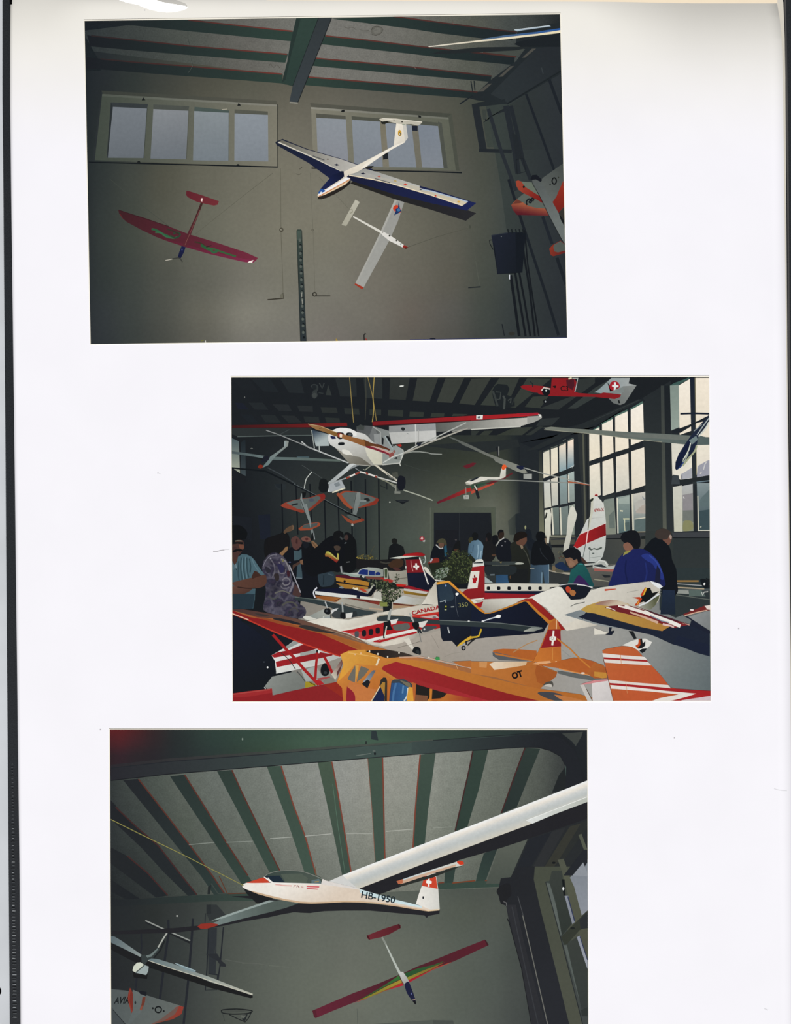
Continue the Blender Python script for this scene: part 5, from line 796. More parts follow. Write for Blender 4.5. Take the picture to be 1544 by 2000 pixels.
bp.k('925 510 940 490 970 500 1010 495 1020 530 980 540 940 530', 'e2d9bc').k('1050 520 1080 505 1150 540 1160 570 1100 560', 'b0452c').k('1050 300 1090 285 1130 310 1120 345 1070 350', '23282a').k('1085 300 1110 290 1128 320 1105 330', 'b9bcb4')
bp.l('1200 570 1260 470 1290 450', 3, 'a9a99c').p('1180 600 1290 470 1340 500 1240 640 1170 640', '13161c')
wp = N('model_plane', None, 'white and navy low model with a single white propeller'); N('wing', wp).p('300 540 420 515 650 505 930 515 1080 570 1195 600 1190 645 1000 625 700 595 310 560', '13172c'); wp.p('300 552 620 585 1000 628 1200 655 1418 690 1412 718 1200 695 1000 672 740 660 305 608', 'd6d9d6 d3d3c6 320 570 1300 690').p('998 625 1050 630 1050 680 995 668', '171a2c'); N('wing_underside', wp, 'orange-brown underside').p('298 612 520 640 740 662 765 730 620 735 520 715 310 662', '8a4f26 9c6534 320 640 720 700').p('600 730 740 660 700 690 640 720', '3c2024').p('300 610 600 645 740 662 300 625', '2c2220'); N('fin', wp).p('1180 640 1290 470 1310 485 1240 640', '101318'); N('tail', wp).p('1280 640 1290 590 1360 545 1415 690 1270 670', 'c9c8bc'); N('propeller', wp).l('335 492 290 540 275 580 285 625 302 665', 2.6, 'd2d4dc', None, True); wp.p('780 660 1000 680 1385 728 1375 785 1200 745', '65251f').p('1200 720 1380 735 1370 785 1250 760', '7a342a')
N('nose', wp).p('1385 720 1500 745 1500 810 1440 810 1380 780', '6c6f3c')
at('U'); gwing = N('model_plane', None, 'pale grey wing lying behind the twin-engine model'); gwing.p('740 672 1000 715 1440 812 1432 900 1330 905 1100 850 780 770 640 750', 'a5a194 8e8a7e 800 700 1400 870').l('800 770 1100 850 1330 900', 2, '6f6c62').p('1200 830 1440 850 1435 880 1210 850', 'b39c84')

# navy T-tail with the red cross panel
at('f'); nt_ = N('model_plane', None, 'navy T-tail model with a white cross on red'); nt_.k('945 1052 975 1045 1010 1080 1050 1150 1100 1195 1180 1210 1260 1212 1240 1222 1110 1222 1040 1180 980 1110', 'cfccbe')
bs = N('bush', None, 'leafy green bush between the tails'); bs.p('1000 1000 1200 980 1544 900 1640 1000 1544 1240 1420 1260 1250 1220 1080 1200', '20251c'); bs.leaves('1170 980 1260 940 1330 830 1400 830 1460 860 1544 880 1560 1060 1540 1240 1400 1240 1290 1200 1180 1080', 420, ['1f271c', '2c3524', '38422a', '4a5332', '1a201a', '55603c', '2a3020'], (1.6, 3.6)); bs.leaves('1060 1130 1120 1070 1250 1040 1260 1140 1160 1200 1090 1190', 150, ['7a8578', '97a094', '4c5c44', '2a3524', '5c6e5c'], (1.4, 3.4)); bs.leaves('1200 860 1420 820 1544 860 1544 980 1200 990', 90, ['2a3022', '3c4428', '1c221b'], (1.4, 3))
fn = N('fin', nt_); fn.p('735 1110 945 1110 1000 1130 1092 1215 1010 1345 860 1310 750 1280', '171b2e 131726 760 1120 1000 1300'); fn.p('720 950 890 945 945 1112 735 1118', '741a22 7e1c22 730 960 930 1100'); fn.l('785 965 790 1020 812 1100', 1.2, 'c98a84'); N('cross', fn, 'white cross').p('838 1000 862 998 862 1022 890 1030 888 1050 866 1055 868 1080 845 1080 845 1056 815 1048 815 1030 842 1024', 'e4e2da').e(850, 1040, 7, 7, '6a5a5a'); N('rudder_edge', fn).l('892 925 940 1070 1005 1265', 2.4, 'd5d3cc')
tp = N('tailplane', nt_); tp.p('515 935 560 925 690 905 880 900 905 908 800 918 640 940', 'c6cabf'); tp.p('670 908 720 880 860 864 925 868 965 890 940 912 880 908 800 905', 'a91d20 8c1a1e 700 890 950 890'); tp.p('705 935 885 918 890 948 720 952', '151a1e'); tp.l('960 905 970 970 940 1005', 2, 'a9b2ac', None, True).l('915 960 945 950 960 990', 2, '6f7d78'); tp.e(722, 1048, 10, 18, 'b9bab0'); nt_.p('745 1275 870 1310 1010 1345 1005 1360 860 1340 720 1310 690 1300', '8a1a24').p('700 1315 860 1335 1005 1358 980 1385 860 1370 690 1340', 'bcb9b0')

# maple-leaf fin and window band
at('T'); cl = N('airliner_model', None, 'red and white airliner model with a maple leaf on its fin'); at('g')
fz = N('fuselage', cl); fz.p('155 1255 500 1250 1090 1255 1118 1270 1060 1310 960 1348 155 1348', 'd2cfc2 c5c2b4 200 1260 900 1330'); fz.p('155 1346 960 1346 860 1392 155 1372', '151a2e'); fz.p('-200 1370 155 1370 860 1390 790 1440 500 1460 -150 1460', '971f26 8c1d24 0 1400 700 1420')
for x in (215, 344, 473, 605, 734, 865): N('cabin_window', cl).k('%d 1312 %d 1292 %d 1292 %d 1312 %d 1332 %d 1332' % (x - 22, x - 15, x + 15, x + 22, x + 15, x - 15), '14161a')
N('cabin_window', cl).p('985 1300 1060 1295 1010 1320 985 1322', '1a1c20')
at('T'); fn = N('fin', cl); fn.p('1335 95 1465 80 1468 420 1310 440 1222 372 1282 330', '8e2024 82 1c20 1340 200 1450 400'.replace('82 1c20', '821c20')); fn.p('1338 50 1360 40 1380 15 1440 10 1455 35 1462 82 1335 96', 'd0d1c8').p('1340 48 1450 40 1450 56 1350 58', '23292c'); lf_ = N('leaf_plate', fn, 'white panel with a red leaf'); lf_.p('1318 142 1412 138 1390 322 1282 332', 'd8d5ca'); lf_.k('1358 175 1366 195 1362 212 1378 208 1388 222 1376 250 1372 268 1350 272 1338 262 1340 240 1334 222 1340 210 1354 216 1350 196', 'a3161e').k('1352 205 1360 185 1368 205 1362 218', '3a1216'); fn.p('1305 445 1460 425 1462 450 1360 490', 'd8d5c8').p('1355 492 1450 470 1425 535 1400 530', 'a31a20'); fn.p('1440 440 1544 440 1500 470 1450 465', '3a3d38')
at('k'); fz.p('90 120 40 75 250 62 700 48 690 75 560 120 240 245 190 240 140 185', 'c6c3b8 a39e92 300 70 250 220'); fz.p('50 125 150 92 125 165', '9a1c22')
at('T'); lg_ = N('model_plane', None, 'grey twin-boom model behind the airliner'); at('W'); lg_.p('670 455 1050 455 1140 480 1050 490 860 500 690 490', '2c3335 3a4140 690 470 1050 475'); lg_.k('1040 480 1070 465 1130 470 1140 485 1060 490', 'a9aca0').l('1215 535 1265 538', 2, '7a7f7a'); lg_.k('690 520 800 510 1040 510 1030 600 860 610 760 620 700 600', '22282b').p('690 630 760 680 790 705 690 702', '9aa6a4').l('755 610 805 608', 3, '5a6468').p('860 460 890 455 880 480', '6f6440')

# pot plant in the middle of the table
at('T'); pt = N('potted_plant', None, 'leafy pot plant standing among the models'); pt.p('370 470 400 380 440 470 470 480 460 600 375 600', '171c1c'); pt.leaves('290 290 330 240 400 230 470 270 560 330 590 380 540 440 480 480 440 460 400 500 350 440 330 380 300 340', 230, ['232b20', '39432f', '4f5a3e', '1a2019', '5c6450', '2c3628', '4a583c', '20281e'], (1.6, 4.4)); pt.leaves('360 330 420 240 470 320 450 520 390 520', 120, ['6a7058', '48533c', '2a3324', '171c18', '1c221a'], (1.4, 3.4)); pt.leaves('500 180 550 170 540 260 500 280', 26, ['2c3226', '424a38'], (1.4, 3)); pt.leaves('210 230 300 240 330 300 240 300', 36, ['39432f', '232b20', '6a705c'], (1.4, 3)); N('pot', pt).p('335 480 420 475 418 522 345 520', '7c8446').p('372 520 460 520 455 590 380 590', '191d1f'); sm_ = N('seedling', None, 'small yellow-green plant on the table'); sm_.leaves('690 440 730 430 770 490 760 515 730 515 700 470', 40, ['5d5e26', '7a7a34', '3c3f1e'], (1.4, 3))
at('T'); p5 = N('model_plane', None, 'white wing with tan stripe beside the seedling'); p5.p('595 400 700 425 830 440 800 500 700 500 480 480 560 420', 'b9bcb8 a9a69a 600 410 800 490').p('480 484 700 505 800 510 740 520 480 545', 'a5886a').p('480 482 740 515 700 520 480 500', '5a2a20'); p5.p('270 420 300 370 350 360 360 450 270 430', 'b9b8ac')

# red and white twin-engine airliner in front
at('U'); cp2 = N('airliner_model', None, 'white twin-engine airliner model with a red band and dark wings')
N('wing', cp2).p('-40 650 300 690 450 720 780 790 1000 850 1340 905 1250 940 1080 970 900 1000 560 830 200 745 -40 700', '2c3638 353e40 100 680 1200 900').l('-40 652 300 692 450 722', 1.4, '59645f')
cp2.p('180 980 450 850 560 880 560 1060 300 1060 220 1010', '8b918c a3a59c 220 980 500 900'); cp2.k('100 1000 125 972 200 975 330 1020 520 1055 500 1075 300 1058 160 1035', 'd0cfc4'); cp2.p('250 1075 420 1070 400 1130 270 1120', '4c4e4a')
ng = N('engine', cp2); ng.p('560 880 640 845 690 838 640 900 580 935', 'c9cac8').k('580 940 650 880 770 900 800 1000 700 1010 600 990', '3a3f41').p('440 1000 560 960 570 1060 430 1060', '99a09e'); ng.k('450 890 470 850 530 840 560 870 558 930 520 945 470 930', '14171a').e(495, 885, 20, 18, '3a4043'); N('propeller', ng).l('470 730 490 790 512 840', 2.8, 'a9adac', 2); N('propeller', ng).l('445 970 430 1060 405 1125', 2, 'c5c8c2', 3.4).l('560 940 565 1060', 1.6, '23282a')
ng = N('engine', cp2); ng.k('720 960 740 910 800 920 815 1000 780 1020 730 1000', '15181b').p('812 930 945 908 905 1000 815 1004', 'd3d2cc'); ng.p('930 900 990 880 1010 960 920 1000', '2a3032'); N('propeller', ng).l('752 740 760 820 765 905', 3, 'a3a8a6')
at('j'); fz = N('fuselage', cp2); fz.p('-560 355 -330 300 0 322 180 290 350 245 480 218 680 180 900 140 1144 130 1152 450 900 520 640 620 440 660 300 640 0 500', 'd6d1c4 c6bfb0 200 260 500 560')
fz.p('-440 400 -330 300 0 322 180 290 350 245 440 232 430 300 200 380 0 430 -60 440', 'd9d5c8 cbc4b6 0 330 50 430'); fz.p('-100 470 0 455 440 362 520 340 1150 235 1150 440 850 450 600 510 330 600 150 560 0 490', 'b02024 a31e22 0 470 1000 350'); fz.p('220 578 330 550 840 436 858 470 600 520 270 602', 'dcdad4'); fz.p('300 605 850 470 870 495 640 545 400 612', 'a82025'); fz.p('870 490 1150 430 1150 455 900 530 640 625 440 660 400 625 640 560', 'cfc8ba a59f94 700 530 800 600')
fz.p('0 490 150 480 330 460 200 560 100 545', 'c8706a a82226 10 500 250 510')
for x, y in ((105, 507), (196, 496), (283, 480), (367, 462)): N('cabin_window', cp2).k('%d %d %d %d %d %d %d %d' % (x - 24, y - 30, x + 22, y - 36, x + 24, y + 28, x - 20, y + 34), '171a20' if x > 150 else '4a4e52')
N('lettering', cp2, 'red CANADA A').text('CANADA A', 800, 266, 46, 13, '9c2228', 1.3, 0, .04); fz.p('800 270 1150 222 1150 245 900 290 800 292', 'bc3228').p('900 290 1100 262 1140 300 1060 310', 'b9aaa4').e(1080, 295, 24, 12, '6f6c6c')
at('T'); N('fin', cp2).p('785 498 820 450 860 380 935 258 952 250 974 500 960 505', 'd2cdc0 bcb5a6 830 450 960 350'); at('j'); cp2.l('925 135 980 132 1060 140', 1.6, '5a5550')
lg_ = N('landing_leg', cp2); lg_.p('690 572 760 548 828 690 800 702', 'd3cdc0'); N('wheel', cp2).k('805 720 820 680 860 665 900 685 912 730 905 765 860 755 815 738', '14171a').k('845 720 870 700 890 720 890 755 860 745', '2c3032')
tb.l('1040 515 1100 610 1140 690', .8, '8a8278').l('1210 790 1300 750 1420 730', .8, '8f897e').l('620 680 900 600', .8, '8f877c')

# red and white striped cowling, lower left
at('i'); sp = N('model_plane', None, 'model with red and white stripes behind the red struts'); sp.k('85 330 250 380 450 520 590 700 625 850 640 990 560 1080 480 1195 85 1260', '161b28 14181f 200 500 400 1000'); fl.e(530, 922, 11, 12, 'e6e8e6').e(485, 855, 12, 8, '3a4048')
fz = N('fuselage', sp); fz.p('578 772 720 690 860 588 960 600 1140 690 1440 770 1440 800 1150 900 640 1002 620 840', 'dadad6 b9bbb6 640 900 1300 800'); fz.p('720 690 870 586 960 600 780 690', '8f9591'); fz.p('575 775 650 735 800 705 980 634 1140 690 1000 735 612 802', '9a2026 7c1c20 600 780 1000 680'); fz.p('632 852 860 800 1180 730 1350 760 1340 775 1100 830 642 922', '9a2026 841d21 640 880 1300 760'); fz.p('940 740 1140 700 1180 735 940 785', '999d98'); fz.p('640 930 900 872 1100 832 1440 772 1450 800 1100 890 636 1000', 'd9dad4 b4b7b2 650 960 1300 820'); N('propeller', sp).l('700 740 800 830 880 945', 1.6, '3c2c2a', None, True)
gb = N('paper_sheet', None, 'grey board lying under the striped model'); gb.p('495 1160 585 1040 870 975 1005 1095 990 1185 590 1275', '858984 767a75 560 1050 800 1200'); sp.p('950 960 1140 905 1200 1010 1320 1050 1190 1080 1010 1100', 'a3a8a4 8e9490 960 980 1300 1050'); N('wheel', sp).k('1195 970 1210 900 1255 870 1300 920 1305 990 1270 1030 1220 1025', '13161a').e(1255, 990, 22, 18, '2f3437'); sp.p('1150 1060 1310 1035 1320 1060 1160 1085', '9a4a48'); sp.p('1005 1100 1060 1105 1145 1140 1110 1160 1000 1180', '9c8a26').l('1050 1105 1130 1150', 1.6, '4a3c20'); sp.l('900 975 960 1040 1000 1100', 2, '4a4e4c'); sp.l('490 1170 505 1195', 2, 'b9bcb8')

# orange high-wing in front
ow = N('model_plane', None, 'large orange and red high-wing model in the foreground')
w1_ = N('wing', ow); w1_.p('85 195 200 190 500 240 700 270 950 330 1300 430 1544 520 1800 640 2250 760 2200 800 2000 800 1600 800 1440 780 1140 690 600 470 300 340 85 250', '9a5a34 a8642f 200 220 1800 700'); w1_.p('85 205 300 290 480 320 700 380 900 420 1200 500 1544 650 1700 720 1640 810 1440 785 1150 690 850 580 600 470 300 345 85 255', '821d20 8c2222 200 270 1400 700'); w1_.p('300 270 480 300 700 345 900 400 1200 480 1544 570 1700 640 1700 700 1544 640 1200 500 900 425 700 385', '8a4527 9c5a2c 500 310 1500 620'); w1_.p('85 188 200 188 500 236 800 292 950 325 1300 425 1544 512 1700 580 1800 640 1544 570 1200 460 900 385 600 310 400 290 85 205', '4a3330 7a5a48 200 200 1600 560')
w1_.k('605 320 640 300 800 330 880 350 960 380 900 385 760 355', '26262b').k('920 410 980 390 1100 410 1250 460 1400 490 1330 495 1200 480 1050 455', '33302f').k('370 245 450 250 550 275 480 282 420 270', '3a3331'); w1_.l('85 250 290 330 600 470 1000 635 1440 785', 2.6, 'b8382a').l('85 246 290 325', 1.8, 'd8b8a0').l('1250 440 1544 530 1700 600', 1.2, '93806a')
for q, wd in (('595 512 720 650 860 800 1000 960 1170 1140', 5.4), ('1155 735 1140 880 1128 1075', 4.6), ('1240 790 1290 880 1345 1000', 5)): N('wing_strut', ow).l(q, wd, '9c2022', wd + .6)
ow.p('1100 1075 1200 1090 1240 1130 1180 1150 1120 1110', 'a82428'); ow.k('1230 1110 1280 1060 1350 1060 1370 1110 1300 1140', '7d7a70'); N('windscreen', ow).p('1330 1010 1470 810 1500 800 1440 960 1380 1080', 'b9b0a0 6a4844 1350 1000 1470 850').p('1400 980 1470 870 1440 970 1400 1040', '5a3a38'); ow.l('1140 700 1185 735', 5, 'd8dad4').p('1140 700 1165 700 1160 740 1140 735', '1a1c1e')
cw_ = N('cowling', ow, 'red cowling'); cw_.p('85 1250 300 1220 585 1188 592 1275 860 1212 1200 1145 1400 1105 1600 1090 1700 1400 85 1400', '8c2025 842325 100 1300 1400 1250'); cw_.p('85 1250 300 1220 585 1188 590 1240 300 1290 85 1300', '9a2a2c').l('90 1262 560 1200', 2, 'a84440'); cw_.p('1230 1140 1420 1105 1544 1220 1544 1345 1500 1320', '8e2a20')
at('j'); bd = N('fuselage', ow, 'orange cabin'); bd.p('-150 1110 -110 1000 -60 900 -90 760 60 710 200 700 300 720 430 760 560 790 700 900 1000 1060 1544 1200 1700 1345 1700 1400 -60 1400 -80 1180', 'cd8a3e b4662c 50 780 300 1300'); bd.p('-100 1000 -60 880 -95 760 0 720 -20 1000 -130 1100', 'd89a3c'); bd.p('0 1130 60 1050 100 1120 230 1180 350 1200 290 1345 0 1345', 'c07540'); N('nose', ow, 'dark red cowl cheek').k('0 1180 50 1220 85 1290 70 1400 -20 1400 -20 1180', '8c222e')
bd.p('-100 760 0 715 200 702 390 770 340 900 90 880 -30 1010', 'd39a42 c98a38 0 760 300 860').l('0 740 90 750 380 800', 1.2, 'e2b468'); N('wing_root_gap', ow).p('210 718 300 706 500 704 700 740 820 780 640 795 480 808 360 770', '201c1c 39302c 300 740 700 760')
for x, y in ((265, 722), (370, 755), (493, 792), (637, 738)): N('screw', ow).e(x, y, 9, 14, 'e4dccc')
bd.l('385 812 350 900', 3.4, 'e0d4b8'); bd.e(85, 760, 10, 10, 'dcb48c').e(158, 745, 10, 10, 'dcb48c')
wr_ = N('wing', ow); wr_.p('400 960 420 900 560 805 640 792 800 786 1000 822 1300 892 1544 940 1700 960 2400 1190 2900 1260 3088 1310 3088 1400 2404 1400 1544 1345 700 1180', 'bd7a34 b06a2e 600 830 2200 1250'); wr_.p('560 805 700 788 800 786 1000 822 1300 892 1544 940 2000 1050 2400 1190 2200 1150 1544 1000 1000 850', 'b27042 93613c 700 800 2000 1100'); wr_.p('415 945 440 905 600 852 700 878 1000 960 1544 1120 2000 1250 2404 1345 2300 1400 1900 1400 1544 1310 1200 1210 900 1130 600 1055', '98262a 8a2223 600 950 1900 1300'); wr_.p('415 945 600 1010 900 1090 1300 1200 1544 1280 1800 1350 1700 1400 1500 1345 1000 1180 600 1060', '932a2a a02a30 600 1030 1500 1300')
wr_.l('640 795 900 790 1050 815 1350 885 1544 935', 1.6, 'c9a892').l('1350 880 1370 940', 1, 'd0a070').e(1515, 915, 12, 10, 'd8c4b0').e(1010, 795, 14, 8, 'd5cdbd'); N('marker', None, 'tiny green cone on the table').p('1085 815 1105 790 1145 795 1150 830 1110 835', '3f8f4f'); wr_.p('1300 850 1544 840 1544 930 1400 900', 'b06a34')
wn = N('cabin_window', ow); wn.p('-10 1060 88 892 92 1000 82 1115 0 1080', '6c685f'); wn = N('cabin_window', ow); wn.p('105 1110 130 980 160 905 262 945 200 1030', '6b675d'); ow_c = N('door_post', ow); ow_c.p('85 885 130 900 120 1000 85 1110 90 950', 'd09a48')
wn = N('cabin_window', ow); wn.p('180 1110 250 1020 310 958 345 962 300 1040 260 1105', '8f9aa6 5c626c 200 1090 330 970').p('165 1130 240 1075 278 1105 240 1188', '1c1e24')
wn = N('cabin_window', ow); wn.p('288 1345 340 1240 395 1160 430 1200 450 1260 452 1400 280 1400', '1c2444').p('390 1150 405 1080 440 1048 475 1052 488 1100 484 1400 458 1400 445 1200', '2f2c28').p('400 1155 430 1110 462 1110 455 1290', 'a57a34'); wn.l('290 1345 395 1165', 2, 'd8c4a0')
wn = N('cabin_window', ow, 'window full of a blue jacket'); wn.p('508 1400 520 1250 540 1100 570 1075 700 1070 800 1130 800 1190 745 1400', '38414a'); wn.p('515 1345 545 1120 640 1115 755 1175 740 1300 720 1400 510 1400', '2b4a78 34618e 530 1250 740 1250').l('600 1120 570 1240 560 1345', 4, '466f9a', None, True).l('690 1150 680 1250', 3, '5d86ac').p('640 1080 770 1120 790 1180 740 1165', '6f6a58').l('750 1180 740 1280 700 1345', 3, 'c9ccc6')
bd.p('755 1170 810 1175 835 1345 730 1345', 'd59a3c').p('800 1110 850 1125 840 1345 820 1345', 'b06030'); N('cabin_window', ow).p('850 1135 1028 1188 1020 1300 990 1345 835 1345 845 1250', '221f1d').p('845 1265 1000 1280 990 1345 835 1345', '7a5038'); N('cabin_window', ow).p('1055 1195 1238 1250 1200 1290 1150 1312 1045 1320', '24211e'); bd.p('1020 1190 1055 1195 1045 1345 990 1345 1020 1300', 'c77c30').p('1240 1252 1544 1310 1544 1345 1100 1345 1180 1310', 'b2652e 9c3a28 1250 1300 1500 1330')
at('k'); tlz = N('tail', ow, 'orange tail with a white cross on red')
N('tailplane', tlz).p('265 720 300 700 400 690 600 695 820 712 830 840 600 800 300 745', 'ac5e2a').p('265 735 320 735 560 790 800 840 600 842 350 830 270 780', '55585c').p('290 740 600 800 800 835 780 850 500 800 300 765', 'b86e30')
tlz.p('0 846 250 850 480 850 700 850 780 850 830 880 1080 980 1060 1040 1000 1090 920 1140 860 1195 520 1110 300 1045 0 1000', 'b87236 a8622c 200 900 900 1080'); tlz.p('225 880 300 850 700 850 685 895 500 925 290 955', 'dcc9b0 cfb08c 300 900 650 870').p('100 850 200 850 190 930 100 920', 'c98f58'); tlz.p('820 890 1080 985 1060 1045 1000 1085 900 1140 830 1110 800 980', '9c5426')
N('lettering', ow, 'black OT').text('OT', 520, 1070, 74, 17, '121114', .9, 0, .05)
fn = N('fin', tlz); fn.p('775 855 860 680 960 440 985 340 1050 318 1085 320 1120 400 1135 440 1120 470 1130 840 1000 870', 'bf7030 b2632c 830 800 1100 600'); fn.p('872 682 965 448 1118 442 1128 660', '8c1f26 8a2024 900 600 1100 500'); fn.p('1085 318 1130 390 1178 450 1128 455 1100 400', '93 2420'.replace(' ', '')).l('1070 320 1068 440', 2, 'dcb088').l('870 684 1128 662', .8, 'c07838'); cr = N('cross', fn, 'white cross'); cr.p('1022 462 1044 464 1040 530 1068 540 1062 582 1036 588 1028 648 1004 645 1010 588 982 580 982 540 1016 530', 'e6e2da').ring(1018, 558, 16, 18, .8, '8a8a78'); fn.l('1020 680 1018 830', 1, 'cf9048').p('760 880 850 850 990 840 1000 865 850 890', 'd8a070').e(1065, 858, 14, 16, 'e0b080')
N('tailplane', tlz).p('850 882 1000 872 1140 832 1290 802 1420 815 1544 850 1720 940 1730 1010 1544 1030 1300 985 1100 935 850 895', 'b2622a a8582a 900 880 1500 900').p('1080 965 1300 1000 1544 1045 1720 1020 1720 1060 1500 1085 1280 1050 1090 1000', '5d605f').l('1100 938 1300 985 1544 1030', 2, 'd08848').e(1400, 995, 26, 10, 'd8cfc0')
N('bracing_strut', tlz).l('1075 560 1250 700 1350 805 1530 960', 2.6, 'bf7834'); N('bracing_strut', tlz).l('520 735 700 630 830 580', 2, 'a9825a'); N('bracing_wire', tlz).l('1140 705 1245 790', 1.2, '8a8c88'); tlz.k('900 1150 940 1110 1010 1100 1030 1140 1020 1170 1010 1135 950 1135', '4c4a44').k('920 1150 980 1130 1010 1150 1000 1170', 'bdb8ae')
wr_2 = N('wing_marking', ow, 'dark oval on the wing tip'); wr_2.k('832 1245 900 1230 1050 1240 1180 1290 1240 1340 1150 1360 1020 1335 900 1290', '434449').p('1040 1265 1130 1275 1350 1320 1400 1345 1160 1345 1080 1300', 'b87440')

# black aerobatic model
at('0'); ae = N('aerobatic_model', None, 'black, yellow and white aerobatic model with a sharp fin')
fz = N('fuselage', ae); fz.p('1026 1170 1050 1160 1072 1151 1089 1145.5 1106 1150 1110 1168 1140 1170 1148 1155 1172 1147.5 1220 1141 1267 1135.5 1288 1144 1289 1164 1284 1176 1262 1192 1230 1200 1162 1220 1106 1231 1098 1222 1086 1209 1066 1187 1040 1172', 'd9d6cb c6c1b5 1100 1160 1180 1215'); fz.p('1268 1134 1287 1140 1294 1146 1287 1150 1275 1142', 'e0e3e4')
fz.p('1098 1222 1160 1196 1200 1188 1262 1180 1284 1176 1262 1192 1230 1200 1162 1222 1106 1232', 'cfc9bb b4ae a2 1150 1200 1180 1225'.replace('b4ae a2', 'b4aea2')); N('cockpit', ae).p('1093 1143 1110 1141.5 1128 1141.5 1156 1147 1144 1166 1132 1170.5 1114 1171.5 1104 1158', '161a24'); pi = N('pilot_figure', ae, 'orange figure in the cockpit'); pi.k('1104 1149 1108 1145 1114 1149 1113 1156 1107 1157', 'b5402a').k('1112 1154 1118 1152 1124 1157 1120 1164 1113 1161', 'a56a3c'); N('canopy', ae).l('1093 1143 1110 1140.6 1128 1140.8 1157 1147', 1.2, 'dfe2e2').l('1126 1142 1140 1143 1156 1147.5', 1.6, 'd8dad6')
at('k'); fz.l('1245 158 1300 130 1425 102', 1.4, '5a5c58'); fz.l('1180 270 1340 230 1500 240', 1, 'b5b0a4')
fn = N('fin', ae, 'black fin'); at('Q'); fn.p('92 225 250 195 400 178 640 380 900 620 1100 790 1345 980 1345 1610 1060 1640 800 1760 620 1835 490 1690 260 1695 215 1600 190 1400 160 1100 130 700', '1d2734 14182 4 200 500 1000 1500'.replace('14182 4', '141824'))
fn.p('130 240 400 190 470 260 560 560 500 640 200 680 150 500', '263443 2b3a46 200 300 400 600'); fn.l('585 520 600 800 660 1060', 1, '4a5058').l('470 805 555 798', 2, '9aa09c'); fn.k('585 465 610 438 665 445 660 485 610 510', 'f2f3f1'); fn.e(335, 250, 20, 26, '7a96c4'); fn.l('180 670 260 660 330 620 330 690', 2, '8a9498'); fn.p('300 790 370 780 360 880 300 885', '252a12').e(340, 795, 18, 22, 'b5b83c').e(330, 878, 30, 14, 'a5ac84').l('390 1330 400 1400 435 1490', 2.4, 'b0b4b4')
lt = N('lettering', ae, 'yellow 350'); lt.text('350', 655, 815, 108, 6, '99985a', 1.15, 0, -.006)
ed = N('fin_stripe', ae, 'yellow edge stripe'); ed.p('92 215 100 165 250 140 400 118 440 130 700 370 900 560 1100 740 1345 930 1345 985 1080 780 880 600 660 410 420 195 400 178 250 200 110 228', 'd99a3c cf7f2c 150 180 1000 700'); ed.p('620 1840 700 1750 850 1640 980 1560 1150 1545 1190 1520 1240 1390 1280 1380 1260 1450 1210 1580 1060 1620 880 1690 760 1780', 'd6ae34 c99a38 700 1780 1150 1580'); N('tail_wheel', ae).l('860 1690 870 1790', 3, '23262 9'.replace(' ', '')).e(795, 1875, 58, 66, '17181b').e(800, 1878, 26, 32, '8a8d90').l('900 1810 1080 1630', 2.4, '1c1e20').l('780 1820 830 1740', 2, '9aa5b4')
at('k'); fz.p('0 112 100 205 180 246 240 238 400 190 560 132 660 90 700 95 800 200 968 372 905 480 700 510 400 530 150 552 0 560', '151b2c 121624 200 300 800 400'); fz.p('-30 50 20 105 100 195 170 240 230 238 400 180 560 118 660 78 760 58 790 75 900 180 1055 315 968 378 900 310 800 215 690 98 660 96 560 138 400 196 240 246 170 250 100 210 0 118', 'c8882c b8742c 100 200 900 250'); fz.p('560 110 680 60 765 55 900 165 1050 308 985 335 850 220 720 92 660 82', '9a2a22 8a2220 600 90 1000 310'); N('control_horn', ae).l('145 342 210 320 330 285', 2.2, 'c5ccd2').k('300 290 330 262 370 270 360 300 320 302', 'f1f2ee').e(145, 343, 16, 10, 'e8eaea')
ed2 = N('belly_stripe', ae, 'yellow belly stripe'); ed2.l('0 545 80 535 105 500 125 440', 3.2, 'c5a42c', None, True); ae.p('0 570 60 565 0 610', '1c1f22')
wg = N('wing', ae); at('l'); wg.p('-380 262 -190 205 -60 190 60 170 0 250 -90 255 -190 292 0 358 300 425 240 432 0 378', '6f797e 8a9090 -380 262 0 330'); wg.p('-200 290 -90 238 0 240 300 300 600 330 1000 330 1240 390 1450 470 1450 785 1300 745 1090 662 980 632 790 545 700 510 300 425 0 358', '1a2030 1d2433 0 300 1300 600'); wg.p('1050 520 1450 640 1450 780 1300 745 1090 660 980 630', '1b2234')
wg.p('-170 195 -100 150 0 115 60 98 180 80 300 84 420 120 520 195 700 260 960 400 940 415 850 468 600 420 300 335 0 245 -110 228', 'b59248 a97a3a 0 180 850 420'); wg.p('0 130 100 90 200 74 300 80 400 115 460 150 300 170 150 150', '9a7a6c c0b09a 150 90 200 160'); wg.p('130 172 200 150 300 140 460 150 560 182 740 240 1000 330 1200 385 1080 410 1000 430 860 380 640 310 400 250 250 215', '6a2228 7a262a 200 180 1000 380')
for q, w1__, w2__, c in (('300 150 460 190 640 240 860 320 1080 408', 3, 6, 'e9e2d8'), ('150 170 200 180 265 208', 2.4, 1, 'ded4c4'), ('380 152 520 195 700 250 980 370', 5, 3, 'e4ded6'), ('630 210 760 250 960 345 1080 400', 3, 6, 'e6e2da'), ('450 230 620 290 800 360', 3, 5, 'c9a58e'), ('930 310 1060 345 1195 390', 1.4, 2, 'd0a090'), ('860 380 960 400 1000 420', 4, 3, 'd8b8b0')): wg.l(q, w1__, c, w2__)
wg.l('700 270 850 340 940 360', 2, '7a8896').l('0 248 300 338 600 423 850 470', 1.4, '2a2c33'); wg.p('500 140 640 195 820 260 1000 320 1200 388 960 330 740 250', '4a1c28')
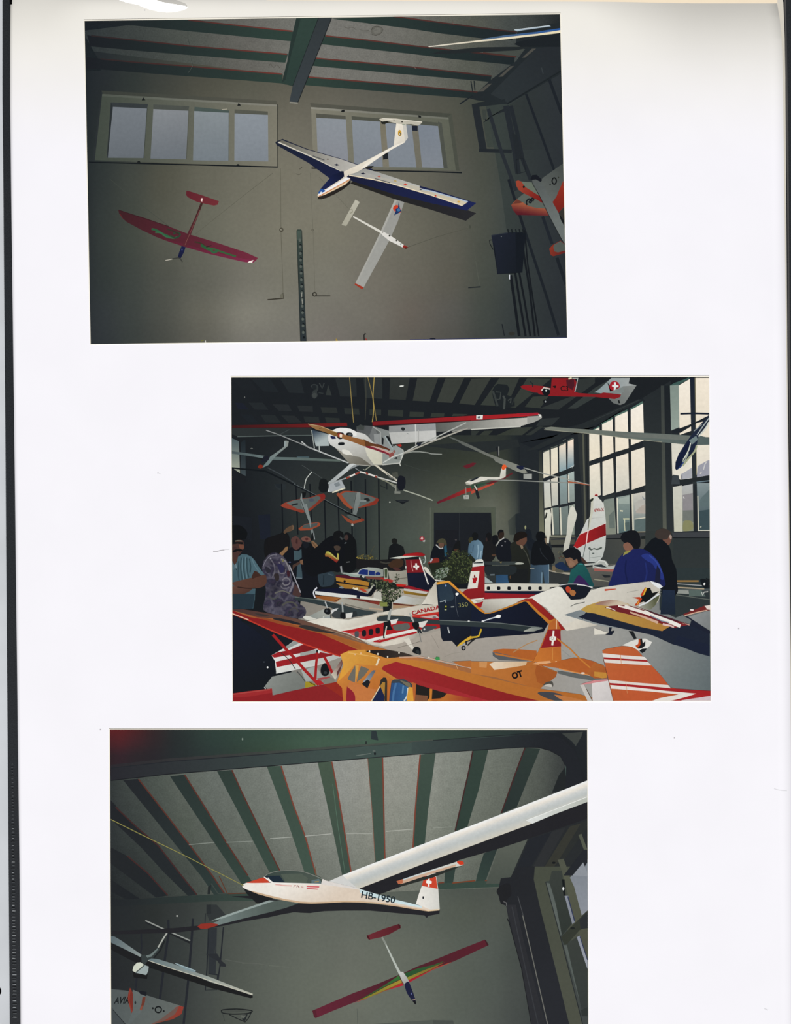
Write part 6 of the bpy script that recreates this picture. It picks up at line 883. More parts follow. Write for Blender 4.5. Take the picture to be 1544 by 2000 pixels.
at('h'); nm = N('nose_marking', ae, 'black star with orange flame'); nm.p('600 1385 660 1310 700 1305 730 1370 815 1350 760 1400 810 1440 700 1520 620 1480 560 1500', '131518'); nm.p('580 1395 620 1330 640 1300 665 1310 640 1370 610 1410 590 1410', 'c0401f').p('640 1305 662 1310 630 1390 610 1405', 'd2b03a'); fz.l('130 1335 270 1322', 4, 'b9452c', 1.5).l('410 1365 560 1335', 1, '9a9890')
at('l'); nm.p('478 45 570 38 600 62 560 130 520 150 505 140 540 100 560 70', 'b8401f').l('565 85 540 130', 1.6, 'd8a03a'); fz.p('560 155 640 120 740 70 800 20 825 -20 810 60 760 150 700 200 620 185', '97978a 5d6048 600 170 760 120').l('560 150 660 110 750 40 815 0', 3, 'd6dadc')
gr = N('undercarriage', ae); gr.p('185 418 222 418 210 470 252 462 248 480 218 518 138 512 185 480', '171c2a'); gr.p('432 468 490 470 532 560 498 568', '1c2022'); N('wheel_fairing', ae).p('350 645 470 590 560 565 640 560 725 605 700 650 640 705 560 720 480 670', 'd9d7d0'); gr.p('555 565 600 560 610 620 640 590 640 650 600 680 560 690 530 680 560 630', '1c1c1e').p('515 650 550 630 560 570 575 570 580 640 540 685', 'b8481f').p('565 710 600 690 660 685 640 720 600 745', '171a1e'); gr.p('0 430 120 470 180 490 140 505 0 512', 'd8d3c6')
at('j'); wg = N('wing', cp2); wg.p('352 318 362 290 400 272 480 262 600 266 780 288 1000 318 1144 330 1544 345 1900 365 2430 420 2440 435 2380 455 2220 475 1900 430 1544 410 1144 385 900 366 640 342 370 342', '333c3e 2c3537 400 300 2200 430'); wg.l('362 292 400 272 480 262 700 276', 1.6, 'a39a86').l('1144 332 1544 347 1900 367 2400 420', 1.4, '6a726f'); wg.p('2204 475 2200 465 2300 420 2430 420 2440 434 2330 470', 'a3a69c 7a807a 2220 470 2400 430').e(1512, 342, 14, 8, 'dfe0dc')
ng = N('engine', cp2); ng.p('525 330 628 312 600 370 540 385', 'dad8d2').p('440 350 530 340 532 400 560 450 480 455 445 400', '15181b').k('560 400 640 380 750 370 760 440 600 460', '5c5f5a').p('440 400 480 400 455 560 436 555', '16191c'); N('propeller', ng).p('490 325 500 240 530 185 545 195 520 330', 'a3a69f'); N('propeller', ng).l('480 405 455 540', 2.4, 'c9c6ba')
ng = N('engine', cp2); ng.p('880 358 1000 332 960 400 935 425 885 412', 'd6d4cc').k('800 370 870 350 890 400 870 450 830 440', '14171a').k('920 450 950 410 1060 400 1110 420 1000 470 940 480', '43474a').e(955, 445, 12, 12, 'c5c8c6').p('860 440 900 430 930 500 870 490', '2b3032'); N('propeller', ng).p('765 255 770 235 800 280 830 350 815 358 790 320', 'a5aaa6'); N('propeller', ng).l('890 480 905 560 915 605', 1.6, '7a7a76')
# red-edged wing at the right edge
at('l')
rw_ = N('model_plane', None, 'grey wing with a dark red leading edge at the right edge'); rw_.p('1180 290 1300 250 1455 205 1455 462', '8d9090 7c8080 1200 290 1400 400'); rw_.p('1115 255 1380 150 1455 140 1455 205 1300 225 1135 272', '6f2626').l('1135 272 1300 228 1420 205', 2, 'd0a890').p('1385 150 1455 140 1455 200 1420 195', 'dcd0c8').k('1200 200 1225 190 1250 200 1230 215', 'e0d5d2'); rw_.p('1110 270 1180 290 1455 470 1455 500 1200 400 1220 330', '1c2130')
# orange fin, bottom right
of = N('model_plane', None, 'orange fin with red and white stripes at the lower right'); at('l')
of.p('-30 1120 0 1110 190 1080 250 1400 -20 1400', 'd6d0cd c9c4c2 0 1150 200 1300'); of.p('-160 1130 0 1085 165 1072 170 1090 0 1118 -160 1145', 'c98486').p('-160 1165 -90 1200 -20 1340 -50 1345 -150 1190', '5c4c40'); of.p('-180 1140 -130 1140 0 1400 -60 1400', '00000 0'.replace(' ', '') if 0 else 'c2bdb6')
of.p('0 860 120 895 160 1060 0 1060 -100 1000', 'a8602e a0562a 0 880 100 1040').p('0 975 150 990 165 1050 100 1060 0 1035', 'bc8438')
fn = N('fin', of); fn.p('100 710 150 690 350 655 420 660 480 672 540 705 600 775 720 900 850 1040 955 1175 1300 1250 1060 1400 250 1400 180 1080 130 860', 'b85f34 b85430 150 750 800 1200')
for q, c in (('98 745 350 770 632 790 665 830 400 815 115 795', 'dcd5ce'), ('115 795 400 815 660 830 672 852 400 835 122 818', '9c2426'), ('120 820 400 838 675 855 718 898 400 880 132 862', 'dad2ca'), ('182 1078 500 1112 928 1145 962 1185 600 1150 192 1118', 'd9d0c6'), ('190 1118 600 1152 965 1187 1460 1218 1460 1275 1280 1262 900 1215 500 1170 200 1142', 'a02226'), ('200 1145 500 1172 900 1217 1280 1252 1080 1320 800 1400 560 1400 820 1310 1060 1262 700 1225 212 1190', 'dfd8d0'), ('1275 1258 1460 1270 1460 1290 1100 1335 900 1400 700 1400 1060 1320', 'a52428'), ('1100 1335 1460 1280 1460 1400 1000 1400', 'cdbcc0')): N('fin_stripe', fn).p(q, c)
fn.l('330 770 338 880', 1, 'c9885c').l('395 1110 415 1250', .8, 'c9885c').l('110 800 160 1020 240 1345', 1, '6a3a28')
gain()

# ------------------------------------------------ bottom print: white glider under the ceiling
photo([(214.5, 1425.5), (1146, 1426), (1148.5, 2060), (217.5, 2060)], [(212.5, 1423), (1147, 1423.5), (1149.5, 2062), (215.5, 2062)],
      'lowest colour print, white glider hanging under a striped ceiling', PHOTOPAPER)
at('0'); N('wall', None).p('200 1415 1160 1415 1160 2070 200 2070', '2a2c2e')
at('0'); ce = N('ceiling', None, 'grey ceiling panels', SPECK)
ce.grid([210, 260, 310, 360, 420, 500, 580, 660, 740, 820, 880, 960, 1040, 1100, 1150], [1420, 1530, 1620, 1700, 1770], [
 '333837 444a47 515751 5e645e 6a706a 757a73 868a84 939590 95978f 93958d 858981 71766e 5c615b 3c403f 2a2d2f', '30353 5 404643 4c534d 5b615a 656b65 70756e 81857e 8e908a 919289 8e9087 7e8279 6a6f66 555a53 393d3c 28 2b2d'.replace('30353 5', '303535').replace('28 2b2d', '282b2d'),
 '2c3132 383e3c 444a46 50574f 5d635c 686e66 777b73 83867e 87897f 83867c 757a70 62675e 4e544d 363a39 26292b', '2529 2b 2d3232 373d3a 434944 525851 5d635b 6b6f67 757971 797c72 767a70 6a6f66 5b6058 484d47 333837 25282a'.replace('2529 2b', '25292b'), '212527 282c2d 313635 3c423e 4a504a 565c54 63685f 6c7067 707368 6d7067 63685f 555a52 444943 313635 25282a'], 4)
bg = lambda a, b, st: '%s %s %s' % (a, b, st)
beams = [('55 60 55 175 200 250 330 245', 'q', '22262a 20252a 60 100 300 240', None), ('-40 -290 -40 -160 480 232 592 212 400 0 210 -160', 'q', '23272b 22282c 100 0 550 220', '210 -160 400 0 592 212'),
 ('-40 -790 150 -580 300 -430 480 -290 690 -10 700 0 865 205 780 215 560 0 350 -230 0 -560 -40 -620', 'q', '22262b 262d30 100 -500 800 200', '100 -620 300 -430 500 -260 700 0 865 205'),
 ('170 525 312 512 1010 1423 1145 1620 1050 1640 900 1423', 'm', '24282d 2d3d3a 250 550 1050 1500', '315 515 600 880 800 1140 1010 1423 1140 1615'), ('612 488 750 473 1345 1423 1400 1500 1290 1510 1235 1423', 'm', '2a3735 34483f 680 500 1300 1450', '750 475 1010 890 1140 1110 1345 1423'),
 ('1055 440 1200 428 1370 820 1544 1170 1670 1423 1720 1520 1620 1520 1564 1423 1544 1385', 'm', '30413a 3b5246 1120 460 1600 1400', '1195 430 1280 620 1420 910 1544 1170 1668 1423'), ('-20 395 118 390 230 760 340 1060 445 1423 470 1500 370 1500 345 1423 180 930', 'n', '3f5548 425a4c 50 400 380 1400', '115 392 230 760 340 1050 445 1423'),
 ('458 355 592 350 690 900 775 1400 790 1480 700 1480 690 1423 570 850', 'n', '4a5f4c 405448 520 360 720 1400', '592 352 640 600 690 880 775 1400'), ('930 320 1072 312 1085 800 1100 1280 1000 1310 970 800', 'n', '46 5c4c 42584b 1000 330 1050 1250'.replace('46 5c4c', '465c4c'), '1070 312 1078 640 1092 1280'),
 ('1422 285 1570 268 1500 800 1468 1120 1352 1170 1380 800', 'n', '41 5549 3a5044 1490 300 1420 1100'.replace('41 5549', '415549'), '1424 285 1380 780 1356 1165'), ('372 248 522 238 430 620 325 965 205 1010 300 620', 'o', '364a40 2f433a 450 250 270 960', '376 250 340 430 210 1000'), ('862 218 1010 230 900 500 790 780 640 840 770 480', 'o', '2f3e38 2a3735 930 230 720 800', '866 222 770 480 645 835'),
 ('480 1215 612 1160 515 1423 490 1500 400 1500 415 1423', 'o', '2d3c39 33473f 550 1190 450 1450', None), ('120 1280 240 1190 185 1520 105 1520', 'o', '2e3d38 33473f 180 1220 150 1500', None), ('1185 480 1255 390 1290 600 1120 645', 'o', '23282a', None)]
for q, t, g, red in beams:
    at(t); m = N('roof_beam', None); gain(.93, .8); m.p(q, g); gain(.9, .9)
    if red: m.l(red, 2.6, '4a2b2a' if t in 'qo' else ('65352b' if t == 'm' else '8a4636'))
gain(); at('n'); ce.l('930 320 970 800 1000 1290', 1.2, '7a5648')
at('m'); sm2 = N('panel_seam', None); sm2.l('790 1132 1030 1112', 1.4, '868c84').l('1140 1110 1390 1100', 1.4, '868c84'); at('n'); sm2.l('10 1076 215 1060', 1.4, 'a3a79f').l('340 1052 590 1030', 1.4, 'aeb0a8').l('730 1028 970 1030', 1.3, 'a3a59c').l('1100 1008 1360 986', 1.4, 'aaaca2'); at('o'); sm2.l('0 975 180 965', 1.2, '8e9288')
at('n'); N('roof_beam_edge', None).l('600 560 650 960 720 1423', 1, '55705f'); ce.l('490 640 470 1000', .8, '7f837b')
at('m'); gd = N('roof_girder', None, 'heavy dark green girder across the top'); at('0')
gd.grid([210, 235, 265, 300, 340, 420, 520, 620, 720, 850, 1000, 1100, 1160], [1420, 1445, 1475, 1525], ['5a1e20 5a2022 4a2223 33262 7 29 2e2e 30403a 34483f 3b5145 3c5246 38493f 2b3634 23272b 212427'.replace('33262 7', '332627').replace('29 2e2e', '292e2e'),
 '4a2024 4e2226 402428 302629 27 2c2d 2e3d38 36493e 42594a 435a4b 3a4c42 2c3836 23272b 212427'.replace('27 2c2d', '272c2d'), '2e2024 33 2329 2c2529 29262a 262b2d 2c3835 354539 40 5446 42554a 3a4a43 2c3534 24282b 212427'.replace('33 2329', '332329').replace('40 5446', '405446'), '241f23 252227 25242a 26262a 27292d 2a3030 30393 6 39433f 3b4643 343f3e 2b3233 24282c 212427'.replace('30393 6', '303936')], 3,
 [(212, 1422), (1150, 1422), (1150, 1445), (212, 1515)])
at('m'); gd.p('55 405 600 345 1544 262 3088 150 3988 95 4138 78 4300 140 4400 220 4440 320 4460 480 4500 560 4350 610 4332 380 4290 300 4180 240 4080 215 3938 212 3088 265 1544 390 600 465 55 528', '28292e 3d4a47 200 480 1900 330'); gd.l('55 412 600 350 1544 278 2300 215 3088 152', 1.6, '23262b').l('55 528 600 468 1544 392 3088 268 3938 214 4080 217 4190 245 4290 300 4335 385', 1.6, '1a1c20'); gd.p('55 380 600 320 1544 250 3088 140 3088 155 1544 275 600 345 55 408', '2c2a2e 42484 3 200 370 1900 250'.replace('42484 3', '424843'))
at('o'); gd.p('-200 165 0 152 600 118 900 92 1080 82 1200 118 1310 200 1380 290 1405 400 1420 560 1250 620 1255 400 1200 295 1090 238 1000 215 850 212 400 240 -200 282', '3a4644 24282c -100 200 900 170'); gd.p('1050 75 1200 80 1330 190 1420 330 1450 330 1450 560 1410 560 1395 400 1340 260 1230 140 1080 82 900 92', '1f2226'); gd.p('1140 60 1455 60 1455 540 1400 420 1340 220 1210 90', '202428'); gd.p('1215 85 1412 70 1400 110 1345 205 1310 160', '3d413e'); gd.l('0 150 600 108 900 84', 1.4, '23272a')
at('n'); gd.p('965 60 1010 60 1030 150 960 140', '2c3638').p('905 160 925 158 925 180 905 190', '2a332f'); gd.e(998, 275, 10, 14, '1d2022').l('820 295 960 272', 1.6, '66706a').e(990, 250, 14, 10, '59625d').l('830 150 905 140', 1, '4a5650'); at('m'); gd.e(1295, 138, 7, 12, '7d8a80')

# wall below
at('0'); wa = N('wall', None, 'grey wall below the ceiling'); wa.grid([210, 250, 300, 350, 400, 460, 520, 600, 680, 760, 840, 900, 960, 1000, 1045], [1720, 1780, 1850, 1930, 2010, 2070], [
 '212527 25292a 292d2d 303533 383d39 444a45 50564f 585e57 5a6058 575d55 50564f 4a504a 4b504a 4a4f49 42 4744'.replace('42 4744', '424744'), '232729 25 292b 2a2e2d 333736 3d423f 494f4a 545a53 5d625a 5f645c 5c6159 565c54 52584f 4f544d 4b504a 41 4643'.replace('25 292b', '25292b').replace('41 4643', '414643'),
 '232629 272b2c 2b2f2f 343938 40 4542 4d524c 585d56 62675e 666a61 64695f 5d6259 565c54 505650 484e49 3f4442'.replace('40 4542', '404542'), '222528 272a2c 2c3030 363a39 42 4744 4f544d 5a5f57 64695f 696d63 666b61 5f645b 565c54 4f554f 484d49 3f4442'.replace('42 4744', '424744'),
 '212427 26 292b 2b2f2f 353a38 41 4542 4e534c 5a5e57 62665d 666a60 646960 5e635a 555b54 4f544f 464b48 3e4341'.replace('26 292b', '26292b').replace('41 4542', '414542'), '212427 26292b 2b2f2f 353a38 414542 4e534c 5a5e57 60645b 64685e 62675e 5c6158 545a53 4d534d 454a47 3d4240'], 4,
 [(212, 1757), (360, 1752), (480, 1748), (845, 1738), (1010, 1730), (1100, 2070), (212, 2070)])
at('q'); wb = N('roof_beam', None, 'dark beam along the top of the wall'); wb.p('55 255 400 240 760 215 980 205 1200 195 1420 190 1500 250 1420 262 980 268 400 300 55 312', '24292b 37473f 300 280 1400 230').l('1000 100 1065 195 1150 195', 2, '3c4440').l('1075 30 1150 190 1170 195 1330 190', 2, '5a3a2c').p('970 130 1000 110 990 200 965 200', '24292a')
at('s'); wb = N('roof_beam', None); wb.p('-20 100 100 95 400 78 640 60 622 130 300 146 -20 158', '36473f').l('50 95 105 90', 2.4, '6a3a2a').l('185 95 400 72', 2.4, '754029').l('490 72 640 62', 2.4, '6a4030'); wa.p('-20 1385 190 1390 200 1423 -20 1430', '484d49'); at('r'); wa.p('1000 1423 1544 1385 1544 1430 1000 1430', '515751'); wa.l('830 1280 835 1423', .8, '4f544e').l('0 872 90 880 190 890', 2, '62675e', None, True); at('q'); wa.l('1130 815 1300 845 1500 865', 1.6, '575b55', None, True).l('1290 850 1400 850 1520 868', 1.4, '5f635b', None, True)

# right-hand column and window
at('o'); rc = N('column', None, 'dark column beside the window'); rc.p('620 1165 900 1080 1000 1020 1460 880 1460 1430 700 1430 740 1300 890 1085', '272a2c'); rc.p('620 1165 890 1085 740 1423 700 1500 500 1500', '555a52 4b514a 650 1200 650 1450'); rc.p('905 1080 1120 1010 880 1423 760 1423', '22252a'); rc.p('1120 1010 1250 970 1000 1423 900 1423', '2c2e30').p('1290 960 1400 930 1180 1290 1080 1423 1000 1423', '34352f').p('1400 920 1460 900 1460 960 1260 1240 1160 1423 1100 1423', '2a2d2c').e(1138, 1303, 18, 10, '15181a')
at('s'); rc.p('640 50 730 40 800 -60 1000 -60 950 60 1010 330 1150 880 1290 1423 1300 1500 900 1500 925 1423 830 900 720 480 690 310 640 290 610 180', '232529 26282d 700 200 1100 1300'); rc.p('690 300 780 300 850 620 960 1050 1060 1423 925 1423 830 900', '2b2c30').l('745 320 860 850 990 1423', 2, '36383c').l('720 480 835 900 925 1423', 1.2, '17181b'); rc.l('800 220 850 400', 1.4, '45474a').l('845 400 920 720 1080 1423', 1.8, '6e6e68'); rc.k('600 170 640 120 720 100 740 200 700 250 690 300 640 285 620 220', '1f2023').l('610 178 640 190', 3, '1f2023').l('665 270 690 280 695 310', 1.4, '6a6a6a').l('700 430 725 480', 2, '1c1d20')
wn = N('window', None, 'tall window at the right edge'); wf = N('window_frame', wn); wf.p('950 60 960 -60 1460 -60 1460 1450 1290 1450 1150 880 1010 330', '474b40 4c4f44 1000 200 1400 1300'); wf.p('1060 80 1120 70 1260 500 1370 900 1460 1260 1460 1450 1410 1450 1210 640', '3c4340 414644 1100 200 1400 1300'); wf.p('1065 90 1100 100 1230 540 1200 600 1150 420', '59605c').p('1230 680 1260 680 1450 1300 1420 1340', '555c58').l('1062 85 1200 600 1410 1423', 1.6, '25292b'); wf.p('1095 80 1120 -20 1215 -20 1240 200 1310 480 1215 590 1150 250', '373c38 2f3531 1150 50 1250 500'); wf.p('1260 670 1360 600 1455 900 1455 1270 1400 1285 1300 850', '383d39 353a37 1300 700 1400 1200')
for q, c in (('1240 215 1275 215 1340 460 1312 482', '868b95 7d828c 1250 230 1330 470'), ('1355 605 1385 590 1456 820 1456 905', '8a8f9a 9a9fa8 1370 620 1450 880'), ('1290 45 1325 0 1390 -80 1460 -130 1460 350 1402 402 1350 230', '7f858d 8a8f97 1330 20 1430 350')): N('window_pane', wn).p(q, c)
wf.p('1215 -20 1260 -20 1330 130 1402 402 1456 520 1456 780 1385 595 1335 460 1275 215', '55573f 4d4f42 1250 0 1420 600'.replace('55573f', '545748')); wf.p('1215 60 1240 60 1250 215 1230 215', '14181a').e(1228, 148, 9, 16, 'dfe2e0').l('1270 220 1335 455', 2, '2c3450').l('1385 600 1456 820', 1.6, '2c3450'); wf.p('1205 605 1300 510 1440 370 1460 350 1460 500 1380 540 1265 670 1240 680', '33372f').p('1380 440 1460 370 1460 520 1390 530', '2a2e30').e(1315, 520, 22, 12, '1d2120'); wf.p('1395 1290 1456 1265 1456 1350 1400 1350', '2f3431')
at('o'); wf.p('1370 1040 1400 1030 1455 1180 1455 1270', '53574a').p('1175 1275 1230 1265 1290 1423 1230 1423', '4f5246').p('1230 1423 1420 1180 1455 1180 1455 1300 1380 1423', '23262b'); N('window_pane', wn).p('1315 1423 1415 1300 1456 1400 1456 1430', '8d9299')

# racks and hoop on the left wall
at('q')
for q, wd in (('340 560 345 700 330 780', 3), ('595 440 600 560 565 800 515 1200', 4.6), ('828 430 820 560 790 950 740 1423', 4.6), ('300 980 285 1120', 4)): N('wall_pipe', None).l(q, wd, '23262c')
rk = N('steel_frame', None, 'dark metal frame on the left wall'); rk.p('960 300 1050 298 1100 350 1135 395 1060 420 985 455 955 380', '30343 5'.replace(' ', '')).p('975 520 1055 515 1042 950 972 955', '2d3135').l('948 380 942 470', 2, '2c3032').l('975 520 960 900 945 1105 1052 1100 1062 960', 2.4, '22262b').l('1115 510 1085 860 1050 1100', 2.6, '23262c').l('1045 690 1030 760', 2, '35393a').p('950 765 1055 760 1100 830 1142 865 1135 885 1090 880 1060 830 990 790', '292c30').l('980 950 1060 960', 2, '23262b').p('955 300 1000 298 1000 390 955 385', '282c2e')
hp = N('basketball_hoop', None, 'dark hoop on the back wall'); hp.l('1098 1305 1110 1290 1240 1282 1370 1295 1382 1310 1330 1325 1200 1330 1110 1320 1098 1305', 2.2, '1a1d1f', None, True).l('1380 1310 1350 1370 1320 1405 1240 1370 1170 1335', 1.8, '1d2022').p('1285 1340 1345 1330 1320 1395 1295 1390', '24282a').p('1280 1340 1330 1340 1310 1370 1285 1365', '60645c').l('1105 1320 1130 1400', 1, '3a3f3c').p('1110 1295 1240 1286 1370 1300 1240 1315 1130 1315', '474b46')
wa.e(678, 405, 8, 9, 'a5a8a2')
gain(.9, .85); dm = N('model_plane', None, 'white delta model with red wing tips, lower left corner'); wg = N('wing', dm); wg.p('40 1092 230 1112 390 1152 560 1205 725 1255 735 1275 722 1325 640 1375 440 1430 40 1430', '5a6363 6a726e 100 1150 600 1280'); wg.p('740 1262 722 1328 640 1378 430 1430 500 1400 620 1330 660 1270 700 1250', 'a83a2c 93402e 720 1280 560 1390'); wg.p('640 1290 700 1250 660 1330 560 1390 420 1430 520 1380', '7a5a50'); wg.ring(502, 1288, 29, 28, 2.6, '121619'); wg.e(450, 1275, 9, 10, '1d2123').e(553, 1302, 9, 10, '1d2123'); N('lettering', wg).text('AVIA', 85, 1232, 62, 2, '1b2023', .72, .3, .03); wg.p('60 1260 150 1380 200 1430 40 1430', '4a5254').l('75 1290 190 1423', 1.4, '2a2e30')
N('fin', dm).k('215 1180 228 1100 240 1085 262 1140 262 1220 275 1300 255 1330 238 1280', '8a3024').l('240 1090 225 1200 255 1310', 2.4, 'a53a2a', None, True); N('fuselage', dm).p('260 1100 390 1150 345 1300 240 1423 210 1423 260 1300 265 1200', '6c7674 626c6b 300 1150 260 1400'); N('fin', dm).p('352 1172 382 1165 375 1220 345 1295 325 1292 345 1230', '7c3a2a').p('345 1250 355 1250 345 1295 325 1292', 'a0503a'); dm.p('318 1115 345 1110 392 1122 388 1162 330 1140', '1d2028').e(285, 1222, 8, 16, '23282a')
gain(); gl = N('glider', None, 'dark-bellied glider with a plank tail at the left')
N('wing', gl).p('55 635 140 672 340 780 372 860 360 880 200 800 55 722', '1c1d1f').p('55 595 90 600 145 632 345 772 332 792 200 725 55 655', '5d6a6e 8a9492 80 620 330 780'); N('wing', gl).p('392 815 620 880 1000 1010 1390 1138 1392 1175 1370 1180 1000 1085 640 965 380 880', '1a1b1c').p('395 800 500 812 640 855 800 918 1000 985 1200 1065 1392 1138 1388 1152 1200 1090 1000 1030 800 950 620 900 395 822', '6d7c7e b5b6a8 500 850 1350 1130').l('400 822 620 898 900 985 1200 1088 1388 1150', 1.3, 'c5c3b2')
N('spoiler', gl).p('658 852 680 852 855 918 850 938 760 915', '7d9196').l('660 852 850 920', 1, 'a9bcc0'); fz = N('fuselage', gl); fz.p('340 775 370 768 420 780 500 705 522 700 515 740 455 795 410 820 370 870 345 840', '343b3b'); fz.p('385 780 430 765 495 708 500 720 440 785 400 800', '6a7674').l('500 702 545 625 592 552', 2.8, 'a9aca4'); fz.l('560 640 520 730 460 800', 3, '1e2123'); tp = N('tailplane', gl); tp.l('385 462 600 560 800 655', 5, '202325').l('380 448 590 545 802 638', 2.6, '90948f')
cn = N('nose', gl, 'white and grey nose'); cn.p('258 920 268 880 300 845 335 842 372 868 330 900 285 938', 'cdd2c2').p('285 940 330 902 372 868 412 882 405 930 388 962', '9aa7a6').p('258 925 285 940 388 962 405 935 395 1000 270 985', '191a1b').l('290 938 335 900 372 868', 2, '4a524e')

# lower red glider with rainbow stripe
at('r'); gl = N('glider', None, 'maroon glider with a rainbow stripe and white boom'); wl = N('wing', gl)
wl.p('408 1298 600 1215 800 1130 1000 1055 1225 960 1245 1000 1268 1058 1100 1105 820 1212 600 1300 440 1368 425 1360', '632434 4a1e28 450 1320 1200 1000'); wl.p('790 1230 900 1190 1000 1148 1255 1032 1268 1060 1100 1108 880 1190', 'a5202e b52430 850 1210 1250 1050'); wl.p('830 1205 950 1140 1100 1050 1225 965 1238 1000 1100 1065 950 1150', '26502e 346a34 860 1190 1200 1000'); wl.p('830 1208 960 1148 1100 1072 1240 1005 1255 1030 1100 1100 960 1165', '747a2c a08a34 850 1200 1240 1020'); wl.p('810 1222 960 1165 1100 1100 1255 1030 1258 1040 1000 1150', '8a4a28'); wl.p('408 1298 440 1285 455 1360 440 1368 425 1360', '55202c')
wr = N('wing', gl); wr.p('1268 942 1400 880 1544 825 1800 720 2030 630 2045 635 2070 680 1900 760 1744 832 1544 912 1330 1025 1300 990', '4a2028 561f2a 1300 980 2000 680'); wr.p('1270 948 1400 900 1544 868 1650 830 1600 860 1450 920 1300 985', '29502e 2f5a30 1300 950 1600 860'); wr.p('1295 988 1440 925 1600 862 1660 840 1580 885 1420 960 1310 1010', '8a8432 7a5a2c 1320 990 1600 870'); wr.p('1312 1008 1440 955 1580 888 1720 838 1700 850 1544 912 1325 1030', 'a0202e b04030 1330 1010 1650 860'); wr.p('2030 630 2045 635 2070 680 2055 685', '3a1c22')
tp = N('tailplane', gl); tp.p('918 592 1000 558 1100 520 1225 480 1240 495 1240 520 1140 575 1060 605 942 630 930 620', '6a2830 551f26 950 600 1220 500').p('918 592 932 586 952 628 942 630', '3f161c').p('1215 484 1228 481 1242 518 1228 522', '3f161c'); fz = N('fuselage', gl); fz.l('1064 605 1100 670', 3.4, '868b82', 4).l('1100 672 1160 800 1232 945', 2.2, 'b4bab2', 5); fz.p('1222 940 1240 930 1262 932 1300 985 1318 1022 1278 1052 1250 1010', 'bfc0bc a3a4a0 1240 950 1300 1030'); N('nose', gl, 'navy nose').k('1278 1050 1295 1030 1316 1026 1340 1080 1366 1150 1386 1220 1378 1238 1355 1210 1310 1150 1288 1100', '1b1e3a').e(1342, 1138, 6, 10, '5a618c').l('1352 1198 1378 1192', 1.6, 'a08a7a').k('1355 1208 1380 1205 1386 1228 1376 1236', '16161a'); wa.l('1120 390 1095 480', 1, '565c54')

# the large white glider
sh = N('glider_shadow', None, 'black shadow of the glider on wall and ceiling'); at('r')
sh.p('-350 220 -180 215 0 240 200 280 400 290 700 270 900 285 1200 315 1480 350 1544 350 1610 340 1605 385 1500 405 1490 422 1478 418 1465 400 1200 378 950 355 700 355 520 360 385 378 300 375 235 370 100 395 0 418 -200 450 -440 500 -650 535 -900 565 -1480 580 -1480 550 -900 520 -600 490 -300 430 0 370 240 300 0 265', '232327'); sh.p('835 148 1000 80 1544 -140 1544 0 1230 110 1100 155 985 195', '222024')
at('o'); sh.p('-700 1560 0 1275 940 930 1460 725 1460 885 1100 1010 640 1165 240 1280 0 1420 -500 1600', '222226'); at('q'); sh.p('1290 120 1330 190 1420 280 1544 300 1600 200', '1d1f21')
gl = N('glider', None, 'large white glider with red nose and a white cross on its fin'); at('q')
wl = N('wing', gl); wl.p('930 500 1060 455 1140 395 1544 258 1870 270 1700 330 1544 372 1300 430 1060 492', '6f7c79 55605b 1100 430 1500 330').p('1000 450 1140 395 1544 258 1600 262 1300 360 1100 430', '93a09c'); wl.p('870 505 900 480 1000 470 1062 482 1060 495 950 528 900 525', '8c3026')
at('0'); wr = N('wing', gl); wr.p('640 1722 672 1708 700 1712 699 1736.5 662 1734', 'd2d2cf'); wr.band('668 1709.5 845 1641 1000 1582 1150 1523', '699 1736.5 845 1680 1030 1611.5 1150 1563.5', 'f0f2f2 e9e2d6 c9ccca bcc1bf c6c6be d0cbbc', 3)
at('o'); N('aileron', gl).p('880 905 1100 822 1460 678 1460 728 1130 852 935 935', 'd9dcd8 b9bdb4 950 900 1400 720').l('880 905 1460 680', 1, 'f0f2ee')
at('r'); fz = N('fuselage', gl); fz.p('-252 125 -240 105 -215 93 -130 66 -50 40 0 92 200 98 400 104 490 106 505 60 560 82 640 100 845 146 900 165 1000 195 1170 245 1300 278 1440 312 1470 325 1535 330 1535 352 1500 362 1470 358 1380 345 1200 315 1000 288 850 278 700 276 560 284 400 290 290 285 150 262 0 228 -100 200 -200 160 -245 138', 'e9e2d8 dccdbc 300 120 400 285'); fz.p('-200 160 -100 185 0 210 150 245 290 268 400 275 560 270 700 262 850 265 1000 275 1200 302 1380 333 1470 345 1500 362 1380 345 1200 315 1000 288 850 278 700 276 560 284 400 290 290 285 150 262 0 228 -100 200', 'c9ac8c'); fz.p('850 150 1000 195 1170 245 1440 312 1440 330 1200 285 1000 232 860 190', 'c9dde0'); fz.p('490 106 505 55 540 72 640 98 850 146 860 160 700 135 560 118', 'dcd6d0')
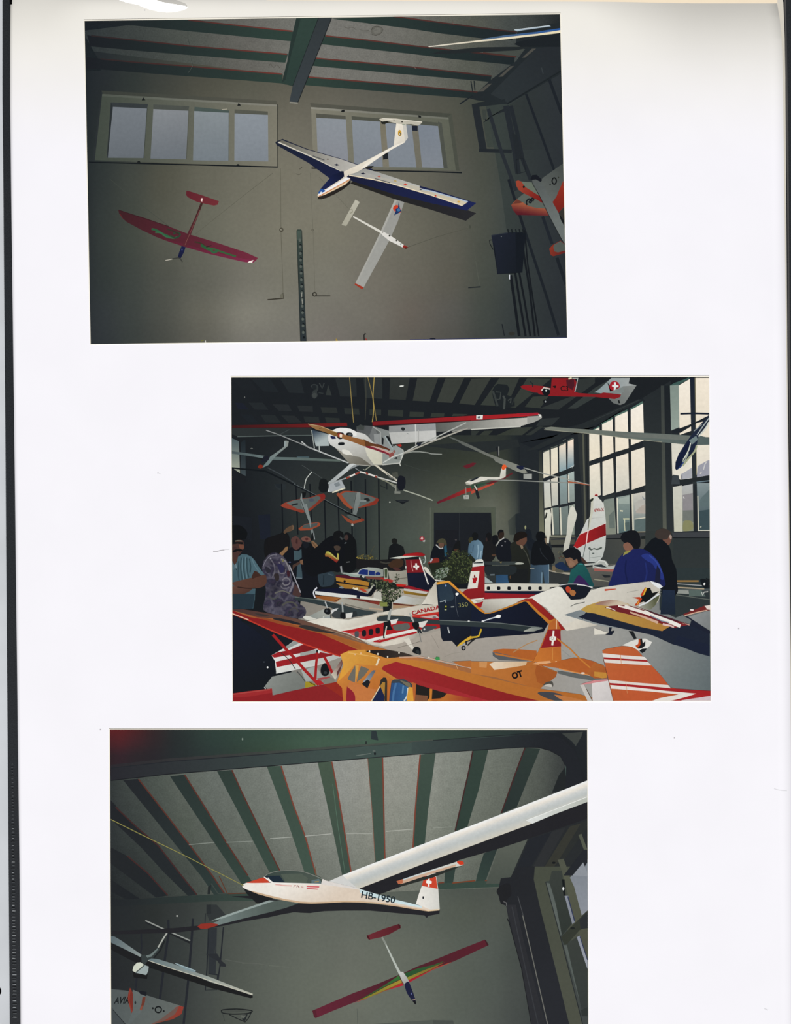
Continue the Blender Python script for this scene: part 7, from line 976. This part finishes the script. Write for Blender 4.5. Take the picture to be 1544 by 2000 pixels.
N('nose', gl, 'red nose').p('-215 93 -130 66 -50 40 -20 62 10 92 -60 94 -150 95', 'c4432c'); cn = N('canopy', gl); cn.p('-55 42 -40 20 0 0 100 -22 230 -25 350 -5 470 28 505 55 490 106 300 100 100 95 30 92', '3a4642 4a544c 0 50 450 50').p('-50 40 -20 28 100 25 145 85 30 92', '1d2a36').p('110 10 300 5 370 50 350 98 160 95', '505a50').p('400 70 470 55 490 80 488 104 400 100', '5d7074'); cn.l('-55 40 0 5 100 -20 230 -24 350 -4 500 55', 1.4, '7c8078', None, True).l('-10 45 30 92 200 97 488 105', 1.6, 'f1eee8').l('430 85 470 80', 2, 'a58a4a').p('-50 40 -40 36 50 92 20 92', 'f4f0ea')
N('lettering', gl, 'HB-1950').text('HB-1950', 862, 232, 62, -9.5, '1f2c33', 1.02); lt = N('lettering', gl, 'small faded red writing on the side'); lt.l('60 108 140 118 215 122', 2.4, 'e0b0a8').l('232 135 240 118 258 120', 1.4, 'b87a74').l('262 135 270 118 285 138', 1.8, '9a6a68').l('300 130 325 134', 1.6, 'd0a09a'); N('red_patch', gl, 'two pale red bars').p('355 120 475 126 472 138 355 132', 'd06068').p('355 140 460 148 458 158 355 150', 'c85a64')
fn = N('fin', gl); fn.p('1384 292 1410 205 1440 120 1470 22 1500 12 1574 0 1575 28 1592 148 1606 342 1535 352 1470 325', 'e6e2da d0cfc8 1400 250 1590 250'); fn.p('1440 122 1466 24 1576 38 1592 150', 'c6432c'); cr = N('cross', fn, 'white cross'); cr.p('1495 42 1515 40 1512 70 1535 80 1530 102 1512 102 1512 130 1496 128 1498 104 1480 92 1484 70 1500 68', 'f0ede6'); fn.e(1452, 232, 7, 14, '23262c').l('1448 225 1458 240', 1, '23262c').l('1575 40 1592 150 1606 342', 1, 'cfccc4').p('1470 350 1606 340 1606 352 1500 362', 'e0c8a4')
at('0'); tp = N('tailplane', gl); tp.p('776 1729 800 1722 845 1707 905 1690 890 1696 845 1714 785 1731', '2a2d2a'); tp.p('775 1721 810 1709 845 1698 893 1682.5 904 1684 904 1690 870 1697 845 1705 782 1727', 'c5d0d2 cfd0c8 790 1720 880 1690'); tp.p('777 1722 845 1701 890 1688 890 1692 845 1706 782 1727', 'c9a990'); tp.k('892 1684 896 1681 904 1683 905 1688 898 1689', 'cc3c22'); tp.p('774 1721 786 1717 786 1725 778 1727', 'b86a4a')
at('m'); N('hanging_cord', None, 'yellow cord leading to the glider').l('55 895 330 1032 700 1210 1120 1423 1310 1520', 1.5, '8f8a4c', 1.3); at('n'); N('hanging_cord', None).l('440 1340 440 1423', 1.4, '6a5a44')

finish()
